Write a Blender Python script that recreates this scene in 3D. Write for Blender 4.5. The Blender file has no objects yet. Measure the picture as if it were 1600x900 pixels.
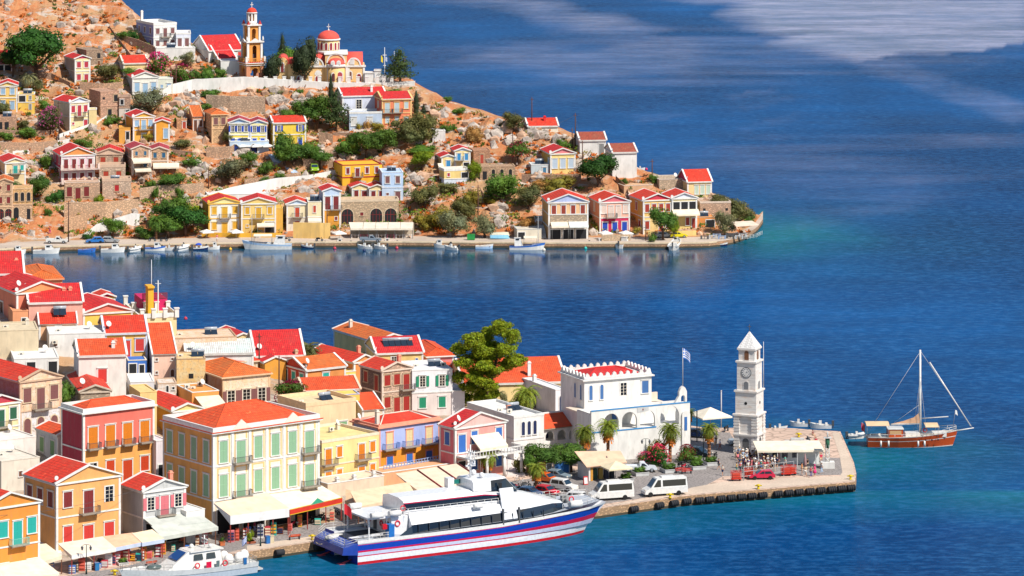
import bpy, bmesh, math, random
from mathutils import Vector, Matrix, noise
rad = math.radians
rnd = random.Random(7)
F, H, YH = 6000.0, 123.0, -450.0       # focal length in photo pixels, camera height, horizon row
sc = bpy.context.scene
COL = bpy.data.collections.new('place'); sc.collection.children.link(COL)
def V(X, Y, z=0.0):
 y = F*(H-z)/(Y-YH)
 return Vector(((X-800)*y/F, y, z))
def lerp(tab, x):
 if x <= tab[0][0]: return tab[0][1]
 for (a, b), (c, d) in zip(tab, tab[1:]):
  if x <= c: return b+(d-b)*(x-a)/(c-a)
 return tab[-1][1]
# ------------------------------------------------------------------ terrain
FAR_SHORE = [(-120, 402), (0, 398), (60, 394), (200, 391), (300, 389), (450, 387), (620, 386), (760, 387), (900, 388), (1060, 388), (1110, 387), (1140, 383), (1165, 375), (1183, 363), (1192, 350)]
FAR_RIDGE = [(-120, -330), (0, -160), (100, -60), (180, -6), (212, 24), (240, 50), (290, 62), (312, 84), (375, 98), (388, 127), (640, 130), (655, 137), (700, 162), (760, 180), (800, 193), (850, 200), (880, 208), (940, 236), (1000, 268), (1060, 290), (1110, 306), (1150, 320), (1180, 338), (1192, 346)]
M_FAR = 0.4
def ys(X): return F*H/(lerp(FAR_SHORE, X)-YH)
def yr(X):
 Y = lerp(FAR_RIDGE, X)
 y = (H-1.2+M_FAR*(ys(X)+12))/(M_FAR+(Y-YH)/F)
 return max(y, ys(X)+9)
def plateau(X): return 16 if 385 < X < 650 else (9 if X < 950 else 6)
def z_far(X, y):
 t = y-ys(X)
 if t < 0: return -3
 r = yr(X)
 if y > r:
  z = 1.2+M_FAR*max(0, r-ys(X)-12)
  return z-0.5*max(0, y-r-plateau(X))
 return 1.2+M_FAR*max(0, t-12)
QUAY = [(-140, 945), (60, 918), (200, 900), (386, 862), (502, 845), (933, 795), (1070, 775), (1336, 753)]
def yq(X): return F*(H-1.5)/(lerp(QUAY, X)-YH)
M_NEAR = [(0, .15), (150, .14), (280, .10), (400, .06), (520, .03), (640, .012), (760, 0.0)]
BACK_ROW = [(-140, 440), (60, 452), (97, 462), (112, 474), (190, 492), (276, 520), (300, 556), (370, 540), (470, 556), (530, 552), (640, 548), (707, 572), (880, 622), (1010, 648), (1100, 667), (1336, 667)]
def _yb(X):
 q = (lerp(BACK_ROW, X)-YH)/F; m = lerp(M_NEAR, X); return (H-1.5+m*(yq(X)+12))/(m+q)
Y_BACK = [(X, _yb(X)) for X in (-140, 0, 60, 97, 112, 150, 190, 230, 276, 300, 340, 370, 420, 470, 530, 580, 640, 707, 800, 880, 1010, 1100)]+[(1336, 640)]
def z_near(X, y):
 t = y-yq(X)
 if t < 0 or y > lerp(Y_BACK, X): return -3
 return 1.5+lerp(M_NEAR, X)*max(0, t-12)
def ground(X, Y, far=False):
 f = z_far if far else z_near
 a = ys(X) if far else yq(X)-1
 b = (yr(X)+plateau(X)+2) if far else lerp(Y_BACK, X)
 y = a
 while y < b:
  if H-(Y-YH)*y/F <= f(X, y): break
  y += 0.1
 y = min(y, b)
 z = max(f(X, y), 1.2 if far else 1.5)
 return Vector(((X-800)*y/F, y, z))
def hill(X, Y): return ground(X, Y, True)
# ------------------------------------------------------------------ colours
PAL = dict(
 white='f4f1ec', offwhite='eee3d2', cream='f7e3ae', pale='f6ecd6', yellow='f9cf57', ochre='f0ad3c', gold='f2b52a', lemon='f9e07a', orange='f79a3c', apricot='fbb56c', peach='fbcba2', salmon='f9a88a', coral='f2705a', pink='f6a3a0', rose='ee8089', magenta='d9265c', crimson='c8384a', brick='c9503a',
 lilac='b9bfe8', skyblue='bcd8f5', paleblue='d6e6f7', blue='3c78d0', royal='2050c8', navy='20305e', bluegrey='8fa4c4', teal='2cbcae', turq='7fd9c8', green='8fc08a', dkgreen='2f6a4e', olive='7d8a4a',
 red='f53c1e', redd='ea2426', tomato='fb5a26', rust='f0742e', brownred='b8553e', maroon='8c2b2b', brown='7a4a32', wood='a5562c', tan='d9b48c', sand='e6cfae', stone='d2b594', stonegrey='b5a897', grey='9a9a98', lgrey='cfcfce', dgrey='55585c', dark='1d1f24', black='101114', plum='8d5a58', ochrewall='e2b070', mauve='cdb6b8', rose2='f08d8d', beige='f4dcbc', awn='f8e8cf', redshut='e8433a', orangedoor='f08a1c', lblue='a9cdea', silver='b8bec6', carred='d81e2c', skin='d9a07c', hull='f4f6f8')
K = 0.78
def rgb(c):
 if isinstance(c, str):
  h = PAL.get(c, c)
  out = []
  for i in (0, 2, 4):
   v = int(h[i:i+2], 16)/255
   out.append((v/12.92 if v < .04045 else ((v+.055)/1.055)**2.4)*K)
  return out
 return list(c)
_M = {}
def nt(name):
 m = bpy.data.materials.new(name); m.use_nodes = True
 n = m.node_tree; b = n.nodes['Principled BSDF']
 return m, n, b
def N(n, t, **kw):
 o = n.nodes.new(t)
 for k, v in kw.items():
  if k[0] == 'i' and k[1:].isdigit(): o.inputs[int(k[1:])].default_value = v
  else: setattr(o, k, v)
 return o
def inp(o, name, v): o.inputs[name].default_value = v
def mix(n, fac, a, b, mode='MIX'):
 x = N(n, 'ShaderNodeMix', data_type='RGBA', blend_type=mode)
 for i, v in ((0, fac), (6, a), (7, b)):
  if hasattr(v, 'is_linked'): n.links.new(v, x.inputs[i])
  else: x.inputs[i].default_value = v if i == 0 else (*v[:3], 1)
 return x.outputs[2]
def noise_n(n, scale, detail=3, coord=None, rough=.55, stretch=None):
 t = N(n, 'ShaderNodeTexNoise'); inp(t, 'Scale', scale); inp(t, 'Detail', detail); inp(t, 'Roughness', rough)
 if coord is None:
  tc = N(n, 'ShaderNodeTexCoord'); coord = tc.outputs['Object']
 if stretch:
  mp = N(n, 'ShaderNodeMapping'); inp(mp, 'Scale', stretch); n.links.new(coord, mp.inputs[0]); coord = mp.outputs[0]
 n.links.new(coord, t.inputs['Vector'])
 return t.outputs['Fac']
def ramp(n, v, a, b, c0=(0, 0, 0), c1=(1, 1, 1)):
 r = N(n, 'ShaderNodeValToRGB'); e = r.color_ramp.elements
 e[0].position = a; e[1].position = b; e[0].color = (*c0, 1); e[1].color = (*c1, 1)
 n.links.new(v, r.inputs[0]); return r.outputs[0]
def bump(n, b, h, strength, dist):
 u = N(n, 'ShaderNodeBump'); inp(u, 'Strength', strength); inp(u, 'Distance', dist)
 n.links.new(h, u.inputs['Height']); n.links.new(u.outputs[0], b.inputs['Normal'])
def scale_c(c, f): return [min(1, x*f) for x in c]
def M(kind, col='white', rough=None):
 key = (kind, str(col), rough)
 if key in _M: return _M[key]
 c = rgb(col); m, n, b = nt(kind+'_'+str(col) if isinstance(col, str) else kind)
 L = n.links.new
 inp(b, 'Base Color', (*c, 1)); inp(b, 'Roughness', .85 if rough is None else rough)
 if kind == 'plaster':
  a = noise_n(n, .55, 5, stretch=(1, 1, .45)); f = noise_n(n, 6, 3)
  c1 = mix(n, ramp(n, a, .35, .72), scale_c(c, 1.05), scale_c(c, .80))
  c2 = mix(n, ramp(n, noise_n(n, 1.7, 6, stretch=(1, 1, .25)), .53, .74), c1, [c[0]*.68+.05, c[1]*.68+.05, c[2]*.66+.05])
  L(c2, b.inputs['Base Color']); bump(n, b, f, .25, .02)
 elif kind == 'worn':
  a = noise_n(n, .9, 8, rough=.7); w = noise_n(n, 2.3, 8, rough=.7)
  c1 = mix(n, ramp(n, a, .42, .58), c, [c[0]*.9+.05, c[1]*1.05+.06, c[2]*1.2+.08])
  c2 = mix(n, ramp(n, w, .52, .66), c1, [.33, .24, .17]); L(c2, b.inputs['Base Color']); bump(n, b, w, .5, .04)
 elif kind == 'stone':
  tc = N(n, 'ShaderNodeTexCoord'); v = N(n, 'ShaderNodeTexVoronoi', feature='F1'); inp(v, 'Scale', 2.2)
  mp = N(n, 'ShaderNodeMapping'); inp(mp, 'Scale', (1, 1, 1.9)); L(tc.outputs['Object'], mp.inputs[0]); L(mp.outputs[0], v.inputs['Vector'])
  hs = N(n, 'ShaderNodeSeparateColor'); L(v.outputs['Color'], hs.inputs[0])
  c1 = mix(n, hs.outputs[0], scale_c(c, .86), scale_c(c, 1.25))
  c2 = mix(n, ramp(n, noise_n(n, .5, 4), .4, .65), c1, mix(n, .5, c1, [c[0]*1.0, c[1]*.8, c[2]*.66]))
  c3 = mix(n, ramp(n, v.outputs['Distance'], .32, .46), c2, scale_c(c, .62)); L(c3, b.inputs['Base Color'])
  bump(n, b, v.outputs['Distance'], .6, .06)
 elif kind == 'tile':
  tc = N(n, 'ShaderNodeTexCoord'); br = N(n, 'ShaderNodeTexBrick', offset=.0)
  L(tc.outputs['UV'], br.inputs['Vector'])
  inp(br, 'Color1', (*scale_c(c, 1.12), 1)); inp(br, 'Color2', (*scale_c(c, .74), 1)); inp(br, 'Mortar', (*scale_c(c, .40), 1))
  inp(br, 'Scale', 1.0); inp(br, 'Mortar Size', .06); inp(br, 'Mortar Smooth', .4); inp(br, 'Brick Width', .34); inp(br, 'Row Height', .6)
  s = ramp(n, noise_n(n, 1.1, 6, rough=.65), .6, .72)
  c1 = mix(n, s, br.outputs['Color'], [c[0]*.9+.08, c[1]+.13, c[2]+.06])
  c2 = mix(n, ramp(n, noise_n(n, .5, 6, rough=.7), .44, .60), c1, mix(n, .6, c1, [c[0]*.62, c[1]*.8+.02, c[2]*.8+.015]))
  L(c2, b.inputs['Base Color']); inp(b, 'Roughness', .8); bump(n, b, br.outputs['Fac'], -.8, .05)
 elif kind == 'leaf':
  g = N(n, 'ShaderNodeNewGeometry'); oi = N(n, 'ShaderNodeObjectInfo')
  c1 = mix(n, g.outputs['Random Per Island'], scale_c(c, .6), scale_c(c, 1.5))
  c2 = mix(n, ramp(n, noise_n(n, 1.3, 2), .4, .62), c1, mix(n, .55, c1, [c[0]*1.9, c[1]*1.35, c[2]*.7]))
  hv = N(n, 'ShaderNodeHueSaturation'); mr = N(n, 'ShaderNodeMapRange'); mr.inputs[3].default_value = .75; mr.inputs[4].default_value = 1.25
  L(oi.outputs['Random'], mr.inputs[0]); L(mr.outputs[0], hv.inputs['Value']); L(c2, hv.inputs['Color']); L(hv.outputs[0], b.inputs['Base Color'])
  inp(b, 'Roughness', .65); inp(b, 'Specular IOR Level', .25)
  tr = N(n, 'ShaderNodeBsdfTranslucent'); L(hv.outputs[0], tr.inputs[0]); ms = N(n, 'ShaderNodeMixShader'); ms.inputs[0].default_value = .3
  out = n.nodes['Material Output']; L(b.outputs[0], ms.inputs[1]); L(tr.outputs[0], ms.inputs[2]); L(ms.outputs[0], out.inputs[0])
 elif kind == 'louvre':
  tc = N(n, 'ShaderNodeTexCoord'); w = N(n, 'ShaderNodeTexWave', bands_direction='Z'); inp(w, 'Scale', 3.2); L(tc.outputs['Object'], w.inputs['Vector'])
  L(mix(n, w.outputs['Fac'], scale_c(c, .6), scale_c(c, 1.08)), b.inputs['Base Color']); inp(b, 'Roughness', .55)
 elif kind == 'glass':
  inp(b, 'Roughness', .08); inp(b, 'Specular IOR Level', .8)
 elif kind == 'gloss':
  inp(b, 'Roughness', .22 if rough is None else rough); L(mix(n, ramp(n, noise_n(n, 2.2, 4), .4, .7), c, scale_c(c, .84)), b.inputs['Base Color'])
 elif kind == 'metal':
  inp(b, 'Metallic', .7); inp(b, 'Roughness', .4)
 elif kind == 'cloth':
  w = noise_n(n, 5, 3); L(mix(n, ramp(n, noise_n(n, .8, 4), .35, .7), scale_c(c, 1.04), scale_c(c, .83)), b.inputs['Base Color']); bump(n, b, w, .2, .02)
 elif kind == 'woodplank':
  w = noise_n(n, 2, 5, stretch=(.3, 3, 6)); L(mix(n, w, scale_c(c, .55), scale_c(c, 1.25)), b.inputs['Base Color']); inp(b, 'Roughness', .35)
 else:
  w = noise_n(n, 1.5, 4); L(mix(n, ramp(n, w, .3, .75), scale_c(c, 1.06), scale_c(c, .8)), b.inputs['Base Color'])
 _M[key] = m
 return m
# ------------------------------------------------------------------ mesh builder
class MB:
 def __init__(s): s.v = []; s.f = []; s.m = []; s.uv = []; s.sm = []
 def face(s, pts, mi=0, uv=None, smooth=False):
  i = len(s.v); s.v += [tuple(p) for p in pts]; s.f.append(tuple(range(i, i+len(pts)))); s.m.append(mi); s.uv.append(uv); s.sm.append(smooth)
 def idx(s, vs, fs, mi=0, smooth=False):
  i = len(s.v); s.v += [tuple(p) for p in vs]
  for k, f in enumerate(fs):
   s.f.append(tuple(i+j for j in f)); s.m.append(mi[k] if isinstance(mi, list) else mi); s.uv.append(None); s.sm.append(smooth)
 def box(s, x0, x1, y0, y1, z0, z1, mi=0):
  v = [(x, y, z) for x in (x0, x1) for y in (y0, y1) for z in (z0, z1)]
  s.idx(v, [(0, 1, 3, 2), (4, 6, 7, 5), (0, 4, 5, 1), (2, 3, 7, 6), (0, 2, 6, 4), (1, 5, 7, 3)], mi)
  return s
 def prism(s, poly, d0, d1, ax='z', mi=0, mtop=None):
  mp = {'z': lambda a, b, c: (a, b, c), 'y': lambda a, b, c: (a, c, b), 'x': lambda a, b, c: (c, a, b)}[ax]
  n = len(poly); v = [mp(a, b, d0) for a, b in poly]+[mp(a, b, d1) for a, b in poly]
  fs = [(i, (i+1) % n, n+(i+1) % n, n+i) for i in range(n)]+[tuple(range(n-1, -1, -1)), tuple(range(n, 2*n))]
  s.idx(v, fs, [mi]*n+[mi, mi if mtop is None else mtop]); return s
 def rings(s, rings, mi=0, smooth=True, cap=True, closed=True):
  n = len(rings[0]); v = [p for r in rings for p in r]; fs = []; ms = []
  for k in range(len(rings)-1):
   for i in range(n if closed else n-1):
    j = (i+1) % n; fs.append((k*n+i, k*n+j, (k+1)*n+j, (k+1)*n+i)); ms.append(mi[k] if isinstance(mi, list) else mi)
  if cap:
   fs.append(tuple(range(n-1, -1, -1))); fs.append(tuple((len(rings)-1)*n+i for i in range(n))); a = ms[0]; ms += [a, ms[-1]]
  i0 = len(s.f); s.idx(v, fs, ms, smooth)
  if cap and smooth: s.sm[-1] = s.sm[-2] = False
  return s
 def cyl(s, c, r0, h, r1=None, n=12, mi=0, ax='z', smooth=True):
  r1 = r0 if r1 is None else r1; rs = []
  for k, r in ((0, r0), (h, r1)):
   ring = []
   for i in range(n):
    a = 2*math.pi*i/n; p, q = r*math.cos(a), r*math.sin(a)
    ring.append((c[0]+p, c[1]+q, c[2]+k) if ax == 'z' else ((c[0]+p, c[1]+k, c[2]+q) if ax == 'y' else (c[0]+k, c[1]+p, c[2]+q)))
   rs.append(ring)
  return s.rings(rs, mi, smooth)
 def lathe(s, prof, c=(0, 0, 0), n=16, mi=0, smooth=True):
  rs = [[(c[0]+r*math.cos(2*math.pi*i/n), c[1]+r*math.sin(2*math.pi*i/n), c[2]+z) for i in range(n)] for r, z in prof]
  return s.rings(rs, mi, smooth)
 def tube(s, pts, r, n=6, mi=0, r1=None):
  pts = [Vector(p) for p in pts]; rs = []
  for k, p in enumerate(pts):
   d = (pts[min(k+1, len(pts)-1)]-pts[max(k-1, 0)]).normalized()
   u = d.orthogonal().normalized() if abs(d.z) > .9 else d.cross(Vector((0, 0, 1))).normalized(); w = d.cross(u)
   rr = r if r1 is None else r+(r1-r)*k/(len(pts)-1)
   rs.append([p+u*rr*math.cos(2*math.pi*i/n)+w*rr*math.sin(2*math.pi*i/n) for i in range(n)])
  return s.rings(rs, mi, True)
 def ball(s, c, r, n=10, m=6, mi=0, sq=(1, 1, 1)):
  rs = []
  for k in range(m+1):
   t = math.pi*(k+.02)/(m+.04) if k in (0, m) else math.pi*k/m
   rs.append([(c[0]+r*sq[0]*math.sin(t)*math.cos(2*math.pi*i/n), c[1]+r*sq[1]*math.sin(t)*math.sin(2*math.pi*i/n), c[2]-r*sq[2]*math.cos(t)) for i in range(n)])
  return s.rings(rs, mi)
 def mesh(s, name, mats):
  me = bpy.data.meshes.new(name); me.from_pydata(s.v, [], s.f)
  for m in (mats if isinstance(mats, (list, tuple)) else [mats]): me.materials.append(m)
  me.polygons.foreach_set('material_index', s.m); me.polygons.foreach_set('use_smooth', s.sm)
  if any(u is not None for u in s.uv):
   ul = me.uv_layers.new(name='UVMap')
   for p, u in zip(me.polygons, s.uv):
    if u is not None:
     for li, c in zip(p.loop_indices, u): ul.data[li].uv = c
  me.update(); return me
 def build(s, name, mats, parent=None, loc=None, rz=0):
  return link(name, s.mesh(name, mats), parent, loc, rz)
def link(name, me, parent=None, loc=None, rz=0, scale=None):
 o = bpy.data.objects.new(name, me); COL.objects.link(o)
 if parent: o.parent = parent
 if loc is not None: o.location = loc
 if rz: o.rotation_euler = (0, 0, rz)
 if scale is not None: o.scale = scale
 return o
def tag(o, label=None, cat=None, group=None, kind=None):
 if label: o['label'] = label
 if cat: o['category'] = cat
 if group: o['group'] = group
 if kind: o['kind'] = kind
 return o
def thing(name, label, cat, loc=(0, 0, 0), rz=0, group=None, scale=None):
 return tag(link(name, None, None, loc, rz, scale), label, cat, group)
def sag(a, b, d, n=12): return [a.lerp(b, i/n)-Vector((0, 0, 4*d*(i/n)*(1-i/n))) for i in range(n+1)]
# ------------------------------------------------------------------ windows, balconies, houses
_T = {}
def r1(x): return round(x*5)/5
def win_meshes(t, w, h, fr, sh):
 """frame mesh and filling mesh of one opening, facing -y, sill at z=0, centred on x"""
 key = (t, w, h, fr, sh)
 if key in _T: return _T[key]
 a, b, c = MB(), MB(), MB(); s = .16 if w > .7 else .1; hw = w/2; arch = t in 'aA'; rise = hw if arch else 0
 hs = max(.3, h-rise)
 if t not in 'gs' or fr:
  a.box(-hw-s, -hw, -.07, 0, 0, hs); a.box(hw, hw+s, -.07, 0, 0, hs)
  if arch:
   n = 8
   for i in range(n):
    p, q = math.pi*i/n, math.pi*(i+1)/n
    o = [(hw*math.cos(p), hs+hw*math.sin(p)), ((hw+s)*math.cos(p), hs+(hw+s)*math.sin(p)), ((hw+s)*math.cos(q), hs+(hw+s)*math.sin(q)), (hw*math.cos(q), hs+hw*math.sin(q))]
    a.prism(o, -.07, 0, 'y')
  else:
   a.box(-hw-s, hw+s, -.07, 0, h, h+s)
   if t in 'wdbW' and w > .7: a.box(-hw-s-.08, hw+s+.08, -.15, 0, h+s, h+s+.1)
  if t in 'wWas': a.box(-hw-s-.04, hw+s+.04, -.16, 0, -.12, 0)
 dark = t in 'AgoW'
 z0 = 0
 if arch:
  poly = [(hw, z0), (hw, hs)]+[(hw*math.cos(math.pi*i/8), hs+hw*math.sin(math.pi*i/8)) for i in range(1, 8)]+[(-hw, hs), (-hw, z0)]
  b.prism(poly, -.025, .01, 'y')
 else: b.box(-hw, hw, -.025, .01, z0, h)
 name = 'shutter'; mats = [M('louvre', sh), M('plain', sh)]
 if t in 'Wp':
  name = 'pane'; mats = [M('glass', 'dark'), M('plain', 'offwhite')]
  b.box(-.04, .04, -.05, -.02, z0, h, 1); b.box(-hw, -hw+.07, -.05, -.02, z0, h, 1); b.box(hw-.07, hw, -.05, -.02, z0, h, 1)
  for i in range(1, 4): b.box(-hw, hw, -.045, -.02, h*i/4-.025, h*i/4+.025, 1)
  if t == 'W':
   c.box(-hw*.95, .02, -.12, -.075, 0, h)
 elif t in 'goA':
  name = 'opening'; mats = [M('plain', 'dark'), M('plain', sh)]  # flat dark panel stands in for the shade inside the opening
  if t == 'A':
   b.box(-.05, .05, -.06, -.02, 0, h-.05, 1); b.box(-hw*.55-.04, -hw*.55+.04, -.06, -.02, 0, h*.8, 1); b.box(hw*.55-.04, hw*.55+.04, -.06, -.02, 0, h*.8, 1); b.box(-hw, hw, -.06, -.02, hs*.95, hs*.95+.1, 1)
 else:
  b.box(-.02, .02, -.045, -.02, z0+.04, h-.04-rise*.2, 1)
  if h > 1.2 and not arch: b.box(-hw, hw, -.04, -.02, h*.55, h*.55+.06, 1)
 _T[key] = (a.mesh('window', M('plain', fr or 'stone')) if a.f else None, name, b.mesh(name, mats), c.mesh('shutter', M('louvre', sh)) if c.f else None)
 return _T[key]
def balcony(parent, w, loc, rz, col='stonegrey', rail='dgrey'):
 w = r1(w); key = ('bal', w, col, rail)
 if key not in _T:
  a = MB(); a.box(-w/2, w/2, -.95, 0, -.16, 0); a.box(-w/2-.05, w/2+.05, -1.0, -.02, -.06, .02)
  for x in (-w*.36, w*.36): a.prism([(-.8, -.16), (0, -.55), (0, -.16)], x-.07, x+.07, 'x')
  b = MB(); nb = max(5, int(w/.16))
  for i in range(nb+1): b.box(-w/2+w*i/nb-.015, -w/2+w*i/nb+.015, -.94, -.91, .02, .95)
  for s in (-1, 1):
   for k in range(6): b.box(s*w/2-.015, s*w/2+.015, -.9+.15*k, -.87+.15*k, .02, .95)
   b.box(s*w/2-.025, s*w/2+.025, -.95, 0, .93, .98)
  b.box(-w/2, w/2, -.95, -.9, .93, .98)
  _T[key] = (a.mesh('balcony', M('plain', col)), b.mesh('railing', M('plain', rail)))
 a, b = _T[key]
 o = link('balcony', a, parent, loc, rz); link('railing', b, o)
def extra(root, e):
 k, x, y, z = e[:4]; a = MB()
 if k == 'solar':
  for i in range(e[4] if len(e) > 4 else 2):
   x0 = i*1.1; a.idx([(x0, -.9, .1), (x0+1.02, -.9, .1), (x0+1.02, .5, 1.0), (x0, .5, 1.0)], [(0, 1, 2, 3)], 0); a.box(x0, x0+1.02, .45, .55, .1, 1.0, 1)
  n = (e[4] if len(e) > 4 else 2); a.cyl((0, .75, 1.15), .26, 1.1*n, n=10, mi=1, ax='x')
  a.build('solar_panel', [M('glass', '2a3644'), M('gloss', 'silver')], root, (x, y, z))
 elif k == 'chimney':
  hh = e[4] if len(e) > 4 else 1.6; c = e[5] if len(e) > 5 else 'offwhite'
  a.box(-.28, .28, -.28, .28, -.8, hh); a.box(-.36, .36, -.36, .36, hh, hh+.12); a.box(-.22, .22, -.22, .22, hh+.12, hh+.35); a.build('chimney', M('plaster', c), root, (x, y, z))
 elif k == 'dish':
  a.lathe([(.02, -.12), (.3, -.06), (.5, .06), (.52, .08), (.3, -.03), (.02, -.09)], (0, 0, 0), 12, 0)
  d = a.build('satellite_dish', M('plain', 'white'), root, (x, y, z+1.1)); d.rotation_euler = (1.1, 0, .5)
  b = MB(); b.cyl((0, 0, -1.1), .04, 1.1, n=6); o = b.build('mast', M('plain', 'grey'), d); o.rotation_euler = (-1.1, 0, 0)
 elif k == 'ac':
  a.box(-.45, .45, -.36, 0, 0, .62); a.cyl((-.1, -.37, .3), .22, .02, n=12, mi=1, ax='y'); o = a.build('air_conditioner', [M('plain', 'offwhite'), M('plain', 'dgrey')], root, (x, y, z))
  if len(e) > 4: o.rotation_euler.z = e[4]
def house(kind, label, Xl, Xc, Xr, Yt, Yb, phi=15, roof='gR', rc='red', wall='cream', R='', L='', sh='brown', far=False, D=None, trim='white', ped=None,
 band=True, pil=True, par=0, pitch=.36, group=None, wk='plaster', fr='white', Lc=None, P=None, exs=(), awn=(), cat='house', balc=None, rail='dgrey', found=3.0, over=.3, steps=None, zt=None, ridge='white', rsh=None, bays=False):
 p = P or ground(Xc, Yb, far); s = F/p.y; h = (Yb-Yt)/s
 if far and D: phi = math.degrees(math.asin(min(.62, max(.1, (Xc-Xl)/s/D))))
 ph = rad(phi); kR = (Xr-800)/F; kL = (Xl-800)/F; c, sn = math.cos(ph), math.sin(ph)
 W = (p.x-kR*p.y)/(kR*sn-c); Dl = (p.x-kL*p.y)/(kL*c+sn) if D is None else D
 if Dl < 0: Dl = 8
 Dl = min(max(Dl, 3.0), 26); D = Dl
 root = thing(kind, label, cat, (p.x, p.y, p.z), ph, group)
 cols = wall if isinstance(wall, (list, tuple)) else [wall]; nf = max(len(cols), len(R.split('/')) if R else 1, len(L.split('/')) if L else 1)
 cols = (list(cols)+[cols[-1]]*nf)[:nf]
 def zt_(i): return h-h*i/nf
 mats = [M(wk, x) if not (isinstance(x, str) and x.startswith('@')) else M('stone', x[1:]) for x in cols]
 if Lc: mats.append(M(wk, Lc))  # left wall colour; on some houses it carries painted shade
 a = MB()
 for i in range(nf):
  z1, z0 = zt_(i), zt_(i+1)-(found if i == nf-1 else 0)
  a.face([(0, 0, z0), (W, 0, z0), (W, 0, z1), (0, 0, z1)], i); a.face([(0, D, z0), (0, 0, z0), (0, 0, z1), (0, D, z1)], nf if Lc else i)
  a.face([(W, 0, z0), (W, D, z0), (W, D, z1), (W, 0, z1)], i); a.face([(W, D, z0), (0, D, z0), (0, D, z1), (W, D, z1)], i)
 a.face([(0, 0, h-.02), (W, 0, h-.02), (W, D, h-.02), (0, D, h-.02)], 0)
 a.build('wall', mats, root)
 gl = roof in ('gL', 'gL2'); U, Vd = (D, W) if gl else (W, D)
 def m(u, v, z): return (v, u, z) if gl else (u, v, z)
 rmat = [M('tile', rc), M('plain', ridge)]; t = MB(); o = over
 if roof[0] == 'g':
  r = pitch*U/2
  for v in (0.0, Vd):                       # gable walls
   q = MB(); q.face([m(0, v, h), m(U, v, h), m(U/2, v, h+r)], 0)
   q.build('pediment', M(wk if not ped or True else wk, ped or (cols[0].lstrip('@') if isinstance(cols[0], str) else cols[0])), root)
  b = MB(); e = .28; sl = math.hypot(U/2+o, r*(U/2+o)/(U/2)); drop = r*o/(U/2); th = .14
  for sg in (0, 1):
   u0 = -o if sg == 0 else U+o; zE = h-drop+th; zR = h+r+th
   v0, v1 = -.22, Vd+.22
   b.face([m(u0, v0, zE), m(u0, v1, zE), m(U/2, v1, zR), m(U/2, v0, zR)], 0, [(0, 0), (v1-v0, 0), (v1-v0, sl), (0, sl)])
   b.face([m(u0, v0, zE-th), m(u0, v1, zE-th), m(U/2, v1, zR-th), m(U/2, v0, zR-th)], 1)
   b.face([m(u0, v0, zE-th), m(u0, v1, zE-th), m(u0, v1, zE), m(u0, v0, zE)], 1)
   for v in (v0, v1): b.face([m(u0, v, zE-th), m(U/2, v, zR-th), m(U/2, v, zR), m(u0, v, zE)], 1)
  b.build('roof', rmat, root)
  for v0, v1 in ((-.30, .08), (Vd-.08, Vd+.30)):  # rakes and pediment cornice
   for sg in (0, 1):
    u0 = -o-.05 if sg == 0 else U+o+.05; d2 = r*(o+.05)/(U/2)
    P8 = [m(u0, v0, h-d2), m(U/2, v0, h+r), m(U/2, v0, h+r+.24), m(u0, v0, h-d2+.24)]; Q8 = [m(u0, v1, h-d2), m(U/2, v1, h+r), m(U/2, v1, h+r+.24), m(u0, v1, h-d2+.24)]
    t.idx(P8+Q8, [(0, 1, 2, 3), (4, 5, 6, 7), (3, 2, 6, 7), (0, 1, 5, 4), (0, 3, 7, 4)])
  if r > .8:
   b0 = m(-.14, -.2, 0); b1 = m(U+.14, .0, 0); t.box(min(b0[0], b1[0]), max(b0[0], b1[0]), min(b0[1], b1[1]), max(b0[1], b1[1]), h-.3, h-.04)
   if U > 5:
    ring = MB(); cc = [(.32*math.cos(i*math.pi/6), h+r*.42+.32*math.sin(i*math.pi/6)) for i in range(12)]
    ring.prism(cc, -.06, 0, 'x' if gl else 'y'); ring.build('roundel', M('plain', trim), root)
  for e0 in (-o, U+o-.12):
   b0 = m(e0, -.1, 0); b1 = m(e0+.12, Vd, 0); t.box(min(b0[0], b1[0]), max(b0[0], b1[0]), min(b0[1], b1[1]), max(b0[1], b1[1]), h-.32, h-.14)
 elif roof == 'hip':
  i = .35 if par else -o; zb = h+(.08 if not par else -.15); A, B = W-2*i, D-2*i; r = pitch*min(A, B)/2; b = MB(); z1 = zb+r
  if A >= B: r0, r1_ = (i+B/2, D/2), (W-i-B/2, D/2)
  else: r0, r1_ = (W/2, i+A/2), (W/2, D-i-A/2)
  c4 = [(i, i), (W-i, i), (W-i, D-i), (i, D-i)]; sl = math.hypot(min(A, B)/2, r)
  if A >= B: fs = [(c4[0], c4[1], r1_, r0), (c4[2], c4[3], r0, r1_), (c4[3], c4[0], r0), (c4[1], c4[2], r1_)]
  else: fs = [(c4[3], c4[0], r0, r1_), (c4[1], c4[2], r1_, r0), (c4[0], c4[1], r0), (c4[2], c4[3], r1_)]
  for f in fs:
   ax = Vector(f[1])-Vector(f[0]); ln = ax.length; ax /= ln; uv = []; P3 = []
   for kx, q in enumerate(f):
    d = Vector(q)-Vector(f[0]); u = d.dot(ax); w_ = abs(d.x*ax.y-d.y*ax.x); uv.append((u, w_*math.hypot(1, pitch))); P3.append((q[0], q[1], zb if kx < 2 else z1))
   b.face(P3, 0, uv)
  b.box(i, W-i, i, D-i, zb-.14, zb-.004, 1)
  for q0, q1 in ((c4[0], r0), (c4[1], r1_ if A >= B else r0), (c4[2], r1_), (c4[3], r0 if A >= B else r1_), (r0, r1_)):
   z0_ = z1 if q0 == r0 else zb; b.tube([(q0[0], q0[1], z0_), (q1[0], q1[1], z1)], .11, 5, 1)
  b.build('roof', [rmat[0], M('plain', ridge if ridge != 'white' else rc)], root)
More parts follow.
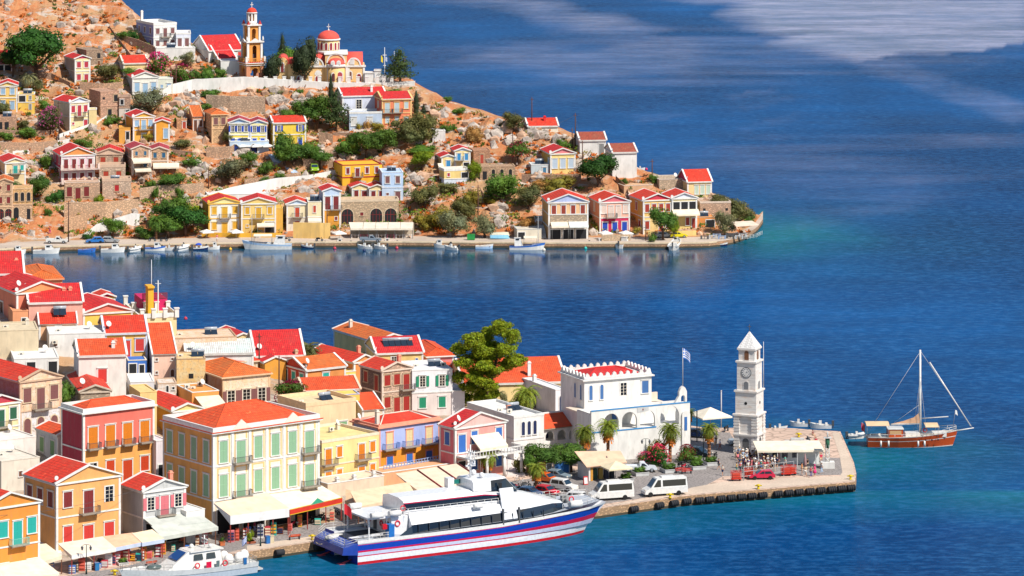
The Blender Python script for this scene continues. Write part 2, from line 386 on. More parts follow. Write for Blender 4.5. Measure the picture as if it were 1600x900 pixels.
  if par:
   for x0, x1, y0, y1 in ((-.06, W+.06, -.06, .22), (-.06, W+.06, D-.22, D+.06), (-.06, .22, .22, D-.22), (W-.22, W+.06, .22, D-.22)): t.box(x0, x1, y0, y1, h, h+par)
  t.box(-.38, W+.38, -.38, -.0, h-.2, h+.02); t.box(-.38, -.0, 0, D+.38, h-.2, h+.02); t.box(W, W+.38, 0, D, h-.2, h+.02)
 elif roof == 'flat':
  b = MB(); b.box(.2, W-.2, .2, D-.2, h-.5, h-.3); b.build('roof', M('plaster', rc), root)
  ph_ = par
  for x0, x1, y0, y1 in ((-.05, W+.05, -.05, .2), (-.05, W+.05, D-.2, D+.05), (-.05, .2, .2, D-.2), (W-.2, W+.05, .2, D-.2)): t.box(x0, x1, y0, y1, h, h+.12+ph_)
  pil = False
 elif roof == 'lean':                        # single slope falling to the front
  b = MB(); r = pitch*D
  b.face([(-.1, -o, h-.05), (W+.1, -o, h-.05), (W+.1, D, h+r), (-.1, D, h+r)], 0, [(0, 0), (W, 0), (W, D), (0, D)]); b.face([(-.1, -o, h-.15), (W+.1, -o, h-.15), (W+.1, D, h+r-.12), (-.1, D, h+r-.12)], 1); b.build('roof', rmat, root)
  q = MB()
  for x in (0, W): q.face([(x, 0, h), (x, D, h), (x, D, h+r-.1)], 0)
  q.face([(0, D, h), (W, D, h), (W, D, h+r-.1), (0, D, h+r-.1)]); q.build('gable', M(wk, cols[0].lstrip('@')), root)
  for x in (-.16, W-.1): t.prism([(-o, h-.15), (D, h+r-.1), (D, h+r+.12), (-o, h+.1)], x, x+.26, 'x')
 if pil and trim:
  for x0, y0 in ((-.05, -.05), (W-.3, -.05), (-.05, D-.3)): t.box(x0, x0+.35, y0, y0+.35, -found, h-.2)
 if band and nf > 1 and trim:
  for i in range(1, nf): z = zt_(i); t.box(-.09, W+.06, -.09, .0, z-.12, z+.1); t.box(-.09, 0, 0, D, z-.12, z+.1)
 if bays:
  for L_, lf, cells in ((W, 0, 6), (D, 1, 4)):
   for i in range(1, cells):
    u = L_*.015+L_*.97*i/cells; u = L_-u if lf else u; q0 = (-.12, 0, u-.2, u+.2) if lf else (u-.2, u+.2, -.12, 0);
    if not lf: t.box(*q0, h/3, h-.2)
    z_ = h/3
   for k in range(2):
    for i in range(cells):
     u = L_*.015+L_*.97*(i+.5)/cells; u = L_-u if lf else u; w_ = L_*.97/cells*.36
  q = MB()
  for c_ in (1.5, 4.5): u = W*.015+W*.97*c_/6; q.prism([(u-W*.09, h+.05), (u+W*.09, h+.05), (u, h+1.5)], -.3, -.05, 'y')
  q2 = q.build('roof_gablet', M('plain', 'fdf0dc'), root); q = MB(); q.box(-.45, W+.45, -.45, -.38, h+.0, h+.14); q.box(-.45, -.38, -.38, D+.4, h+.0, h+.14); q.build('cornice_line', M('plain', 'e8603c'), root)
  q = MB();
  for k in range(1, 3):
   for i in range(6):
    u = W*.015+W*.97*(i+.5)/6
    q.box(u-W*.06, u-W*.045, -.02, 0, h*k/3+.3, h*(k+1)/3-.5); q.box(u+W*.045, u+W*.06, -.02, 0, h*k/3+.3, h*(k+1)/3-.5); q.box(u-W*.06, u+W*.06, -.02, 0, h*(k+1)/3-.5, h*(k+1)/3-.28)
  q.build('painted_panel', M('plaster', 'fbcc88'), root)
 if t.f: t.build('trim', M('plain', trim or cols[0]), root)
 fh = h/nf
 def facade(spec, length, left):
  for i, row in enumerate(spec.split('/')):
   if not row: continue
   n = len(row); zf = zt_(i+1); cell = length*(.97)/n; k = max(.62, min(1.42, fh/3.3)); shc = (sh[i] if i < len(sh) else sh[-1]) if isinstance(sh, (list, tuple)) else sh
   for j, ch in enumerate(row):
    if ch in '. ': continue
    w, hh, z = {'w': (1.0, 1.55, .95), 'W': (.95, 1.6, .9), 'p': (1.0, 1.6, .9), 'd': (1.1, 2.3, .05), 'b': (1.1, 2.3, .08), 'a': (.9, 1.9, .7), 'A': (2.0, 2.7, 0), 's': (.5, .6, 1.5), 'g': (1.1, 2.2, 0), 'o': (3.0, 2.5, 0), 't': (1.05, 2.3, .3), 'T': (1.05, 2.3, .3), 'n': (.55, 2.0, .6)}[ch]
    w *= k; hh *= k; z *= k; w = min(w, cell*(.82 if ch in 'oA' else .6)); hh = min(hh, fh-z-.35)
    t_ = {'n': 'a', 't': 'w', 'T': 'p', 'b': 'd'}.get(ch, ch)
    u = length*.015+cell*(j+.5); u = length-u if left else u
    a_, nm, b_, c_ = win_meshes(t_, r1(w) or .4, r1(hh) or .4, fr, shc)
    loc, rz = ((0, u, zf+z), -math.pi/2) if left else ((u, 0, zf+z), 0)
    o_ = link('door' if ch in 'dgb' else 'window', a_ or b_, root, loc, rz)
    if a_: link(nm, b_, o_)
    if c_:
     s_ = .16 if r1(w) > .7 else .1
     link('shutter', c_, o_, (-r1(w)/2-s_, 0, 0)); link('shutter', c_, o_, (r1(w)/2+s_+r1(w)/2*.95-.02, 0, 0))
    if ch == 'b':
     balcony(root, min(w+1.5, cell*1.6) if not balc else balc, ((-.0, u, zf+.1) if left else (u, 0, zf+.1)), rz, rail=rail)
 if R: facade(R, W, False)
 if L: facade(L, D, True)
 for (u0, u1, z1, out, dz, col) in awn:
  b = MB(); x0, x1 = W*u0, W*u1
  b.face([(x0, -.02, z1), (x1, -.02, z1), (x1, -out, z1-dz), (x0, -out, z1-dz)]); b.face([(x0, -out, z1-dz), (x1, -out, z1-dz), (x1, -out-.02, z1-dz-.35), (x0, -out-.02, z1-dz-.35)])
  for x in (x0, x1): b.face([(x, -.02, z1), (x, -out, z1-dz), (x, -out-.02, z1-dz-.3)])
  for x in (x0+.1, x1-.1): b.tube([(x, -out+.05, z1-dz-.05), (x, -out+.1, 0.0)], .035, 5, 1)
  b.build('awning', [M('cloth', col), M('plain', 'grey')], root)
 hr = random.Random(label); cl = []
 if not far and W > 4:
  if roof == 'flat' and D > 6: cl = [('ac', hr.uniform(.15, .4), .5, -.28), hr.choice([('solar', .55, .45, -.3, 2), ('dish', .75, .6, -.3), ('chimney', .8, .7, 0, .7)])]
  elif roof[0] == 'g' and hr.random() < .6: cl = [hr.choice([('chimney', .25, .8, .9, .9), ('dish', .1, .1, .3), ('chimney', .8, .3, .9, .8, 'salmon')])]
 elif far and roof == 'flat' and hr.random() < .4 and W > 4: cl = [('solar', .3, .5, -.3, 2)]
 exs = tuple(exs)+tuple(cl)
 for e in exs: extra(root, (e[0], e[1]*W, e[2]*D, h+e[3])+tuple(e[4:]))
 return root, W, D, h
# ------------------------------------------------------------------ camera, light, world
cam = bpy.data.cameras.new('camera'); co = bpy.data.objects.new('camera', cam); COL.objects.link(co); sc.camera = co
cam.sensor_width = 36; cam.lens = 36*F/1600; cam.clip_start = 5; cam.clip_end = 20000; cam.shift_y = (YH-450)/1600
co.location = (0, 0, H); co.rotation_euler = (math.pi/2, 0, 0)
SUN = Vector((.64, -.56, .98)).normalized()
sl = bpy.data.lights.new('sun', 'SUN'); sl.energy = 4.3; sl.angle = rad(.5); sl.color = (1, .95, .86)
so = bpy.data.objects.new('sun', sl); COL.objects.link(so); so.rotation_euler = SUN.to_track_quat('Z', 'Y').to_euler(); so.location = (200, 300, 400)
w = bpy.data.worlds.new('World'); sc.world = w; w.use_nodes = True; n = w.node_tree; bg = n.nodes['Background']
sky = N(n, 'ShaderNodeTexSky', sky_type='NISHITA', sun_disc=False); sky.sun_elevation = math.asin(SUN.z); sky.sun_rotation = math.atan2(SUN.x, SUN.y); sky.air_density = 1.0; sky.dust_density = .6; sky.ozone_density = 1.4
n.links.new(sky.outputs[0], bg.inputs[0]); bg.inputs[1].default_value = .075
vs = sc.view_settings; vs.view_transform = 'Standard'; vs.look = 'None'; vs.exposure = 0.52; vs.gamma = 1; vs.use_curve_mapping = False
sc.cycles.max_bounces = 6; sc.cycles.diffuse_bounces = 3; sc.cycles.glossy_bounces = 3; sc.cycles.transmission_bounces = 3; sc.cycles.transparent_max_bounces = 6; sc.cycles.use_denoising = True
# ------------------------------------------------------------------ water
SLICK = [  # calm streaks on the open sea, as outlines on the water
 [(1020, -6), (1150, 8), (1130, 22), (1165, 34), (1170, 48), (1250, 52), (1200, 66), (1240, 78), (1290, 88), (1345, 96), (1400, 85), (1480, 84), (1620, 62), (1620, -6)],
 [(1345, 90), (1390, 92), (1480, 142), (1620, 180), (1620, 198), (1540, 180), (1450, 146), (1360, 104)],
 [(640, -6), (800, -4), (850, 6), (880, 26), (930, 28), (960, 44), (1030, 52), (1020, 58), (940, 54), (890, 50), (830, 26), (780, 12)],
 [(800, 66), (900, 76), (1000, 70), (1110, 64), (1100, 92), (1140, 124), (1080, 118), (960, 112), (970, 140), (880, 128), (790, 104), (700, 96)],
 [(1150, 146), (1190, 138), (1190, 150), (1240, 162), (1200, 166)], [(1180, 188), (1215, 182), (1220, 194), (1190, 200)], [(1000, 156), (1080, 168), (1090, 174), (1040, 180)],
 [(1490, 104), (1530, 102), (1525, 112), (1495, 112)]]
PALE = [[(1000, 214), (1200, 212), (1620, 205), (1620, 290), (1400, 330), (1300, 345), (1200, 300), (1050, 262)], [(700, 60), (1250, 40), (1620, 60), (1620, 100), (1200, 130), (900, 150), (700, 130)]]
def inside(poly, x, y):
 c = False; j = len(poly)-1
 for i in range(len(poly)):
  (a, b), (d, e) = poly[i], poly[j]
  if (b > y) != (e > y) and x < (d-a)*(y-b)/(e-b)+a: c = not c
  j = i
 return c
WP = lambda poly: [tuple(V(x, y).xy) for x, y in poly]
S_W, P_W = [WP(p) for p in SLICK], [WP(p) for p in PALE]
def soft(polys, x, y, d, k=5):
 t = 0
 for i in range(-k, k+1): t += any(inside(p, x+d*.6*i/k, y+d*i/k) for p in polys)
 return t/(2*k+1)
def build_water():
 Ys = []; y = 470.0
 while y < 1700: Ys.append(y); y += max(2.0, (y/560)**2*2.6) if y < 1700 else 20
 Ys += [1800, 2200, 3500, 6000, 12000]
 nx = 260; vs_ = []; fs = []; sl_ = []; sh_ = []; st_ = []
 for y in Ys:
  for i in range(nx+1):
   X = -160+1960*i/nx; x = (X-800)*y/F
   if y > 1710: x = (X-800)/800*y*1.5
   wob = 9*noise.noise(Vector((x*.012, y*.006, 1)))+5*noise.noise(Vector((x*.05, y*.02, 4)))
   vs_.append((x, y, 0))
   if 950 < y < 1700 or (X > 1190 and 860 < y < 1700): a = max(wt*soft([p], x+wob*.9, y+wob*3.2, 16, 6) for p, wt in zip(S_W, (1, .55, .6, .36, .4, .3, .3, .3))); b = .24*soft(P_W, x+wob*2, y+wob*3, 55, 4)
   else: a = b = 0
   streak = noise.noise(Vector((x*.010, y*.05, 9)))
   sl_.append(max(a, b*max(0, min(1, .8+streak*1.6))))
   d1 = ys(X)-y if X < 1192 and y < ys(X)+30 else 1e3
   if X > 1150: q = V(1172, 368); d1 = min(d1, math.hypot((x-q.x)*.6, (y-q.y)*.45)-5)
   X0 = min(X, 1336); d2 = yq(X0)-y if y < yq(X0) else 1e3
   if X > 1300: q = V(1325, 715); d2 = min(d2, math.hypot(x-q.x, (y-q.y)*.8)-7)
   if y > yq(X0): d2 = y-lerp(Y_BACK, X0) if X < 1330 else d2
   s1 = .8*max(0, 1-max(0, d1)/16)+(.22*max(0, 1-max(0, d1)/38)*max(0, min(1, (X-1080)/80))); s2 = .75*max(0, 1-max(0, d2)/26)
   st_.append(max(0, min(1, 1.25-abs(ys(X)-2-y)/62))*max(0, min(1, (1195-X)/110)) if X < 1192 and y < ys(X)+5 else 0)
   sh_.append(min(1, max(s1, s2)*(1+.5*noise.noise(Vector((x*.06, y*.06, 2))))))
 for j in range(len(Ys)-1):
  for i in range(nx): a = j*(nx+1)+i; fs.append((a, a+1, a+nx+2, a+nx+1))
 me = bpy.data.meshes.new('sea'); me.from_pydata(vs_, [], fs);
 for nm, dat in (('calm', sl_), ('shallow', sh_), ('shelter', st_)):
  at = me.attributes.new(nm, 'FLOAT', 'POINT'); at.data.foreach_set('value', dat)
 m, n, b = nt('sea_water'); L = n.links.new
 def att(nm): a = N(n, 'ShaderNodeAttribute'); a.attribute_name = nm; return a.outputs['Fac']
 tc = N(n, 'ShaderNodeTexCoord'); O = tc.outputs['Object']
 big = noise_n(n, .012, 4, O, stretch=(1, .6, 1))
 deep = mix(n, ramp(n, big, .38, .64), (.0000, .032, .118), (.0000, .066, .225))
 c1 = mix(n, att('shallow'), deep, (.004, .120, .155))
 c1 = mix(n, att('shelter'), c1, mix(n, .8, c1, (.0, .030, .060)))  # dark hillside reflection painted into the water colour off the far quay
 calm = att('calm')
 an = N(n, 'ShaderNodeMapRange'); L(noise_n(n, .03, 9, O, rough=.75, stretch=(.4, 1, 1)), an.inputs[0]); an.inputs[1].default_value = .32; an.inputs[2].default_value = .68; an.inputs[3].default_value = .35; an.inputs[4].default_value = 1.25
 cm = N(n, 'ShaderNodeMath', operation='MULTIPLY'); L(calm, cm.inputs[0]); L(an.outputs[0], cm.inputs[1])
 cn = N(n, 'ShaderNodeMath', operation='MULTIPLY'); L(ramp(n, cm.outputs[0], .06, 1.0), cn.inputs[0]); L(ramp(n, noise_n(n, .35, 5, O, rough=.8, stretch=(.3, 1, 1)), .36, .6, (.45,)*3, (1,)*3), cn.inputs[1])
 c2 = mix(n, cn.outputs[0], c1, (.34, .32, .47));  # pale sky reflection of the calm streaks painted into the colour
 w1 = noise_n(n, .62, 6, O, rough=.72, stretch=(.62, 1, 1)); w2 = noise_n(n, 1.9, 3, O, rough=.6, stretch=(.6, 1, 1)); w3 = noise_n(n, .06, 7, O, rough=.68, stretch=(.4, 1, 1))
 c3 = mix(n, ramp(n, w1, .46, .62), c2, mix(n, .55, c2, mix(n, .5, c2, (.045, .21, .48))));  # ripple highlights painted into the water colour
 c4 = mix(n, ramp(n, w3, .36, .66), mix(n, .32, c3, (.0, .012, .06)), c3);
 df = N(n, 'ShaderNodeBsdfDiffuse'); L(c4, df.inputs[0]); gl = N(n, 'ShaderNodeBsdfGlossy'); inp(gl, 'Roughness', .07); fr = N(n, 'ShaderNodeFresnel'); inp(fr, 'IOR', 1.33)
 fm = N(n, 'ShaderNodeMath', operation='MULTIPLY'); L(fr.outputs[0], fm.inputs[0]); fk = N(n, 'ShaderNodeMapRange'); L(calm, fk.inputs[0]); fk.inputs[3].default_value = .17; fk.inputs[4].default_value = .5; sk = N(n, 'ShaderNodeMath', operation='MULTIPLY_ADD'); L(att('shelter'), sk.inputs[0]); sk.inputs[1].default_value = .9; L(fk.outputs[0], sk.inputs[2]); L(sk.outputs[0], fm.inputs[1]); gl.inputs[0].default_value = (.82, .9, 1, 1)
 ms = N(n, 'ShaderNodeMixShader'); L(fm.outputs[0], ms.inputs[0]); L(df.outputs[0], ms.inputs[1]); L(gl.outputs[0], ms.inputs[2]); L(ms.outputs[0], n.nodes['Material Output'].inputs[0])
 ad = N(n, 'ShaderNodeMath', operation='ADD'); L(w1, ad.inputs[0]); s_ = N(n, 'ShaderNodeMath', operation='MULTIPLY'); L(w2, s_.inputs[0]); s_.inputs[1].default_value = .35; L(s_.outputs[0], ad.inputs[1])
 iv = N(n, 'ShaderNodeMapRange'); L(calm, iv.inputs[0]); iv.inputs[3].default_value = .85; iv.inputs[4].default_value = .3
 u = N(n, 'ShaderNodeBump'); inp(u, 'Distance', .30); L(iv.outputs[0], u.inputs['Strength']); L(ad.outputs[0], u.inputs['Height']); ig = N(n, 'ShaderNodeMath', operation='MULTIPLY_ADD'); L(att('shelter'), ig.inputs[0]); ig.inputs[1].default_value = -.77; L(iv.outputs[0], ig.inputs[2]); L(ig.outputs[0], u.inputs['Strength']); [L(u.outputs[0], q.inputs['Normal']) for q in (gl, fr)]
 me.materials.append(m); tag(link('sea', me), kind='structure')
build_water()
# ------------------------------------------------------------------ ground materials
def soil_mat(name, near=False):
 m, n, b = nt(name); L = n.links.new; tc = N(n, 'ShaderNodeTexCoord'); O = tc.outputs['Object']
 a = noise_n(n, .09, 6, O, rough=.6); f = noise_n(n, .9, 8, O, rough=.75); g = noise_n(n, .28, 6, O, rough=.7, stretch=(.6, 1, 1.6))
 c = mix(n, ramp(n, f, .35, .62), (.42, .110, .030), (.47, .215, .090)) if not near else mix(n, f, (.30, .25, .21), (.42, .36, .30))
 c = mix(n, ramp(n, a, .45, .6), c, mix(n, f, (.40, .19, .075), (.46, .31, .18)))
 c = mix(n, ramp(n, g, .53, .60), c, mix(n, f, (.33, .26, .21), (.62, .52, .44)))
 c = mix(n, ramp(n, noise_n(n, .5, 7, O, rough=.8), .58, .66), c, (.12, .11, .04))
 L(c, b.inputs['Base Color']); inp(b, 'Roughness', .95); bump(n, b, f, .9, .5); return m
SOIL = soil_mat('dry_hillside'); SOIL2 = soil_mat('town_soil', True)
def paving(name, c, cob=.0, sc_=1.6):
 m, n, b = nt(name); L = n.links.new; tc = N(n, 'ShaderNodeTexCoord'); O = tc.outputs['Object']
 f = noise_n(n, 3, 6, O, rough=.7); a = noise_n(n, .16, 5, O)
 q = mix(n, ramp(n, a, .35, .65), scale_c(c, .84), scale_c(c, 1.08)); q = mix(n, ramp(n, f, .4, .75), q, scale_c(c, .72))
 if cob:
  v = N(n, 'ShaderNodeTexVoronoi', feature='DISTANCE_TO_EDGE'); inp(v, 'Scale', sc_); L(O, v.inputs['Vector'])
  q = mix(n, ramp(n, v.outputs['Distance'], .02, .10), scale_c(c, .5), q); bump(n, b, v.outputs['Distance'], .5, .04)
 L(q, b.inputs['Base Color']); inp(b, 'Roughness', .9); return m
CONC = paving('quay_concrete', (.58, .46, .36)); COB = paving('cobbles', (.30, .265, .25), 1); ROADM = paving('road_concrete', (.52, .42, .34)); PINKC = paving('pink_paving', (.62, .44, .34), 1, .5)
mb = MB(); rows = []
Xs = [-140+i*6 for i in range(int(1332/6)+1)]
for X in Xs:
 y0 = ys(X); r = yr(X); row = []
 TT = [8.0, 12.5]; t = 12.5
 while t < r-y0: t += 2.6; TT.append(min(t, r-y0))
 for q in range(1, 40): TT.append(r-y0+q*3.0)
 rows.append(TT)
nmax = max(len(r) for r in rows)
vs_ = [];
for X, TT in zip(Xs, rows):
 T2 = TT+[TT[-1]+.5*(i+1) for i in range(nmax-len(TT))]
 for t in T2:
  y = ys(X)+t; x = (X-800)*y/F; z = z_far(X, y)
  k = min(1, max(0, (t-13)/6))*(1 if y < yr(X)-2 else .3)
  nz = noise.fractal(Vector((x*.16, y*.16, 3)), .8, 2.1, 5)*1.0+noise.noise(Vector((x*.05, y*.05, 7)))*.8
  ter = (abs(math.sin(z*1.15+noise.noise(Vector((x*.03, y*.03, 5)))*3))-.5)*.55
  vs_.append((x, y, max(-3, z+k*(nz*1.15+ter)-.05 if t > 12 else 1.1)))
fs = []
for i in range(len(Xs)-1):
 for j in range(nmax-1): a = i*nmax+j; fs.append((a, a+nmax, a+nmax+1, a+1))
me = bpy.data.meshes.new('far_hillside'); me.from_pydata(vs_, [], fs); me.materials.append(SOIL)
me.polygons.foreach_set('use_smooth', [False]*len(fs)); tag(link('hillside', me), kind='structure')
def strip_slab(name, front, back, z1, z0, mtop, mside, kind='structure'):
 b = MB()
 for i in range(len(front)-1):
  a, c, d, e = front[i], front[i+1], back[i+1], back[i]
  b.face([(a.x, a.y, z1), (c.x, c.y, z1), (d.x, d.y, z1), (e.x, e.y, z1)], 0); b.face([(a.x, a.y, z0), (c.x, c.y, z0), (c.x, c.y, z1), (a.x, a.y, z1)], 1)
 for k in (0, -1):
  a, e = front[k], back[k]; b.face([(a.x, a.y, z0), (e.x, e.y, z0), (e.x, e.y, z1), (a.x, a.y, z1)], 1)
 return tag(b.build(name, [mtop, mside]), kind=kind)
Xq = [-140+i*12 for i in range(111)]+[1184, 1188, 1192]
fr_ = []; bk_ = []
for X in Xq:
 y = ys(X); wv = .35*noise.noise(Vector((X*.05, 0, 0))); y += wv
 fr_.append(Vector(((X-800)*y/F, y, 0))); y2 = y+12.6+wv; bk_.append(Vector(((X-800)*y2/F, y2, 0)))
QS = 0
WET = M('plain', '4a4434')
def wet(fr, h):
 b = MB()
 for a, c in zip(fr, fr[1:]): b.face([(a.x, a.y-.04, -.6), (c.x, c.y-.04, -.6), (c.x, c.y-.04, h), (a.x, a.y-.04, h)])
 tag(b.build('quay_waterline', WET), kind='structure')
strip_slab('far_quay', fr_, bk_, 1.2, -2, ROADM, M('stone', 'c49a76'))
wet(fr_, .42)
b = MB()
for i in range(len(fr_)-1):   # pale kerb of the waterfront road
 if Xq[i] < 1110:
  a, c = fr_[i], fr_[i+1]; b.idx([(a.x, a.y-.05, 1.0), (c.x, c.y-.05, 1.0), (c.x, c.y+.5, 1.0), (a.x, a.y+.5, 1.0), (a.x, a.y-.05, 1.32), (c.x, c.y-.05, 1.32), (c.x, c.y+.5, 1.32), (a.x, a.y+.5, 1.32)], [(0, 1, 5, 4), (4, 5, 6, 7), (3, 2, 6, 7)])
tag(b.build('kerb', M('plain', 'sand')), kind='structure')
front = []
for i in range(60):
 X = -140+1476*i/59; y = yq(X); front.append(Vector(((X-800)*y/F, y, 0)))
poly = [(v.x, v.y) for v in front]
for (X, Y) in ((1338, 740), (1334, 722), (1313, 674), (1262, 671), (1240, 669), (1200, 669), (1100, 668)): q = V(X, Y, 1.5); poly.append((q.x, q.y))
for X in (1040, 1000, 880, 740, 640, 560, 400, 280, 200, 100, -140): y = lerp(Y_BACK, X)-3; poly.append(((X-800)*y/F, y))
mb = MB(); mb.prism(poly, -3, 1.5, 'z', 1, 0); tag(mb.build('near_quay', [PINKC, M('stone', 'c9a27c')]), kind='structure')
def sheet(name, pts, mat, z=1.5, dz=.01):
 b = MB(); b.face([(q.x, q.y, z+dz) for q in [V(X, Y, z) for X, Y in pts]]); return tag(b.build(name, mat), kind='structure')
wet(front, .36)
sheet('cobbled_square', [(380, 858), (502, 839), (650, 818), (830, 802), (935, 789), (1000, 779), (1060, 769), (1100, 760), (1130, 744), (1330, 742), (1318, 716), (1240, 712), (1160, 706), (1140, 676), (1080, 672), (1000, 690), (900, 735), (700, 770), (560, 790), (480, 800), (330, 838), (200, 885), (-60, 925), (-60, 945), (60, 914), (200, 896)], COB)
sheet('pale_paving', [(935, 793.5), (1070, 773.5), (1330, 752), (1310, 744), (1250, 745), (1130, 753), (1080, 762), (1060, 770), (1000, 780)], CONC, dz=.02)
sheet('pier_edge_paving', [(1336, 752), (1333, 726), (1311, 676), (1300, 676), (1312, 712), (1316, 738), (1310, 748)], CONC, dz=.03)
sheet('ferry_side_paving', [(386, 861), (502, 844), (640, 829), (640, 822), (502, 836), (384, 853)], CONC, dz=.03)
Xs = [-140+i*8 for i in range(128)]; rows = []; vs_ = []; nr = 64
for X in Xs:
 y0, y1 = yq(X)+11, lerp(Y_BACK, X)-.5
 for j in range(nr):
  y = y0+(y1-y0)*j/(nr-3) if j < nr-2 else y1+.3*(j-nr+3); z = z_near(X, min(y, y1-.1)) if j < nr-2 else (-1 if j == nr-2 else -3)
  vs_.append(((X-800)*y/F, y, z-.12 if j == 0 or z <= 1.5 else z+.25*noise.noise(Vector((X*.2, y*.2, 0)))))
fs = [(i*nr+j, (i+1)*nr+j, (i+1)*nr+j+1, i*nr+j+1) for i in range(len(Xs)-1) for j in range(nr-1)]
me = bpy.data.meshes.new('town_ground'); me.from_pydata(vs_, [], fs); me.materials.append(SOIL2); tag(link('town_ground', me), kind='structure')
# ------------------------------------------------------------------ rocks and dry scrub scattered on the far hill (nobody could count them)
def rocks():
 b = MB(); r = random.Random(3)
 big = [(735, 205, 8), (780, 185, 14), (800, 200, 16), (830, 212, 18), (850, 208, 14), (815, 228, 10), (770, 215, 10), (480, 285, 9), (490, 300, 8), (512, 235, 10), (530, 250, 8), (270, 165, 10), (290, 160, 12), (305, 170, 10), (340, 175, 8), (225, 270, 8), (55, 260, 10), (60, 285, 9), (780, 330, 8), (785, 345, 8), (300, 260, 8), (315, 270, 8), (470, 155, 8), (430, 150, 8), (440, 165, 9), (690, 180, 6), (370, 355, 8), (380, 240, 6), (560, 290, 7), (910, 262, 6), (840, 282, 6), (640, 300, 6), (650, 280, 7)]
 pts = []
 for X, Y, s in big:
  for k in range(20): pts.append((X+r.gauss(0, s*.95), Y+r.gauss(0, s*.6), r.choice((.4, .6, .85, 1.3))*r.uniform(.7, 1.15)))
 for k in range(1900):
  X = r.uniform(-20, 1180); Y = r.uniform(0, 372)
  if Y < lerp(FAR_RIDGE, X)+3: continue
  if noise.noise(Vector((X*.02, Y*.03, 0))) < -.12 and r.random() < .8: continue
  pts.append((X, Y, r.uniform(.25, 1.0)*r.uniform(.6, 1.3)))
 for X, Y, s in pts:
  if Y < lerp(FAR_RIDGE, X)+3 or X > 1185: continue
  p = hill(X, Y); vs = []; seed = r.random()*50
  for (a, q, c) in ((0, 0, 1), (.89, 0, .45), (.28, .85, .45), (-.72, .53, .45), (-.72, -.53, .45), (.28, -.85, .45), (.72, .53, -.45), (-.28, .85, -.45), (-.89, 0, -.45), (-.28, -.85, -.45), (.72, -.53, -.45), (0, 0, -1)):
   f = s*(1+.95*noise.noise(Vector((a*2+seed, q*2, c*2)))); vs.append((p.x+a*f*1.15, p.y+q*f, p.z+c*f*1.1+s*.15))
  b.idx(vs, [(0, 1, 2), (0, 2, 3), (0, 3, 4), (0, 4, 5), (0, 5, 1), (1, 6, 2), (2, 7, 3), (3, 8, 4), (4, 9, 5), (5, 10, 1), (6, 7, 2), (7, 8, 3), (8, 9, 4), (9, 10, 5), (10, 6, 1)], r.choice((0, 0, 1)))
 m1 = nt('limestone'); mm, n, bb = m1; f = noise_n(n, .8, 7, rough=.75); n.links.new(mix(n, ramp(n, f, .35, .65), (.20, .165, .14), (.56, .47, .40)), bb.inputs['Base Color']); bump(n, bb, f, .8, .3)
 m2 = nt('ruddy_rock'); nn = m2[1]; f = noise_n(nn, .8, 7, rough=.75); nn.links.new(mix(nn, ramp(nn, f, .35, .65), (.30, .17, .10), (.62, .40, .27)), m2[2].inputs['Base Color'])
 tag(b.build('rocks', [mm, m2[0]]), 'grey and ruddy limestone rocks strewn over the dry hillside', 'rocks', kind='stuff')
 b = MB()
 for k in range(7500):
  X = r.uniform(-20, 1170); Y = r.uniform(0, 370)
  if Y < lerp(FAR_RIDGE, X)+2: continue
  dn = noise.noise(Vector((X*.03, Y*.05, 8)))
  if dn < -.1: continue
  p = hill(X, Y); s = r.uniform(.25, .8); mi = 0 if r.random() < .6 else (1 if r.random() < .7 else 2)
  for q in range(7):
   a = r.uniform(0, 6.28); e = r.uniform(.2, 1.2); d = Vector((math.cos(a)*math.cos(e), math.sin(a)*math.cos(e), math.sin(e)))*s; t = d.orthogonal().normalized()*s*.35
   o = p+Vector((r.uniform(-.4, .4), r.uniform(-.4, .4), .15)); b.face([o-t, o+t, o+d+t*.6, o+d-t*.6], mi)
 tag(b.build('dry_scrub', [M('leaf', 'c97432'), M('leaf', '4e6424'), M('leaf', '8c6a4a')]), 'orange dry grass and low scrub covering the rocky hillside', 'scrub', kind='stuff')
def wild():
 r = random.Random(8); b = MB()
 for k in range(950):
  X = r.uniform(-10, 1165); Y = r.uniform(30, 368)
  if Y < lerp(FAR_RIDGE, X)+6 or noise.noise(Vector((X*.018, Y*.03, 3))) < -.05 and Y < 300: continue
  if X < 220 and Y < 60+X*.1: continue
  p = hill(X, Y); s = r.uniform(.6, 1.9); mi = r.choice((0, 0, 1, 2))
  for q in range(34):
   a = r.uniform(0, 6.28); e = r.uniform(-.1, 1.5); d = Vector((math.cos(a)*math.cos(e)*1.25, math.sin(a)*math.cos(e), math.sin(e)*.85))*s*r.uniform(.6, 1.05); c = p+d+Vector((0, 0, .1)); t = Vector((r.gauss(0, 1), r.gauss(0, 1), r.gauss(0, 1))).normalized(); u = t.orthogonal()*.19; t = t*.19; b.face([c-t, c-u, c+t, c+u], mi)
 tag(b.build('wild_shrubs', [M('leaf', '6a8a2c'), M('leaf', '4a7020'), M('leaf', '8a8440')]), 'low wild green shrubs scattered between the houses on the hillside', 'shrubs', kind='stuff')
rocks(); wild()
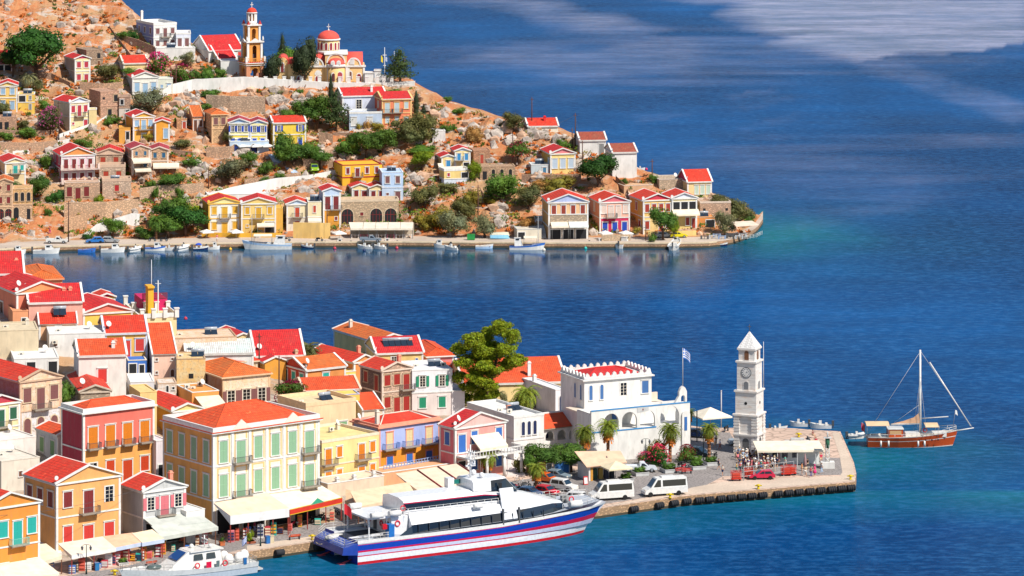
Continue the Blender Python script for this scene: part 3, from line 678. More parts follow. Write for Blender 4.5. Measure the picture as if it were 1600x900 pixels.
# ------------------------------------------------------------------ the near town, front row first
h_ = house
g_ = 'houses of the near town'
def NH(label, *a, kind='house', **k): k.setdefault('group', g_); return house(kind, label, *a, **k)
NH('orange house with turquoise shutters and a green railed balcony at the bottom left corner', -45, -30, 62, 797, 925, 40, 'gR', 'red', ['orange', 'orange'], R='wwbw/.d.d', sh='teal', rail='turq', awn=[(.05, 1.0, 3.4, 5.0, 1.3, 'awn')], D=12)
NH('apricot house with red shutters, roundel gable and central balcony above the souvenir shop awnings', 38, 88, 188, 756, 864, 38, 'gR', 'red', ['apricot', 'apricot'], R='wbp/wdd', L='www/.', sh=['maroon', 'redshut'])
NH('grey stone fronted house with pink shutters and a red roof beside the leaning poles', 190, 224, 290, 768, 852, 36, 'gR', 'red', ['lgrey', 'lgrey'], R='WbW/oo', sh='rose', awn=[(.0, 1.25, 3.9, 3.6, .9, 'c9ccc4')], Lc='bfc3c6')
NH('low white block with a tall white chimney beside the pink shuttered house', 286, 291, 320, 800, 850, 36, 'flat', 'lgrey', 'white', D=6, exs=[('chimney', .1, .3, 0, 3.2, 'white')])
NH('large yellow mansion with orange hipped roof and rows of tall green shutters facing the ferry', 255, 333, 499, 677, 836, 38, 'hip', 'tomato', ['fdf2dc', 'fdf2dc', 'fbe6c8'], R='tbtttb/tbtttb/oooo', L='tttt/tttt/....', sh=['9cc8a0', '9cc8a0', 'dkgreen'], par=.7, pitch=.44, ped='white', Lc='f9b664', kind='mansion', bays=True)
NH('pale yellow two storey house with orange doors between the mansion and the blue house', 497, 503, 592, 693, 764, 40, 'flat', 'beige', ['fbdf98', 'fbd488'], R='bw.bw/dw.dw', sh='orangedoor', D=11, par=.3, exs=[('ac', .1, .3, .2), ('ac', .6, .6, .2), ('dish', .8, .7, 0)], trim='fbe3c8')
NH('tall plain peach house with one pale green shutter behind the mansion', 440, 478, 556, 636, 700, 34, 'flat', 'f7b9a8', ['fbd9ac'], R='.w', sh='green', D=9, par=.5, trim='fbd9ac')
NH('blue upper and orange lower floored house with three blue railed balconies', 551, 592, 687, 668, 742, 38, 'hip', 'red', ['b0bff2', 'f7a12c'], R='bbb/ddd', sh=['cream', 'blue'], par=.35, pitch=.42, ridge='offwhite', fr='salmon', rail='blue', trim='salmon', Lc='a9b4e6', exs=[('chimney', .08, .25, .5, 1.6), ('dish', -.02, .7, 0)])
_r, PW, PD, PHh = NH('pink house with a crimson roof, white columned porch and blue doors', 687, 711, 790, 669, 750, 38, 'gR', 'redd', ['f5a49c', 'f5a49c'], R='dw.w/gwgw', L='w/.', sh='blue', ped='f8c0b8', awn=[(.3, .85, 6.6, 2.6, 1.7, 'awn')], Lc='rose')
b = MB()   # columned porch
b.box(PW*.02, PW*1.12, -3.0, -.1, 3.5, 3.8); b.box(PW*.02, PW*1.12, -3.1, -2.9, 4.5, 4.62); b.box(PW*1.1, PW*1.13, -3.0, -.1, 4.5, 4.62)
for i in range(19): x = PW*(.02+1.1*i/18); b.box(x-.05, x+.05, -3.05, -2.95, 3.8, 4.5)
for i in range(8): b.box(PW*1.105, PW*1.125, -3+.4*i, -2.9+.4*i, 3.8, 4.5)
b.build('balcony', M('plaster', 'white'), _r)
for x in (.05, .42, .76, 1.1):
 c = MB(); c.cyl((PW*x, -2.8, 0), .26, 3.4, .22, 12); c.box(PW*x-.34, PW*x+.34, -3.1, -2.5, 3.25, 3.5); c.build('column', M('plaster', 'white'), _r)
NH('white two storey house with three arched blue windows and a flat terracotta roof', 765, 803, 850, 654, 722, 31, 'flat', 'b5643c', ['white', 'white'], R='.nnn./....', L='w./', sh='navy', D=15, par=.25, exs=[('ac', .3, .3, .1), ('chimney', .6, .5, 0, .6, 'salmon')])
p = ground(848, 709); ph = rad(31)
ar = thing('arcade_house', 'white arcaded loggia under a sloping orange tiled roof beside the clump of green trees', 'house', p, ph, g_)
def arch_wall(b, x0, x1, z0, z1, y, th, arches, mi=0, n=10):
 """wall in the plane y..y+th from x0 to x1 with open arches (centre, halfwidth, springing z, sill z)"""
 xs = x0
 for (cx, hw, sp, sill) in arches:
  b.box(xs, cx-hw, y, y+th, z0, z1, mi)
  if sill > z0: b.box(cx-hw, cx+hw, y, y+th, z0, sill, mi)
  pts = [(cx+hw*math.cos(math.pi*i/n), sp+hw*math.sin(math.pi*i/n)) for i in range(n+1)]
  for i in range(n):
   (a0, c0), (a1, c1) = pts[i], pts[i+1]
   for yy in (y, y+th): b.face([(a0, yy, c0), (a0, yy, z1), (a1, yy, z1), (a1, yy, c1)], mi)
   b.face([(a0, y, c0), (a1, y, c1), (a1, y+th, c1), (a0, y+th, c0)], mi)
  b.face([(cx-hw, y, z1), (cx+hw, y, z1), (cx+hw, y+th, z1), (cx-hw, y+th, z1)], mi)
  xs = cx+hw
 b.box(xs, x1, y, y+th, z0, z1, mi)
b = MB(); arch_wall(b, 0, 7.4, -2, 4.2, 0, .4, [(1.4, .85, 2.7, 1.9), (3.7, .85, 2.7, 1.9), (6.0, .85, 2.7, 1.9)]); b.box(0, 7.4, 3.2, 3.6, -2, 6.0); b.box(7.4, 7.7, 0, 3.6, -2, 4.2); b.box(0, 7.4, .4, 3.2, 1.6, 1.8)
b.build('wall', M('plaster', 'white'), ar)
b = MB(); b.face([(-.2, -.5, 4.1), (7.7, -.5, 4.1), (7.7, 3.6, 6.0), (-.2, 3.6, 6.0)], 0, [(0, 0), (7.9, 0), (7.9, 4.5), (0, 4.5)]); b.face([(-.2, -.5, 3.98), (7.7, -.5, 3.98), (7.7, 3.6, 5.88), (-.2, 3.6, 5.88)], 1); b.build('roof', [M('tile', 'tomato'), M('plain', 'sand')], ar)
b = MB(); b.box(2.2, 3.0, 3.14, 3.2, 1.8, 3.4); b.build('door', M('louvre', 'navy'), ar)
NH('white plastered garden block at the left edge above the orange house', -12, 2, 62, 722, 770, 34, 'flat', 'offwhite', 'offwhite', R='.s.', D=10, trim='offwhite')
NH('low white wall house with a curved top behind the apricot house', -14, -8, 56, 690, 735, 34, 'flat', 'offwhite', 'f7eee6', R='.s..', D=9, trim='f7eee6')
NH('small white house with green shutters and red gable roof under the coral mansion', 57, 91, 129, 680, 728, 34, 'gR', 'tomato', 'white', R='ww', L='ww', sh='green', Lc='e4e6ea')
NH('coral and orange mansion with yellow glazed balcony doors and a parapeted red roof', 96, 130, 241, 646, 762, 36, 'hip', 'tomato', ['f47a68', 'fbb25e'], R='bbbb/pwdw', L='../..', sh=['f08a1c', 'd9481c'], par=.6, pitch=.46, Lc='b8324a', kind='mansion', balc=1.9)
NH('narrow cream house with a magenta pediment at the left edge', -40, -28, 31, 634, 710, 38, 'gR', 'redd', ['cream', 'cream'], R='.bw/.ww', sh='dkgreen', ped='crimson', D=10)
NH('faded peach stone house with arched lower windows, weathered plaster and bright red roof', -22, 31, 96, 596, 692, 38, 'gR', 'red', ['f6c8a0', 'ead8cc'], R='wbw/aaa', sh='plum', wk='worn', fr='sand', Lc='a07068', trim='d9b89a', D=17)  # purple-brown left wall colour has its shade painted in
NH('roofless rubble stone cottage with a bare gable beside the dark green shrub', 106, 126, 172, 612, 645, 14, 'gR', 'red', '@c9b49c', trim='d8c8b4', wk='stone', pil=False)
NH('plain white house with one red shuttered window and an orange red roof', 92, 123, 197, 556, 612, 11, 'gL', 'tomato', 'fbf3ea', R='.w.', L='.s', sh='redshut', D=10, exs=[('chimney', .75, .2, .4, 1.2, 'white')], Lc='dfe3ea', pil=False)
NH('low white terrace house with two wide red doors', 15, 22, 92, 562, 586, 11, 'flat', 'd9b79a', 'white', R='.o.o', sh='redshut', D=10, fr='white')
NH('long white walled building with an air conditioner left of the ochre house', 60, 77, 164, 523, 556, 10, 'flat', 'white', 'white', R='s....', D=8, exs=[('ac', .1, -.02, -1.5)], Lc='e6e8ee')
NH('beige flat roofed house at the left edge with an open yard', -22, -8, 60, 518, 560, 11, 'flat', 'd9bfa0', 'e6d2b0', R='....', D=9, trim='e6d2b0')
NH('small orange plastered terrace block under the coral gable', 5, 20, 44, 487, 520, 14, 'flat', 'e9a27c', 'f7a878', R='.g', D=7, trim='f7a878')
NH('ochre house with tall red doors, pale blue surrounds and a broad red roof', 141, 164, 230, 521, 562, 11, 'gL', 'red', 'f8c060', R='.dw', sh='redshut', fr='dfe4f4', trim='dfe4f4', D=11, L='.')
NH('peach house with maroon shutters and solar panels on its low red roof', 48, 61, 121, 506, 532, 10, 'lean', 'red', 'fbc79c', R='.w.', sh='maroon', D=9, pitch=.32, exs=[('solar', .4, .3, 1.0)], Lc='eceef2')
NH('salmon pink house with a long red ridge roof and a small clay chimney', 35, 45, 129, 473, 520, 11, 'gL', 'redd', 'f9b8a4', D=12, R='....', exs=[('chimney', .68, .3, .6, 1.0, 'salmon')], pil=False)
NH('coral house with a wide white framed orange pediment and roundel', 0, 26, 104, 458, 512, 26, 'gR', 'redd', 'f79274', R='..', L='.d.', ped='f9a066', D=16, sh='brown', pitch=.34)
NH('yellow house with a coral pediment beside the seafront villa', 117, 130, 207, 490, 522, 22, 'gR', 'redd', 'fcd460', ped='f0806a', D=13, R='..', pitch=.30)
NH('tiny yellow rooftop hut with blue shutters and a magenta gable', 141, 154, 180, 459, 478, 18, 'gR', 'red', 'fbd45c', R='W', sh='bluegrey', ped='magenta', D=5, over=.2)
NH('white house with a crimson roof at the far left by the water', -40, -12, 37, 428, 470, 10, 'gL', 'redd', 'white', D=14, pitch=.4)
NH('orange stone house with an orange hipped roof by the water at far left', 18, 42, 97, 437, 470, 14, 'hip', 'rust', 'f2b186', trim='f2b186', D=14, pitch=.3)
r_, w_, d_, hh_ = NH('cream seafront villa with white parapet piers and a magenta roof terrace', 196, 222, 276, 498, 534, 16, 'flat', 'f4e2d6', 'cream', R='.w.', sh='white', D=16, par=.1, kind='villa')
b = MB()
for i in range(4):
 for j in (0, 1, 2): b.box(w_*i/3-.35, w_*i/3+.35, d_*j/2-.35, d_*j/2+.35, hh_, hh_+1.5); b.box(w_*i/3-.45, w_*i/3+.45, d_*j/2-.45, d_*j/2+.45, hh_+1.5, hh_+1.65)
b.box(0, w_, -.1, .1, hh_+.1, hh_+.8); b.box(w_-.1, w_+.1, 0, d_, hh_+.1, hh_+.8); b.build('parapet', M('plaster', 'white'), r_)
b = MB(); b.box(w_*.25, w_*.98, d_*.5, d_*.98, hh_, hh_+2.0); b.build('roof_room', M('plaster', 'd61a66'), r_)
b = MB();
for i in range(40): b.box(w_*.25+w_*.73*i/39-.03, w_*.25+w_*.73*i/39+.03, d_*.5-.03, d_*.5+.03, hh_+2, hh_+3.0)
b.box(w_*.25, w_*.98, d_*.5-.05, d_*.5+.05, hh_+3.0, hh_+3.1); b.build('railing', M('plain', 'maroon'), r_)
b = MB(); b.box(w_*.30, w_*.46, d_*.25, d_*.4, hh_, hh_+4.6); b.box(w_*.28, w_*.48, d_*.23, d_*.42, hh_+4.6, hh_+4.9); b.build('chimney', M('plaster', 'f5b82e'), r_)
b = MB(); b.cyl((w_*.62, d_*.7, hh_), .07, 8.5, .04, 6); b.build('flagpole', M('plain', 'white'), r_)
NH('low blue painted shed with a flat awning under the ochre house', 196, 200, 229, 564, 584, 11, 'flat', 'f3c9a8', 'blue', R='og', D=5, trim='offwhite')
NH('pink washed house with small square windows and an orange shed roof', 224, 238, 276, 553, 594, 12, 'lean', 'tomato', 'fbcfb8', R='s.s/s.a', D=9, sh='brown', pitch=.42, Lc='ece2e4', trim='white', band=False)
NH('roofless ochre ruin with peeling yellow plaster', 263, 276, 321, 562, 612, 8, 'flat', 'c99a6c', 'eec27c', R='.s.', L='n', wk='worn', D=7, trim='c9a684', sh='dark', fr=None, Lc='9a7a62')
NH('ruined stone yard hut with a small arched opening beside the bush', 240, 247, 276, 600, 618, 10, 'flat', 'c9a284', 'e4cdb8', R='.ns', wk='worn', D=5, sh='dark', trim='d9b89a')
NH('white walled terrace with a rounded end below the blue shed', 198, 204, 241, 598, 625, 10, 'flat', 'offwhite', 'f2eef0', D=8)
NH('long peach stone wall building near the water', 231, 270, 370, 530, 560, 12, 'flat', 'c99b78', 'f1c49c', D=9, wk='worn', trim='d4a884', Lc='b08c74')
NH('small cream house with a crimson roof near the water', 352, 368, 392, 527, 545, 24, 'gR', 'redd', 'fbdca0', D=9)
NH('long whitewashed roofed warehouse near the water', 279, 291, 396, 553, 575, 8, 'gL', 'white', 'white', D=10, pitch=.3)
NH('peach house with a low red hipped roof and white ridge lines', 296, 338, 402, 567, 592, 20, 'hip', 'red', 'f6cfa4', D=14, pitch=.34, trim='sand', R='.s')
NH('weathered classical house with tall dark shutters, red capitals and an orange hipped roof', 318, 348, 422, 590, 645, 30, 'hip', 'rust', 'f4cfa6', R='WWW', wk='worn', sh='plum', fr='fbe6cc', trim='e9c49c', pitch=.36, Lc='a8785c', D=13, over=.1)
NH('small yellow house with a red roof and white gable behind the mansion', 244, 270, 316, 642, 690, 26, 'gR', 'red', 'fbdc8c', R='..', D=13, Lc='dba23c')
NH('tall plain yellow wall house between the coral mansion and the small red roof', 214, 219, 245, 614, 680, 20, 'flat', 'cream', 'fbd48c', D=7, trim='fbd48c')
NH('orange house with a cream awning below the classical house', 277, 300, 342, 614, 648, 24, 'flat', 'f2d5bc', 'f0a050', D=8, awn=[(.1, 1.0, 2.9, 4.0, 1.0, 'eee2cc')], exs=[('ac', .1, .5, .1), ('ac', .7, .7, .1)])
NH('white house with a long dark red roof near the water', 384, 399, 475, 556, 580, 10, 'gL', 'redd', 'f7e8e0', D=15, pitch=.42)
NH('long low white shed by the water left of the palm', 384, 390, 452, 536, 550, 9, 'flat', 'white', 'white', D=10)
NH('small ochre gabled house by the wooden pole', 404, 414, 447, 566, 590, 26, 'gR', 'redd', 'e8a23c', D=9, pil=False)
NH('brick red gabled house with teal shutters and an orange roof', 440, 478, 540, 578, 612, 34, 'gL', 'rust', 'ee9a52', L='www', R='.w.', sh='teal', Lc='d4472e', ped='d4472e', D=None, exs=[('chimney', .3, .9, .4, 1.6, 'stone')])
NH('orange house with a long red roof and a white roundel gable', 501, 553, 588, 566, 605, 36, 'gR', 'red', 'f79a52', R='.w', sh='teal', D=14, pitch=.42)
NH('low yellow annex with white parapet beside the orange house', 516, 533, 556, 582, 606, 28, 'flat', 'f6d4c4', 'fbd670', R='ww', sh='teal', D=6, exs=[('dish', .3, .5, 0), ('dish', .8, .6, 0)])
NH('cream house with a broad orange roof by the water, topmost of the near town', 533, 588, 641, 534, 560, 30, 'gR', 'rust', 'fbd890', D=17, pitch=.30, R='s.')
NH('yellow house with solar panels on its bright red roof and a blue shuttered window', 572, 588, 661, 552, 580, 12, 'gL', 'redd', 'fbd98a', R='.p.s', sh='blue', D=11, exs=[('solar', .2, .25, .75, 5)])
NH('low house with a red hipped roof behind the pine tree', 637, 668, 709, 557, 582, 16, 'hip', 'tomato', 'rose2', D=14, pitch=.36)
NH('red hipped roof house half hidden by the pine tree', 655, 676, 735, 588, 612, 14, 'hip', 'tomato', 'ccc4c8', D=10, pitch=.34)
NH('brown stone house with red doors, a balcony and a red gable roof', 563, 597, 643, 579, 648, 34, 'gR', 'red', ['@dcb8a0', '@dcb8a0'], R='wwb/wdd', L='wd/g.', sh='b02a20', fr=None, trim='e9d3c0', ped='dcb8a0', wk='stone', Lc='8a7068')
NH('white house with green shutters and rust stained walls', 640, 644, 707, 580, 648, 14, 'flat', 'e9b494', ['f4f1f4', 'f6e6e0'], R='WW/ww', sh='1f9a72', D=10, wk='plaster', exs=[('ac', .9, .4, 0)])
NH('low pale annex with a stepped wall right of the green shuttered house', 700, 706, 726, 612, 650, 14, 'flat', 'f2dccc', 'f4ecec', D=7)
NH('pale peach house with an orange roof beside the bougainvillea', 462, 476, 562, 611, 645, 14, 'gL', 'tomato', 'fbd4b8', D=10, pitch=.26, R='...s', trim='fbd4b8')
NH('yellow terrace house with a pale blue edge below the brown stone house', 512, 524, 562, 618, 660, 16, 'flat', 'e07070', 'fbd468', D=6, trim='c8cdea')
NH('long red roofed warehouse with a white chimney behind the pine tree', 700, 724, 884, 600, 632, 9, 'gL', 'tomato', 'fbe0a0', D=17, pitch=.34, R='......', trim='f5f0ea', exs=[('chimney', .66, .12, .2, 2.8, 'white')], kind='warehouse')
NH('long white wall house behind the crenellated building', 850, 858, 1010, 585, 620, 8, 'flat', 'f2e4dc', 'f4eeee', D=6)
NH('white flat roofed annex with a blue door beside the date palms', 815, 868, 886, 610, 650, 26, 'flat', 'f2d8be', 'f4f2f6', L='.d..', R='n', sh='navy', D=13, exs=[('chimney', .2, .7, 0, 1.0, 'white')])
NH('white alley wall house beside the coral mansion', 236, 244, 262, 690, 760, 30, 'flat', 'offwhite', 'f0e6ea', R='g', D=8, sh='dkgreen')
NH('low terracotta tiled shed below the brown stone house', 556, 566, 600, 640, 668, 20, 'lean', 'tomato', 'fbe2c4', D=6, pitch=.3)
# ------------------------------------------------------------------ houses on the far hillside
gf = 'houses of the far hillside'
def FH(label, *a, kind='house', **k): k.setdefault('group', gf); k.setdefault('D', 8.5); k['far'] = True; k.setdefault('found', 3.5); return house(kind, label, *a, **k)
FH('lavender and white crenellated mansion high on the ridge', 213, 240, 276, 40, 78, 27, 'flat', 'offwhite', ['white', 'white'], R='wbw/www', L='www/.ww', sh='plum', Lc='a8abd8', trim='white', D=None, par=.5, kind='mansion', exs=[('chimney', .05, .75, .3, 2.6, 'white')], band=True)
FH('lower white wing with battlements right of the lavender mansion', 272, 275, 298, 54, 80, 24, 'flat', 'offwhite', 'eceefa', R='ww', sh='plum', par=.3)
FH('white basement terrace house below the lavender mansion', 238, 244, 305, 76, 96, 22, 'flat', 'offwhite', 'white', R='....', D=5)
FH('long white gabled hall with a bright red roof left of the bell tower', 300, 326, 380, 79, 97, 24, 'gL', 'redd', 'white', R='..w.w', D=None, sh='redshut', pitch=.5, pil=False)
FH('low cream shed with a red roof in front of the long hall', 318, 341, 369, 92, 106, 24, 'gL', 'redd', 'cream', D=None, pitch=.5, pil=False)
FH('white vaulted store with a sloping parapet beside the bell tower', 340, 345, 378, 96, 118, 18, 'flat', 'white', 'white', D=6)
FH('tall narrow cream house with crimson shutters and a grey side wall', 96, 117, 141, 92, 131, 18, 'gR', 'redd', ['cream', 'cream'], R='ww/wd', sh='crimson', ped='d83a68', Lc='c9c3c6', L='./s')  # shaded look of the left wall put into its colour
FH('roofless grey stone house with empty windows behind the crimson shuttered one', 113, 135, 161, 79, 106, 14, 'flat', 'stone', '@b89c84', R='.g/.w', sh='brown', fr=None, trim='b89c84')
FH('cream double roofed house beside the olive on the terrace', 179, 193, 231, 99, 122, 14, 'gL', 'red', 'fbdc9a', R='....', trim='f3ead8', Lc='e9e6e8')
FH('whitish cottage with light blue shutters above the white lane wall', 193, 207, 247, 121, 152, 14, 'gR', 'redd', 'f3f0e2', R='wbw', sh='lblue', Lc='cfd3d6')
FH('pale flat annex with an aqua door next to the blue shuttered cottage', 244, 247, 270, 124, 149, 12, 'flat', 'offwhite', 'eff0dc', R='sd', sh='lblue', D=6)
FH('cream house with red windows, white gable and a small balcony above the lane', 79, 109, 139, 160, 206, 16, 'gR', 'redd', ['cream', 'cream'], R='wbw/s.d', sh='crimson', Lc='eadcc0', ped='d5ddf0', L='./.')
FH('low yellow annex of the balcony house with a white wall', 136, 139, 151, 172, 200, 14, 'flat', 'cream', 'fbe3a4', D=5)
FH('tall roofless pink stone ruin in the middle of the upper village', 134, 157, 186, 144, 188, 16, 'flat', 'stone', '@dcae92', R='s.w/.w.', fr=None, sh='dark', trim='dcae92')
FH('lower broken stone ruin with a whitewashed base', 182, 186, 204, 152, 185, 12, 'flat', 'stone', ['@c9a48c', 'ead9cc'], R='w./.w', sh='dark', D=6, trim='c9a48c')
FH('orange yellow gabled house with pale blue shutters', 191, 208, 241, 183, 224, 15, 'gR', 'redd', ['fbb84c', 'fbb84c'], R='wbw/.d.', sh='lblue', L='../.d', Lc='e39a30')
FH('ochre side wing with a small red roof right of the pale blue shutters', 239, 242, 265, 192, 225, 13, 'gR', 'redd', 'fbb040', R='.w', sh='lblue', D=6)
FH('low ochre side block with a dark door left of the pale blue shutters', 183, 186, 204, 200, 222, 13, 'flat', 'f0ae4c', 'f0ae4c', R='.d', sh='dark', D=5, trim='f0ae4c')
FH('small stone hut with a red door near the ochre boulders', 273, 276, 292, 187, 201, 12, 'flat', 'rust', '@e0a87c', R='.d', sh='brick', D=5, trim='e0a87c')
FH('brick coloured cottage with a low orange roof', 292, 301, 318, 182, 205, 14, 'lean', 'rust', 'e9a87c', R='dw', sh='brown', D=6, trim='e9a87c')
FH('sand stone house with an orange hipped roof and two shuttered windows', 316, 331, 355, 179, 224, 15, 'hip', 'rust', ['@f0c494', '@f0c494'], R='ww/..', sh='plum', fr=None, D=8, trim='f0c494')
FH('left half of the white and yellow twin house with blue gables and parasols', 355, 358, 390, 192, 230, 6, 'gR', 'crimson', ['fdf0b0', 'f9d84c'], R='WWW/ddd', sh='royal', ped='a9c8ee', D=8)
FH('right half of the white and yellow twin house with blue gables', 389, 391, 417, 193, 230, 6, 'gR', 'crimson', ['fdf0b0', 'f9d84c'], R='WW/dd', sh='royal', ped='a9c8ee', D=8)
FH('bright yellow house with royal blue shutters and a red ridge roof', 416, 427, 478, 192, 230, 12, 'gL', 'red', ['fbd64a', 'fbd64a'], R='W.W/d.d', L='w/.', sh='royal', D=8, pitch=.3)
FH('light blue terrace house front below the twin blue gables', 355, 359, 420, 222, 240, 6, 'flat', 'paleblue', 'cfe2f6', R='A.A.', D=5, sh='royal')
FH('white hillside house with a long red roof by the pines', 522, 535, 603, 150, 178, 12, 'gL', 'redd', 'e4e8f8', R='.p..', D=8, sh='offwhite', pitch=.4, exs=[('chimney', .7, .2, .3, 1.6, 'white')])
FH('pale blue flat roofed house with a white parapet below the long red roof', 540, 546, 597, 178, 204, 12, 'flat', 'coral', 'cddcf2', R='w.w.', D=7, sh='white', par=.4)
FH('coral house with yellow trim, long balcony and a red roof', 583, 597, 643, 155, 199, 14, 'gL', 'redd', ['f58a62', 'f58a62'], R='bbw/wwd', sh='cfe0e8', trim='fbd08c', fr='fbd08c', Lc='ea6a4c', L='w/.', D=9, pitch=.3)
FH('red roofed house on stilts at the left edge with washing on its veranda', -12, -6, 19, 98, 112, 12, 'lean', 'redd', 'maroon', R='oo', D=7, trim='rose')
FH('yellow cottage at the left edge with light blue shutters', -9, -3, 27, 134, 172, 9, 'gR', 'redd', ['fbd07a', 'fbc85c'], R='ww/wd', sh='lblue', D=8)
FH('yellow annex with a shaded upper terrace beside the left edge cottage', 25, 28, 54, 148, 172, 9, 'flat', 'stone', 'fbcf5e', R='ow/.d', sh='grey', D=6)
r_, W_, D_, h_ = FH('pink and white mansion with a yellow pediment and two balustraded terraces', 75, 96, 148, 243, 286, 12, 'gR', 'redd', ['f8d4dc', 'f8d4dc'], R='dddd/dddd', sh='maroon', ped='f39a52', Lc='d9506c', L='ww/ww', D=11, kind='mansion', pitch=.42)
for zz, dz in ((h_*.5, 1.5), (0.05, 2.6)):
 b = MB(); b.box(-.4, W_+1, -dz, 0, zz-.2, zz)
 for i in range(6): x = -.4+(W_+1.2)*i/5.2; b.box(x, x+.5, -dz-.05, -dz+.4, zz, zz+1.15)
 b.build('terrace', M('plaster', 'f6dccf'), r_)
 b = MB(); b.box(-.3, W_+.9, -dz+.12, -dz+.2, zz+.85, zz+.93)
 for i in range(50): x = -.3+(W_+1.2)*i/49; b.box(x, x+.05, -dz+.13, -dz+.18, zz, zz+.85)
 b.build('railing', M('plain', 'maroon'), r_)
FH('rough stone basement with three doors under the pink mansion', 97, 101, 156, 286, 316, 10, 'flat', 'sand', '@e6bd9c', R='wdw.', sh='maroon', D=4, trim='f3d9c6', fr=None)
FH('stone house with rust red shutters right of the pink mansion', 146, 150, 192, 240, 262, 10, 'gR', 'redd', '@e0bfa4', R='dd', sh='c4452c', D=9, trim='e0bfa4', fr=None)
FH('middle stone terrace floor with two rust red double doors', 151, 155, 196, 262, 284, 10, 'flat', 'sand', '@e6c8ae', R='dd', sh='c4452c', D=5, trim='e0bfa4', fr=None, par=.6)
FH('lowest stone terrace floor with one crimson shuttered window', 155, 160, 205, 284, 305, 10, 'flat', 'sand', '@e6c8ae', R='.w.', sh='c8242c', D=5, trim='e0bfa4', fr=None, par=.6)
FH('stone house with teal blue windows and beige awnings', 190, 206, 234, 233, 277, 14, 'gR', 'crimson', ['@e0b494', '@e0b494', '@e0b494'], R='ww/.b/..', L='ww/.w/..', sh='2e6a92', fr=None, trim='f3dccb', awn=[(0, 1, 4.4, 2, .6, 'awn'), (0.1, 1, 2.4, 2.4, .6, 'awn')], D=9)
FH('second stone house with teal blue windows and a red gable roof', 232, 235, 263, 235, 268, 12, 'gR', 'crimson', ['@e4b894', '@e4b894'], R='ww/..', sh='2e6a92', fr=None, trim='f3dccb', awn=[(.15, 1.6, 2.0, 2.6, .7, 'awn')], D=9)
FH('cream house with turquoise shutters near the left edge', -12, 8, 40, 254, 290, 12, 'gR', 'redd', ['fbe0ae', 'fbe0ae'], R='.bw/...', sh='teal', Lc='f0cfa0', D=11)
FH('stone house with dark arches and a wooden balcony at the left edge', -14, -6, 20, 285, 343, 8, 'gR', 'rust', ['@eac29c', '@eac29c', '@eac29c'], R='sw/ww/AA', sh='maroon', fr=None, trim='eac29c', D=8)
FH('lower stone wing with small arched windows beside the wooden balcony', 17, 20, 50, 296, 343, 8, 'flat', 'sand', ['@f0c084', '@eac29c'], R='aaa/A.g', sh='dark', fr=None, trim='eac29c', D=7)
k3 = dict(D=9, par=0)
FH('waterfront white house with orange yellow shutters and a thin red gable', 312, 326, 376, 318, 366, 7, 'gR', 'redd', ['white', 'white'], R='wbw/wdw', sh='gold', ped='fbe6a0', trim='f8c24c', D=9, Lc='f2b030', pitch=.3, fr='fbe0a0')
FH('waterfront yellow house with orange yellow shutters, twin of the white one', 374, 377, 431, 318, 366, 7, 'gR', 'redd', ['fbd27c', 'f8cd70'], R='wbw/s.o', sh='gold', ped='fbd27c', D=9, pitch=.3, awn=[(.45, .95, 2.6, 1.6, .5, 'awn')])
FH('yellow wall house with outside steps right of the yellow twin', 428, 431, 442, 326, 364, 7, 'flat', 'f2b84c', 'f2b84c', D=6, trim='f8cd70')
FH('waterfront cream house with a brick red balcony door and pale blue gable', 441, 448, 481, 319, 361, 10, 'gR', 'red', ['fbe8bc', 'f6ecd6'], R='.b./.d.', sh='d9502c', ped='cfe0f4', D=8)
FH('low cream wing with a red roof and solar panels behind the pale blue gable', 478, 481, 502, 316, 362, 9, 'flat', 'red', ['fbe8bc', 'fbe0a8'], R='.w./ooo', sh='d9502c', D=8, exs=[('solar', .2, .3, .0, 2)], awn=[(.0, 1, 3.2, 1.6, .6, 'awn')])
FH('tall narrow house with a light blue gable upper floor and orange base', 496, 505, 532, 299, 358, 11, 'gR', 'redd', ['cde0f8', 'f2a83c'], R='db/.s', sh='maroon', ped='cde0f8', D=8, Lc='b4c8e4')
FH('cream gabled house, left of the pair on the stone arcade', 542, 550, 576, 293, 315, 10, 'gR', 'redd', 'fbe2a8', R='wd', sh='maroon', D=7, L='w')
FH('cream gabled house, right of the pair on the stone arcade', 574, 577, 602, 294, 316, 10, 'gR', 'redd', 'fbe2a8', R='ww', sh='maroon', D=7)
FH('stone arcade house with maroon arched doors above the restaurant', 526, 530, 623, 316, 352, 8, 'flat', 'e0c4a4', '@dcbf9c', R='AsAA', sh='maroon', fr='sand', D=5, trim='e6cdae', par=.5)
FH('bright yellow block with a red roof edge and maroon windows', 519, 535, 597, 259, 296, 13, 'flat', 'f3ead0', ['fbc02c', 'fbc02c'], R='wbww/....', sh='maroon', L='./.', D=9, trim='b82838', par=.05)
FH('light blue cube house with white parapet', 591, 597, 630, 270, 316, 10, 'flat', 'offwhite', ['c4dcfa', 'd4e6fc'], R='ww/sd', sh='plum', D=8, trim='eaf2fc')
FH('cream house with light blue shutters and a red gable, standing right of its lower wing', 704, 711, 735, 236, 266, 11, 'gR', 'redd', ['fbe0a0', 'fbe0a0'], R='bd/.o', sh='3f9bd8', ped='d6e0f4', D=7, rail='3f9bd8')
FH('lower cream wing with a blue railed terrace and small blue window', 682, 690, 711, 246, 268, 11, 'gR', 'redd', 'fbe0a0', R='w', sh='3f9bd8', D=7, ped='e4ecf8', awn=[(-.3, .1, 2.0, 1.6, .6, 'awn')])
FH('yellow and white basement with a crimson shutter under the blue railed terrace', 686, 694, 733, 268, 292, 11, 'flat', 'cfe0ea', ['fbd98a', 'e8eefa'], R='w.o/...', sh='crimson', D=4, par=.5)
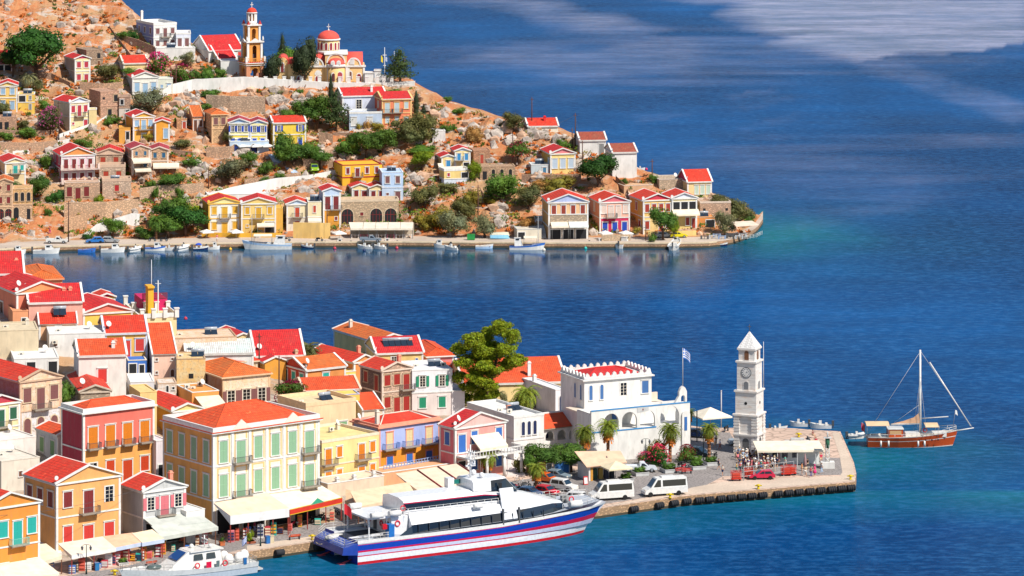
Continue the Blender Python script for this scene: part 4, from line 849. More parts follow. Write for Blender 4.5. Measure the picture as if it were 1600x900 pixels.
FH('ruined brown stone shed on the orange slope', 735, 740, 766, 236, 258, 12, 'flat', 'stone', '@cf9a78', R='.d.', sh='brick', fr=None, D=6, trim='cf9a78')
FH('long low stone ruin with dark arched openings', 746, 750, 805, 261, 281, 9, 'flat', 'stone', '@d0ac8c', R='gaaa', sh='dark', fr=None, D=6, trim='d0ac8c')
FH('yellow house with a pink pediment, red roof and three pale blue windows', 846, 860, 899, 240, 272, 14, 'gR', 'redd', ['fbdc8c'], R='www', sh='cfe2f4', ped='f08a90', D=10, L='..w', Lc='ecc468')
FH('white walled veranda block left of the pink pediment house', 826, 830, 858, 258, 273, 12, 'flat', 'eef2f4', 'cfd8dc', R='.d', sh='4a8ab0', D=5)
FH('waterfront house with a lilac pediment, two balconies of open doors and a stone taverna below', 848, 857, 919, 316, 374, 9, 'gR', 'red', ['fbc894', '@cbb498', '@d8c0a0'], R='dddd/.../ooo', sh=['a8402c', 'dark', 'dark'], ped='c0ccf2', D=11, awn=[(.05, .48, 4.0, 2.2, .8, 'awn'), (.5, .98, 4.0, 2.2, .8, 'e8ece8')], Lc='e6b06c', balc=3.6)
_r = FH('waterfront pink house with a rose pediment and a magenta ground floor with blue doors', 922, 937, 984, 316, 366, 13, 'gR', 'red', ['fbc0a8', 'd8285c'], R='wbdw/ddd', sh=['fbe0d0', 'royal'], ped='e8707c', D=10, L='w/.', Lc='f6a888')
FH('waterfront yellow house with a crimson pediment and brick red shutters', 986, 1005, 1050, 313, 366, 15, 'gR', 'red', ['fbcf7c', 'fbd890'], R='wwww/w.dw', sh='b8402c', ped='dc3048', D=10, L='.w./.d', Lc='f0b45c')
FH('cream house with a white pediment and a wide veranda awning', 1038, 1050, 1089, 310, 360, 13, 'gR', 'red', ['fbe8b4', 'fbdc8c'], R='ooo/w.wd', sh='b8402c', ped='eef0fa', D=9, awn=[(0, 1.05, 4.8, 1.8, 1.0, 'awn')])
FH('cream house at the point with a magenta left gable, red roof and pale green shutters', 1062, 1074, 1112, 284, 312, 13, 'gL', 'red', ['fbdca0'], R='.www', L='.', sh='d4e8d4', ped='d02858', D=9, pitch=.5, exs=[('dish', -.3, .5, 0)])
FH('blank white cube house with a dull red roof at the ridge end', 947, 957, 995, 238, 278, 11, 'gL', 'brownred', 'white', D=9, pil=False, pitch=.34)
FH('white house with a stone patch and a dull red roof on the ridge', 899, 906, 947, 219, 243, 11, 'gL', 'brownred', 'white', R='..d', sh='grey', D=8, pil=False)
FH('white house with a bright red roof and chimney on the ridge', 818, 825, 872, 197, 209, 9, 'gL', 'red', 'f6ead4', D=8, pil=False, exs=[('chimney', .6, .3, .5, 1.4, 'redd')])
FH('low orange and green kiosk house by the headland trees', 1082, 1086, 1118, 340, 356, 9, 'flat', 'stone', ['f59a4c'], R='.o', sh='2c8a6c', D=5, trim='e8c8a4')
FH('stone terrace house with low walls on the headland', 1088, 1094, 1142, 318, 340, 9, 'flat', 'sand', '@d9b498', R='s..s', D=7, trim='e6d2c0', fr=None, sh='dark', par=.3)
FH('flat blue roofed terrace house behind the waterfront row', 962, 975, 1020, 291, 306, 10, 'flat', 'b8cdea', 'e3b48c', D=7, trim='e6d2c0')
FH('pale stone house with roof terrace between the ridge and the point', 1020, 1030, 1068, 281, 300, 10, 'flat', 'cfc0b0', '@d9c0a4', R='....', D=8, trim='e6d8ca')
FH('flat grey hut with green potted plants beside the taverna steps', 803, 808, 846, 359, 374, 7, 'flat', 'cfc4b4', 'e8ddc8', R='o..', sh='dgrey', D=5, trim='lgrey')
FH('white flat roofed store behind the white and yellow waterfront pair', 318, 325, 420, 305, 322, 7, 'flat', 'white', 'f7f3f0', D=6, R='..s..s', sh='gold')
FH('small sand coloured ruin at the left edge below the yellow cottage', -10, -5, 26, 184, 205, 10, 'flat', 'stone', '@d9ab8c', R='gg.', D=6, fr=None, sh='dark', trim='d9ab8c')
FH('white chapel like shed with a sloping wall on the path by the olives', 672, 676, 696, 205, 222, 12, 'flat', 'sand', 'f2ece8', D=5)
# ------------------------------------------------------------------ walls, lanes, steps
def wall(name, label, pts, hts, mat, th=.5, far=True, group=None, cap=None, cat='wall', base=1.5, n=6):
 b = MB(); P = []
 for (a, b_), (c, d) in zip(pts, pts[1:]):
  for i in range(n): P.append((a+(c-a)*i/n, b_+(d-b_)*i/n))
 P.append(pts[-1]); Q = [ground(X, Y, far) for X, Y in P]; HT = []
 for i in range(len(P)): t = i/n; k = min(int(t), len(hts)-2) if len(hts) > 1 else 0; HT.append(hts[0] if len(hts) == 1 else hts[k]+(hts[k+1]-hts[k])*(t-k))
 O = Q[0].copy()
 for i in range(len(Q)-1):
  a, c = Q[i]-O, Q[i+1]-O; ha, hc = HT[i], HT[i+1]
  for y0, y1 in ((0, th),):
   b.idx([(a.x, a.y+y0, a.z-base), (c.x, c.y+y0, c.z-base), (c.x, c.y+y1, c.z-base), (a.x, a.y+y1, a.z-base), (a.x, a.y+y0, a.z+ha), (c.x, c.y+y0, c.z+hc), (c.x, c.y+y1, c.z+hc), (a.x, a.y+y1, a.z+ha)], [(0, 1, 5, 4), (4, 5, 6, 7), (3, 2, 6, 7)]+([(0, 3, 7, 4)] if i == 0 else [])+([(1, 2, 6, 5)] if i == len(Q)-2 else []))
 return tag(b.build(name, mat, None, O), label, cat, group)
WH = M('plaster', 'white'); ST = M('stone', 'd8b090'); ST2 = M('stone', 'c09a80')
gw = 'stone terrace walls on the hillside'
wall('terrace_wall', 'long white terrace wall in front of the domed church and bell tower', [(262, 150), (300, 143), (380, 139), (520, 138), (600, 137), (648, 136)], [2.6, 2.9, 3.0, 1.4, 1.2, 1.4], WH, 1.0, base=.8)
wall('garden_wall', 'white lane wall climbing under the blue shuttered cottage', [(90, 217), (110, 210), (150, 197), (175, 182), (205, 178), (250, 160), (262, 152)], [1.0, 1.0, 1.0, 1.0, 1.0, 2.4, 2.6], WH, .5)
wall('retaining_wall', 'tall beige stone retaining wall below the white church terrace', [(322, 170), (360, 176), (414, 178)], [3.4, 4.0, 4.2], M('stone', 'd8bca0'), .8, group=gw)
wall('garden_wall', 'white boundary wall of the garden left of the bell tower', [(303, 135), (375, 134)], [1.8, 1.8], WH, .5)
wall('retaining_wall', 'grey stone wall stepping down below the lavender mansion', [(186, 62), (215, 74), (245, 88), (262, 96)], [1.3, 2.0, 2.2, 1.0], ST2, .6, group=gw)
wall('retaining_wall', 'stone wall under the tall crimson shuttered house', [(125, 140), (160, 143), (192, 140)], [1.9, 1.9, 1.9], ST, .6, group=gw)
wall('road_wall', 'lower white retaining wall of the climbing hillside road', [(128, 374), (150, 362), (205, 350), (218, 348)], [.9, 1.6, 2.4, 2.0], WH, .6)
wall('road_wall', 'upper white retaining wall of the climbing road under the olives', [(318, 322), (360, 313), (430, 296), (480, 285), (535, 268)], [2.4, 3.0, 2.6, 1.6, .6], WH, .6, base=2.5)
wall('retaining_wall', 'long stone retaining wall under the pink mansion and its terraces', [(100, 341), (165, 340), (216, 330)], [3.6, 3.6, 2.8], M('stone', 'eac09a'), .8, group=gw)
wall('retaining_wall', 'stone wall with hanging creeper below the beige awnings', [(218, 312), (260, 306), (318, 300)], [2.6, 2.6, 2.0], M('stone', 'e0bc9c'), .8, group=gw)
wall('retaining_wall', 'sandy stone wall beside the yellow blue shuttered house', [(322, 247), (360, 246), (366, 240)], [2.6, 2.6, 2.0], ST, .6, group=gw)
wall('retaining_wall', 'stone garden wall under the olive trees by the road', [(382, 292), (430, 288), (470, 280)], [1.8, 2.0, 1.6], ST, .6, group=gw)
wall('retaining_wall', 'stone wall behind the parked green car', [(474, 262), (505, 262), (520, 262)], [2.0, 2.2, 2.0], ST, .6, group=gw)
wall('retaining_wall', 'stone wall under the yellow house with the pink pediment', [(815, 283), (860, 285), (908, 283)], [1.6, 1.8, 1.6], ST2, .6, group=gw)
wall('retaining_wall', 'curved stone wall above the big green bush cluster', [(560, 242), (610, 236), (660, 225), (690, 212)], [.9, 1.0, .9, .6], ST, .6, group=gw)
wall('retaining_wall', 'left edge stone terrace wall under the yellow cottages', [(-15, 236), (50, 238), (90, 230)], [2.2, 2.2, 1.6], ST, .6, group=gw)
wall('retaining_wall', 'second left edge terrace wall above the white lane', [(-15, 212), (40, 214), (85, 210)], [1.6, 1.4, 1.0], ST2, .6, group=gw)
wall('garden_wall', 'white wall of the lane crossing under the left edge terraces', [(20, 240), (45, 238), (80, 225), (110, 220)], [.5, .6, .6, .5], WH, .4)
wall('retaining_wall', 'tall stone wall at the foot of the left edge steps', [(100, 365), (135, 360), (136, 352)], [3.4, 4.0, 3.0], M('stone', 'e8b890'), .8, group=gw)
wall('garden_wall', 'low yellow garden wall in front of the white and yellow waterfront houses', [(315, 370), (376, 371), (440, 371)], [1.0, 1.0, 1.0], M('plaster', 'f2b838'), .3)
wall('garden_wall', 'tall yellow wall of the shop terrace between the steps and the pole', [(458, 372), (500, 373), (516, 373)], [3.6, 3.6, 3.6], M('plaster', 'f3c878'), .4)
wall('garden_wall', 'stone front wall of the pink waterfront house', [(940, 377), (985, 376)], [1.4, 1.4], M('stone', 'dcc0a0'), .4)
wall('garden_wall', 'yellow front wall of the cream waterfront house', [(1012, 371), (1088, 369)], [1.3, 1.3], M('plaster', 'f8d688'), .3)
wall('retaining_wall', 'stone wall running down beside the white cube house', [(962, 285), (978, 300), (985, 318)], [1.6, 1.6, 1.4], ST2, .6, group=gw)
wall('retaining_wall', 'broken stone wall on the slope by the pine bushes', [(498, 222), (520, 224)], [2.4, 2.2], ST, .6, group=gw)
wall('retaining_wall', 'stone wall below the coral house garden', [(520, 214), (580, 214), (640, 212)], [1.0, 1.0, 1.0], ST2, .6, group=gw)
for i, (pts, lab) in enumerate([([(30, 118), (80, 120), (110, 135)], 'crumbling wall right of the palm under the big dark tree'), ([(55, 175), (85, 190), (100, 215)], 'crumbling wall falling left of the cream balcony house'), ([(205, 92), (170, 45)], 'thin field wall running up the bare upper slope'), ([(270, 240), (330, 246)], 'crumbling wall right of the teal windowed stone houses'), ([(440, 262), (470, 250), (500, 244)], 'crumbling wall below the yellow blue shuttered house'), ([(636, 330), (650, 320)], 'crumbling wall end right of the restaurant')]):
 wall('field_wall', lab, pts, [.9, .9], ST2, .5, group='crumbling field walls')
def path(name, pts, wd, mat):
 b = MB(); P = []
 for (a, c), (d, e) in zip(pts, pts[1:]):
  for i in range(8): P.append((a+(d-a)*i/8, c+(e-c)*i/8))
 P.append(pts[-1])
 for (a, c), (d, e) in zip(P, P[1:]):
  q, r = hill(a, c), hill(d, e); z0, z1 = q.z+.25, r.z+.25
  b.face([(q.x, q.y, z0), (r.x, r.y, z1), (r.x, r.y+wd, z1+.25), (q.x, q.y+wd, z0+.25)]); b.face([(q.x, q.y, z0-1.2), (r.x, r.y, z1-1.2), (r.x, r.y, z1), (q.x, q.y, z0)])
 tag(b.build(name, mat), kind='structure')
path('hillside_road', [(100, 378), (128, 368), (160, 352), (218, 338), (250, 325), (318, 309), (430, 286), (480, 276), (540, 262), (600, 242), (690, 222), (700, 216)], 3.6, ROADM)
path('hillside_lane', [(90, 218), (150, 199), (178, 184), (205, 180), (250, 162)], 1.6, ROADM)
path('upper_terrace_path', [(262, 148), (380, 136), (520, 135), (648, 133)], 6, PINKC)
path('stony_path', [(745, 283), (750, 295), (762, 315), (770, 330)], 2.0, M('stone', 'e0b896'))
def stairs(label, a, c, wd, n, mat, group='outdoor stairs on the far hillside', name='staircase', far=True, rail=None):
 A, B = ground(*a, far), ground(*c, far); d = B-A; b = MB(); u = Vector((d.x, d.y, 0)); L_ = u.length; u.normalize(); v = Vector((-u.y, u.x, 0))
 for i in range(n):
  p0 = u*(L_*i/n); p1 = u*(L_*(i+1)/n); z1 = max(.15, d.z*(i+1)/n)
  q = [p0-v*wd/2, p1-v*wd/2, p1+v*wd/2, p0+v*wd/2]; b.idx([(k.x, k.y, -1+d.z*i/n) for k in q]+[(k.x, k.y, z1+.15) for k in q], [(4, 5, 6, 7), (0, 1, 5, 4), (1, 2, 6, 5), (2, 3, 7, 6), (3, 0, 4, 7)])
 o = tag(b.build(name, mat, None, A), label, 'stairs', group)
 return o
stairs('long stone stairs climbing from the quay at the left edge', (0, 372), (55, 335), 1.8, 20, M('plain', 'c8a084'))
stairs('white stairs beside the lilac pediment taverna', (846, 372), (842, 338), 2.2, 16, M('plain', 'white'))
stairs('blue and white stairs below the yellow blue shuttered house', (462, 272), (424, 242), 1.8, 16, M('plain', 'c4d8ee'))
stairs('orange earth steps between the pink and yellow waterfront houses', (992, 364), (986, 325), 2.0, 14, M('plain', 'd08a5c'))
stairs('stone steps at the right end of the stone arcade', (634, 350), (626, 312), 1.8, 14, M('plain', 'b08a6c'))
stairs('grey stone steps left of the creeper wall', (80, 325), (96, 300), 1.6, 12, M('plain', 'b8aaa0'))
stairs('white steps left of the apricot house', (84, 868), (60, 815), 2.4, 16, M('plain', 'white'), None, far=False)
stairs('white stairs climbing beside the pink columned house', (806, 745), (792, 712), 3.0, 14, M('plain', 'f2e6e0'), None, far=False)
stairs('white stairs climbing to the arched terrace', (925, 720), (985, 712), 2.2, 14, M('plain', 'white'), None, far=False)
# ------------------------------------------------------------------ clock tower on the quay
def ring_windows(root, name, b, mats): return b.build(name, mats, root)
p = ground(1183, 711.5); s = F/p.y
ct = thing('clock_tower', 'tall pale stone clock tower with a pyramid roof standing on the quay', 'tower', p, rad(67))
S0 = 4.1
def tier(b, sz, z0, z1, off=None, mi=0): o = (S0-sz)/2; b.box(o, S0-o, o, S0-o, z0, z1, mi)
m, n, bb = nt('tower_marble'); f = noise_n(n, .8, 6, stretch=(1, 1, 2.5)); tc = N(n, 'ShaderNodeTexCoord'); br = N(n, 'ShaderNodeTexBrick'); inp(br, 'Scale', 1); inp(br, 'Brick Width', 1.1); inp(br, 'Row Height', .5); inp(br, 'Mortar Size', .02)
mp = N(n, 'ShaderNodeMapping'); mp.inputs['Rotation'].default_value = (math.pi/2, 0, .6); n.links.new(tc.outputs['Object'], mp.inputs[0]); n.links.new(mp.outputs[0], br.inputs['Vector'])
inp(br, 'Color1', (.74, .70, .66, 1)); inp(br, 'Color2', (.66, .62, .58, 1)); inp(br, 'Mortar', (.45, .42, .40, 1))
n.links.new(mix(n, ramp(n, f, .5, .72), br.outputs['Color'], (.62, .50, .42)), bb.inputs['Base Color']); bump(n, bb, f, .3, .05); MARB = m
Z = [0, 3.0, 6.5, 10.2, 15.0, 17.1, 19.9]
b = MB(); tier(b, 3.6, -.5, Z[2]); tier(b, 3.6, Z[2], Z[3]); tier(b, 3.2, Z[3], Z[4]); tier(b, 2.76, Z[4], Z[5]); b.build('shaft', MARB, ct)
b = MB()
for x in (.05, S0-.95):
 for y in (.05, S0-.95):
  b.box(x, x+.9, y, y+.9, -.5, Z[2]-.25)
  for k in range(13): b.box(x-.06, x+.96, y-.06, y+.96, -.3+k*.5, -.02+k*.5)
b.build('corner_pier', MARB, ct)
for z_, sz in ((Z[1], 4.3), (Z[2]-.25, 4.35), (Z[3]-.1, 4.0), (Z[4]-.1, 3.6), (Z[5]-.12, 3.2)): b = MB(); tier(b, sz, z_, z_+.28); tier(b, sz-.3, z_-.18, z_); b.build('cornice', MARB, ct)
b = MB(); o = (S0-3.1)/2; b.idx([(o, o, Z[5]+.16), (S0-o, o, Z[5]+.16), (S0-o, S0-o, Z[5]+.16), (o, S0-o, Z[5]+.16), (S0/2, S0/2, Z[6])], [(0, 1, 4), (1, 2, 4), (2, 3, 4), (3, 0, 4), (3, 2, 1, 0)])
m, n, bb = nt('spire_tiles'); tc = N(n, 'ShaderNodeTexCoord'); ck = N(n, 'ShaderNodeTexChecker'); inp(ck, 'Scale', 3.4); inp(ck, 'Color1', (.74, .72, .70, 1)); inp(ck, 'Color2', (.56, .54, .52, 1)); mp = N(n, 'ShaderNodeMapping'); mp.inputs['Rotation'].default_value = (.785, .785, 0); n.links.new(tc.outputs['Object'], mp.inputs[0]); n.links.new(mp.outputs[0], ck.inputs[0]); n.links.new(ck.outputs[0], bb.inputs['Base Color'])
b.build('spire', m, ct)
b = MB(); b.cyl((S0/2, S0/2, Z[6]-.1), .05, 1.2, n=6); b.box(S0/2-.03, S0/2+.03, S0/2-.3, S0/2+.3, Z[6]+.65, Z[6]+.74); b.build('cross', M('plain', 'dgrey'), ct)
b = MB(); b.cyl((S0-.35, .2, Z[3]+.3), .05, 7.5, .03, 6); b.build('flagpole', M('plain', 'white'), ct)
def arched(b, c, z0, w, h, face, off, mi=0, d=.05):
 poly = [(c+w/2, z0), (c+w/2, z0+h-w/2)]+[(c+w/2*math.cos(math.pi*i/8), z0+h-w/2+w/2*math.sin(math.pi*i/8)) for i in range(1, 8)]+[(c-w/2, z0+h-w/2), (c-w/2, z0)]
 b.prism(poly, off-d, off+.02, 'x' if face == 'L' else 'y', mi)
def off_(sz): return (S0-sz)/2
for face in 'LR':
 for (z0, w_, hh, sz, col, nm) in ((Z[4]+.35, .75, 1.5, 2.76, '8a5a3c', 'belfry_opening'), (Z[3]+.35, .75, 1.3, 3.2, '8a8c90', 'window'), (0.2, 1.1, 2.4, 3.6, '6a6a6c', 'door')):
  a = MB(); arched(a, S0/2, z0-.1, w_+.3, hh+.25, face, off_(sz), 0, .05); o_ = a.build(nm, MARB, ct); a = MB(); arched(a, S0/2, z0, w_, hh, face, off_(sz)-.04, 0, .04); a.build('pane', M('louvre', col), o_)
 a = MB(); c = [(S0/2+.25*math.cos(i*math.pi/6), Z[2]+1.8+.25*math.sin(i*math.pi/6)) for i in range(12)]; a.prism(c, off_(3.6)-.03, off_(3.6)+.01, 'x' if face == 'L' else 'y'); a.build('porthole', M('plain', 'black'), ct)
zc = Z[3]+3.1; x0 = off_(3.2)
def disc(b, r, x_a, x_b, n_=28, mi=0): b.prism([(S0/2+r*math.cos(2*math.pi*i/n_), zc+r*math.sin(2*math.pi*i/n_)) for i in range(n_)], x_a, x_b, 'x', mi)
b = MB(); disc(b, .88, x0-.06, x0); cf = b.build('clock_face', M('plain', '2c3a4c'), ct)
b = MB(); disc(b, .78, x0-.075, x0-.06); b.build('dial', M('plain', 'white'), cf)
b = MB()
for i in range(12):
 a = i*math.pi/6; c, s_ = math.cos(a), math.sin(a); r0, r1__ = .50, .72; w_ = .055
 b.idx([(x0-.085, S0/2+c*r0-s_*w_, zc+s_*r0+c*w_), (x0-.085, S0/2+c*r1__-s_*w_, zc+s_*r1__+c*w_), (x0-.085, S0/2+c*r1__+s_*w_, zc+s_*r1__-c*w_), (x0-.085, S0/2+c*r0+s_*w_, zc+s_*r0-c*w_)], [(0, 1, 2, 3)])
b.build('numeral_ring', M('plain', 'navy'), cf)
for a, ln, w_ in ((2.2, .42, .05), (2.75, .62, .035)):
 b = MB(); c, s_ = math.cos(a), math.sin(a); b.idx([(x0-.1, S0/2-s_*w_, zc+c*w_), (x0-.1, S0/2+c*ln, zc+s_*ln), (x0-.1, S0/2+s_*w_, zc-c*w_)], [(0, 1, 2)]); b.build('clock_hand', M('plain', 'navy'), cf)
# ------------------------------------------------------------------ bell tower by the church
p = hill(385, 134); p.z -= .3
bt = thing('bell_tower', 'tiered orange and white bell tower with a small red dome beside the church', 'tower', p, rad(26))
BW = 4.9; OR = M('plaster', 'f2a44c'); BR = M('plaster', 'd9926c'); W1 = M('plaster', 'white')
def tb(nm, mat, f): b = MB(); f(b); return b.build(nm, mat, bt)
def legs4(b, o, z0, z1, w_):
 for x in (o, BW-o-w_):
  for y in (o, BW-o-w_): b.box(x, x+w_, y, y+w_, z0, z1)
tb('pier', BR, lambda b: legs4(b, .05, -1, 5.2, 1.05))
def low(b):
 for face in range(2):
  arch_wall(b, 1.1, BW-1.1, 2.0 if face else 4.0, 5.2, .2, .3, [(BW/2, 1.1, 3.6, 0)]) if not face else None
 for y in (.2, BW-.5): arch_wall(b, 1.1, BW-1.1, 3.4, 5.3, y, .3, [(BW/2, 1.05, 3.6, 0)])
tb('arch', OR, low)
def lowx(b):
 a = MB();
 for y in (.2, BW-.5): arch_wall(a, 1.1, BW-1.1, 3.4, 5.3, y, .3, [(BW/2, 1.05, 3.6, 0)])
 a.v = [(y, x, z) for x, y, z in a.v]; b.v, b.f, b.m, b.uv, b.sm = a.v, a.f, a.m, a.uv, a.sm
tb('arch', OR, lowx)
tb('cornice', W1, lambda b: (b.box(-.35, BW+.35, -.35, BW+.35, 5.75, 6.0), b.box(-.15, BW+.15, -.15, BW+.15, 5.25, 5.4)))
tb('frieze', OR, lambda b: b.box(-.02, BW+.02, -.02, BW+.02, 5.4, 5.75)); tb('cornice', M('plain', 'redshut'), lambda b: b.box(-.4, BW+.4, -.4, BW+.4, 6.0, 6.1))
def bal(b):
 for k in range(12):
  t = -.2+(BW+.4)*k/11
  for q in (-.25, BW+.15): b.box(t-.08, t+.08, q, q+.12, 6.1, 7.0); b.box(q, q+.12, t-.08, t+.08, 6.1, 7.0)
 for q in (-.28, BW+.15): b.box(-.3, BW+.3, q, q+.16, 7.0, 7.12); b.box(q, q+.16, -.3, BW+.3, 7.0, 7.12)
tb('balustrade', OR, bal)
def posts(b):
 for x in (-.3, BW-.25):
  for y in (-.3, BW-.25): b.box(x, x+.55, y, y+.55, 6.1, 7.5)
tb('post', W1, posts)
tb('column', W1, lambda b: legs4(b, .35, 6.1, 11.0, .55));
def inner(o, z0, z1):
 def f(b):
  for y in (o, BW-o-.3): arch_wall(b, o+.3, BW-o-.3, z0, z1, y, .3, [(BW/2, .55, z1-1.3, z0)])
  a = MB()
  for y in (o, BW-o-.3): arch_wall(a, o+.3, BW-o-.3, z0, z1, y, .3, [(BW/2, .55, z1-1.3, z0)])
  i = len(b.v); b.v += [(y, x, z) for x, y, z in a.v]; b.f += [tuple(i+k for k in q) for q in a.f]; b.m += a.m; b.uv += a.uv; b.sm += a.sm
  for x in (o, BW-o-.3):
   for y in (o, BW-o-.3): b.box(x, x+.3, y, y+.3, z0, z1)
 return f
tb('arch', OR, inner(.6, 6.1, 11.0)); tb('cornice', W1, lambda b: (b.box(.05, BW-.05, .05, BW-.05, 11.0, 11.3), b.prism([(1.2, 11.3), (BW-1.2, 11.3), (BW/2, 12.1)], .05, .35, 'y'), b.prism([(1.2, 11.3), (BW-1.2, 11.3), (BW/2, 12.1)], .05, .35, 'x')))
def urns(b):
 for x in (.3, BW-.3):
  for y in (.3, BW-.3): b.lathe([(.1, 0), (.28, .4), (.2, .8), (.04, 1.3)], (x, y, 11.3), 8)
tb('urn', W1, urns)
tb('column', W1, lambda b: legs4(b, .75, 11.3, 15.2, .5)); tb('arch', OR, inner(1.0, 11.3, 15.2)); tb('cornice', W1, lambda b: b.box(.5, BW-.5, .5, BW-.5, 15.2, 15.5))
def finials(b):
 for x in (.9, BW-.9):
  for y in (.9, BW-.9): b.prism([(x-.35, 15.5), (x+.35, 15.5), (x, 16.5)], y-.3, y+.3, 'y')
tb('finial', M('plain', 'd8443c'), finials)
def lant(b):
 for k in range(8): a = k*math.pi/4+.39; b.box(BW/2+1.05*math.cos(a)-.2, BW/2+1.05*math.cos(a)+.2, BW/2+1.05*math.sin(a)-.2, BW/2+1.05*math.sin(a)+.2, 15.5, 18.2)
 b.cyl((BW/2, BW/2, 18.2), 1.4, .3, n=12); b.cyl((BW/2, BW/2, 15.5), 1.3, .8, n=12)
tb('lantern', W1, lant); tb('lantern_core', OR, lambda b: b.cyl((BW/2, BW/2, 15.6), .75, 2.6, n=8))
tb('dome', M('plain', 'e8452c'), lambda b: b.lathe([(1.25*math.cos(t*.157), 18.5+1.15*math.sin(t*.157)) for t in range(11)], (BW/2, BW/2, 0), 16))
tb('cross', W1, lambda b: (b.box(BW/2-.07, BW/2+.07, BW/2-.07, BW/2+.07, 19.5, 21.0), b.box(BW/2-.4, BW/2+.4, BW/2-.07, BW/2+.07, 20.3, 20.45)))
o_ = tb('bell', M('plain', 'dgrey'), lambda b: b.lathe([(.45, 0), (.3, .4), (.2, .7), (.05, .8)], (BW/2, BW/2, 8.6), 10))
tb('floor_core', M('plain', '5b4a4a'), lambda b: b.box(1.5, BW-1.5, 1.5, BW-1.5, 6.1, 8.0))
# ------------------------------------------------------------------ domed church
p = hill(444, 133); p.z -= .2; s = F/p.y; CH = thing('church', 'yellow domed church with red vaulted roofs and white trim on the headland', 'church', p, rad(3))
def X_(px): return (px-444)/s
def Z_(py): return (133-py)/s
CW = M('plaster', 'fbcf8c'); CR = M('plain', 'f25a4c');
def cb(nm, mat, f): b = MB(); f(b); return b.build(nm, mat, CH)
DP = 13.0
cb('nave', CW, lambda b: b.box(X_(450), X_(570), 1.5, DP, -2, Z_(104)))
cb('nave', CW, lambda b: b.box(X_(508), X_(542), .9, DP+.6, -2, Z_(85)))
for a_, c_ in ((482, 506), (544, 562)):
 def par(b, a=a_, c=c_):
  r = (X_(c)-X_(a))/2; cx = (X_(a)+X_(c))/2; pts = [(cx+r*math.cos(math.pi*i/12), Z_(104)+r*.85*math.sin(math.pi*i/12)+.4) for i in range(13)]; b.prism([(X_(c), Z_(106))]+pts+[(X_(a), Z_(106))], 1.3, 1.9, 'y')
 cb('arched_gable', CW, par)
def vault(x0, x1, zb, r, y0, y1, mat=CR, nm='roof'):
 def f(b):
  rs = []
  for y in (y0, y1): rs.append([((x0+x1)/2+(x1-x0)/2*math.cos(math.pi*i/14), y, zb+r*math.sin(math.pi*i/14)) for i in range(15)])
  b.rings(rs, 0, True, True, False)
 return cb(nm, mat, f)
def vaultx(x0, x1, zb, r, yc, hy, nm='roof'):
 def f(b):
  rs = []
  for x in (x0, x1): rs.append([(x, yc+hy*math.cos(math.pi*i/14), zb+r*math.sin(math.pi*i/14)) for i in range(15)])
  b.rings(rs, 0, True, True, False)
 return cb(nm, CR, f)
vaultx(X_(538), X_(567), Z_(104), 3.2, DP/2+.6, DP/2-1.2); vaultx(X_(482), X_(512), Z_(104), 3.0, DP/2+.6, DP/2-1.2); vault(X_(509), X_(541), Z_(99), 2.0, 1.0, 5)
def rim(x0, x1, zb, r, y, th=.35):
 def f(b):
  for i in range(16):
   p_, q_ = math.pi*i/16, math.pi*(i+1)/16; cx, R_ = (x0+x1)/2, (x1-x0)/2
   b.prism([(cx+R_*math.cos(p_), zb+r*math.sin(p_)), (cx+(R_+th)*math.cos(p_), zb+(r+th)*math.sin(p_)), (cx+(R_+th)*math.cos(q_), zb+(r+th)*math.sin(q_)), (cx+R_*math.cos(q_), zb+r*math.sin(q_))], y-.15, y+.25, 'y')
 cb('arch_trim', M('plain', 'white'), f)
rim(X_(512), X_(538), Z_(98), 2.1, .85); rim(X_(544), X_(562), Z_(103), 1.7, 1.3); rim(X_(484), X_(504), Z_(103), 1.7, 1.3)
cb('cornice', M('plain', 'white'), lambda b: (b.box(X_(449), X_(571)+.1, 1.2, 1.5, Z_(105), Z_(102)), b.box(X_(507), X_(543), .7, .9, Z_(105), Z_(102)), b.box(X_(507)-.1, X_(543)+.1, .7, DP, Z_(85.5), Z_(84))))
cb('pilaster', M('plain', 'white'), lambda b: [b.box(X_(x), X_(x)+.5, y, y+.2, -.5, Z_(104)) for x, y in ((451, 1.35), (511, .75), (540, .75), (543, 1.35), (567, 1.35), (475, 1.35))])
def apse(b):
 for k in range(10): pass
 b.lathe([(2.1, -2), (2.1, Z_(103))], ((X_(513)+X_(537))/2, 1.0, 0), 20)
cb('apse', CW, apse); cb('apse_roof', CR, lambda b: b.lathe([(2.2*math.cos(t*.157), Z_(100)+1.6*math.sin(t*.157)) for t in range(11)], ((X_(513)+X_(537))/2, 1.0, 0), 20)); cb('apse_cornice', M('plain', 'white'), lambda b: b.lathe([(2.3, Z_(104.5)), (2.3, Z_(100))], ((X_(513)+X_(537))/2, 1.0, 0), 20))
dx, dy = (X_(496)+X_(531))/2, DP/2+.6
cb('drum', CW, lambda b: b.lathe([(2.75, Z_(86)), (2.75, Z_(64))], (dx, dy, 0), 32))
cb('drum_base', M('plain', 'white'), lambda b: (b.lathe([(3.0, Z_(86)), (3.0, Z_(81.5))], (dx, dy, 0), 32), b.lathe([(3.0, Z_(65.5)), (3.0, Z_(63))], (dx, dy, 0), 32)))
for k in range(14):
 a = 2*math.pi*k/14; b = MB()
 pl = [(.3, 0), (.3, 1.5)]+[(.3*math.cos(math.pi*i/6), 1.5+.3*math.sin(math.pi*i/6)) for i in range(1, 6)]+[(-.3, 1.5), (-.3, 0)]
 b.prism([(x*1.55, -.1+z*1.1) for x, z in pl], -.03, .1, 'y'); o_ = b.build('window', M('plain', 'white'), CH, (dx+2.77*math.cos(a), dy+2.77*math.sin(a), Z_(80)), a+math.pi/2)
 b = MB(); b.prism(pl, -.06, -.035, 'y'); b.build('pane', M('plain', '9c2c34'), o_)
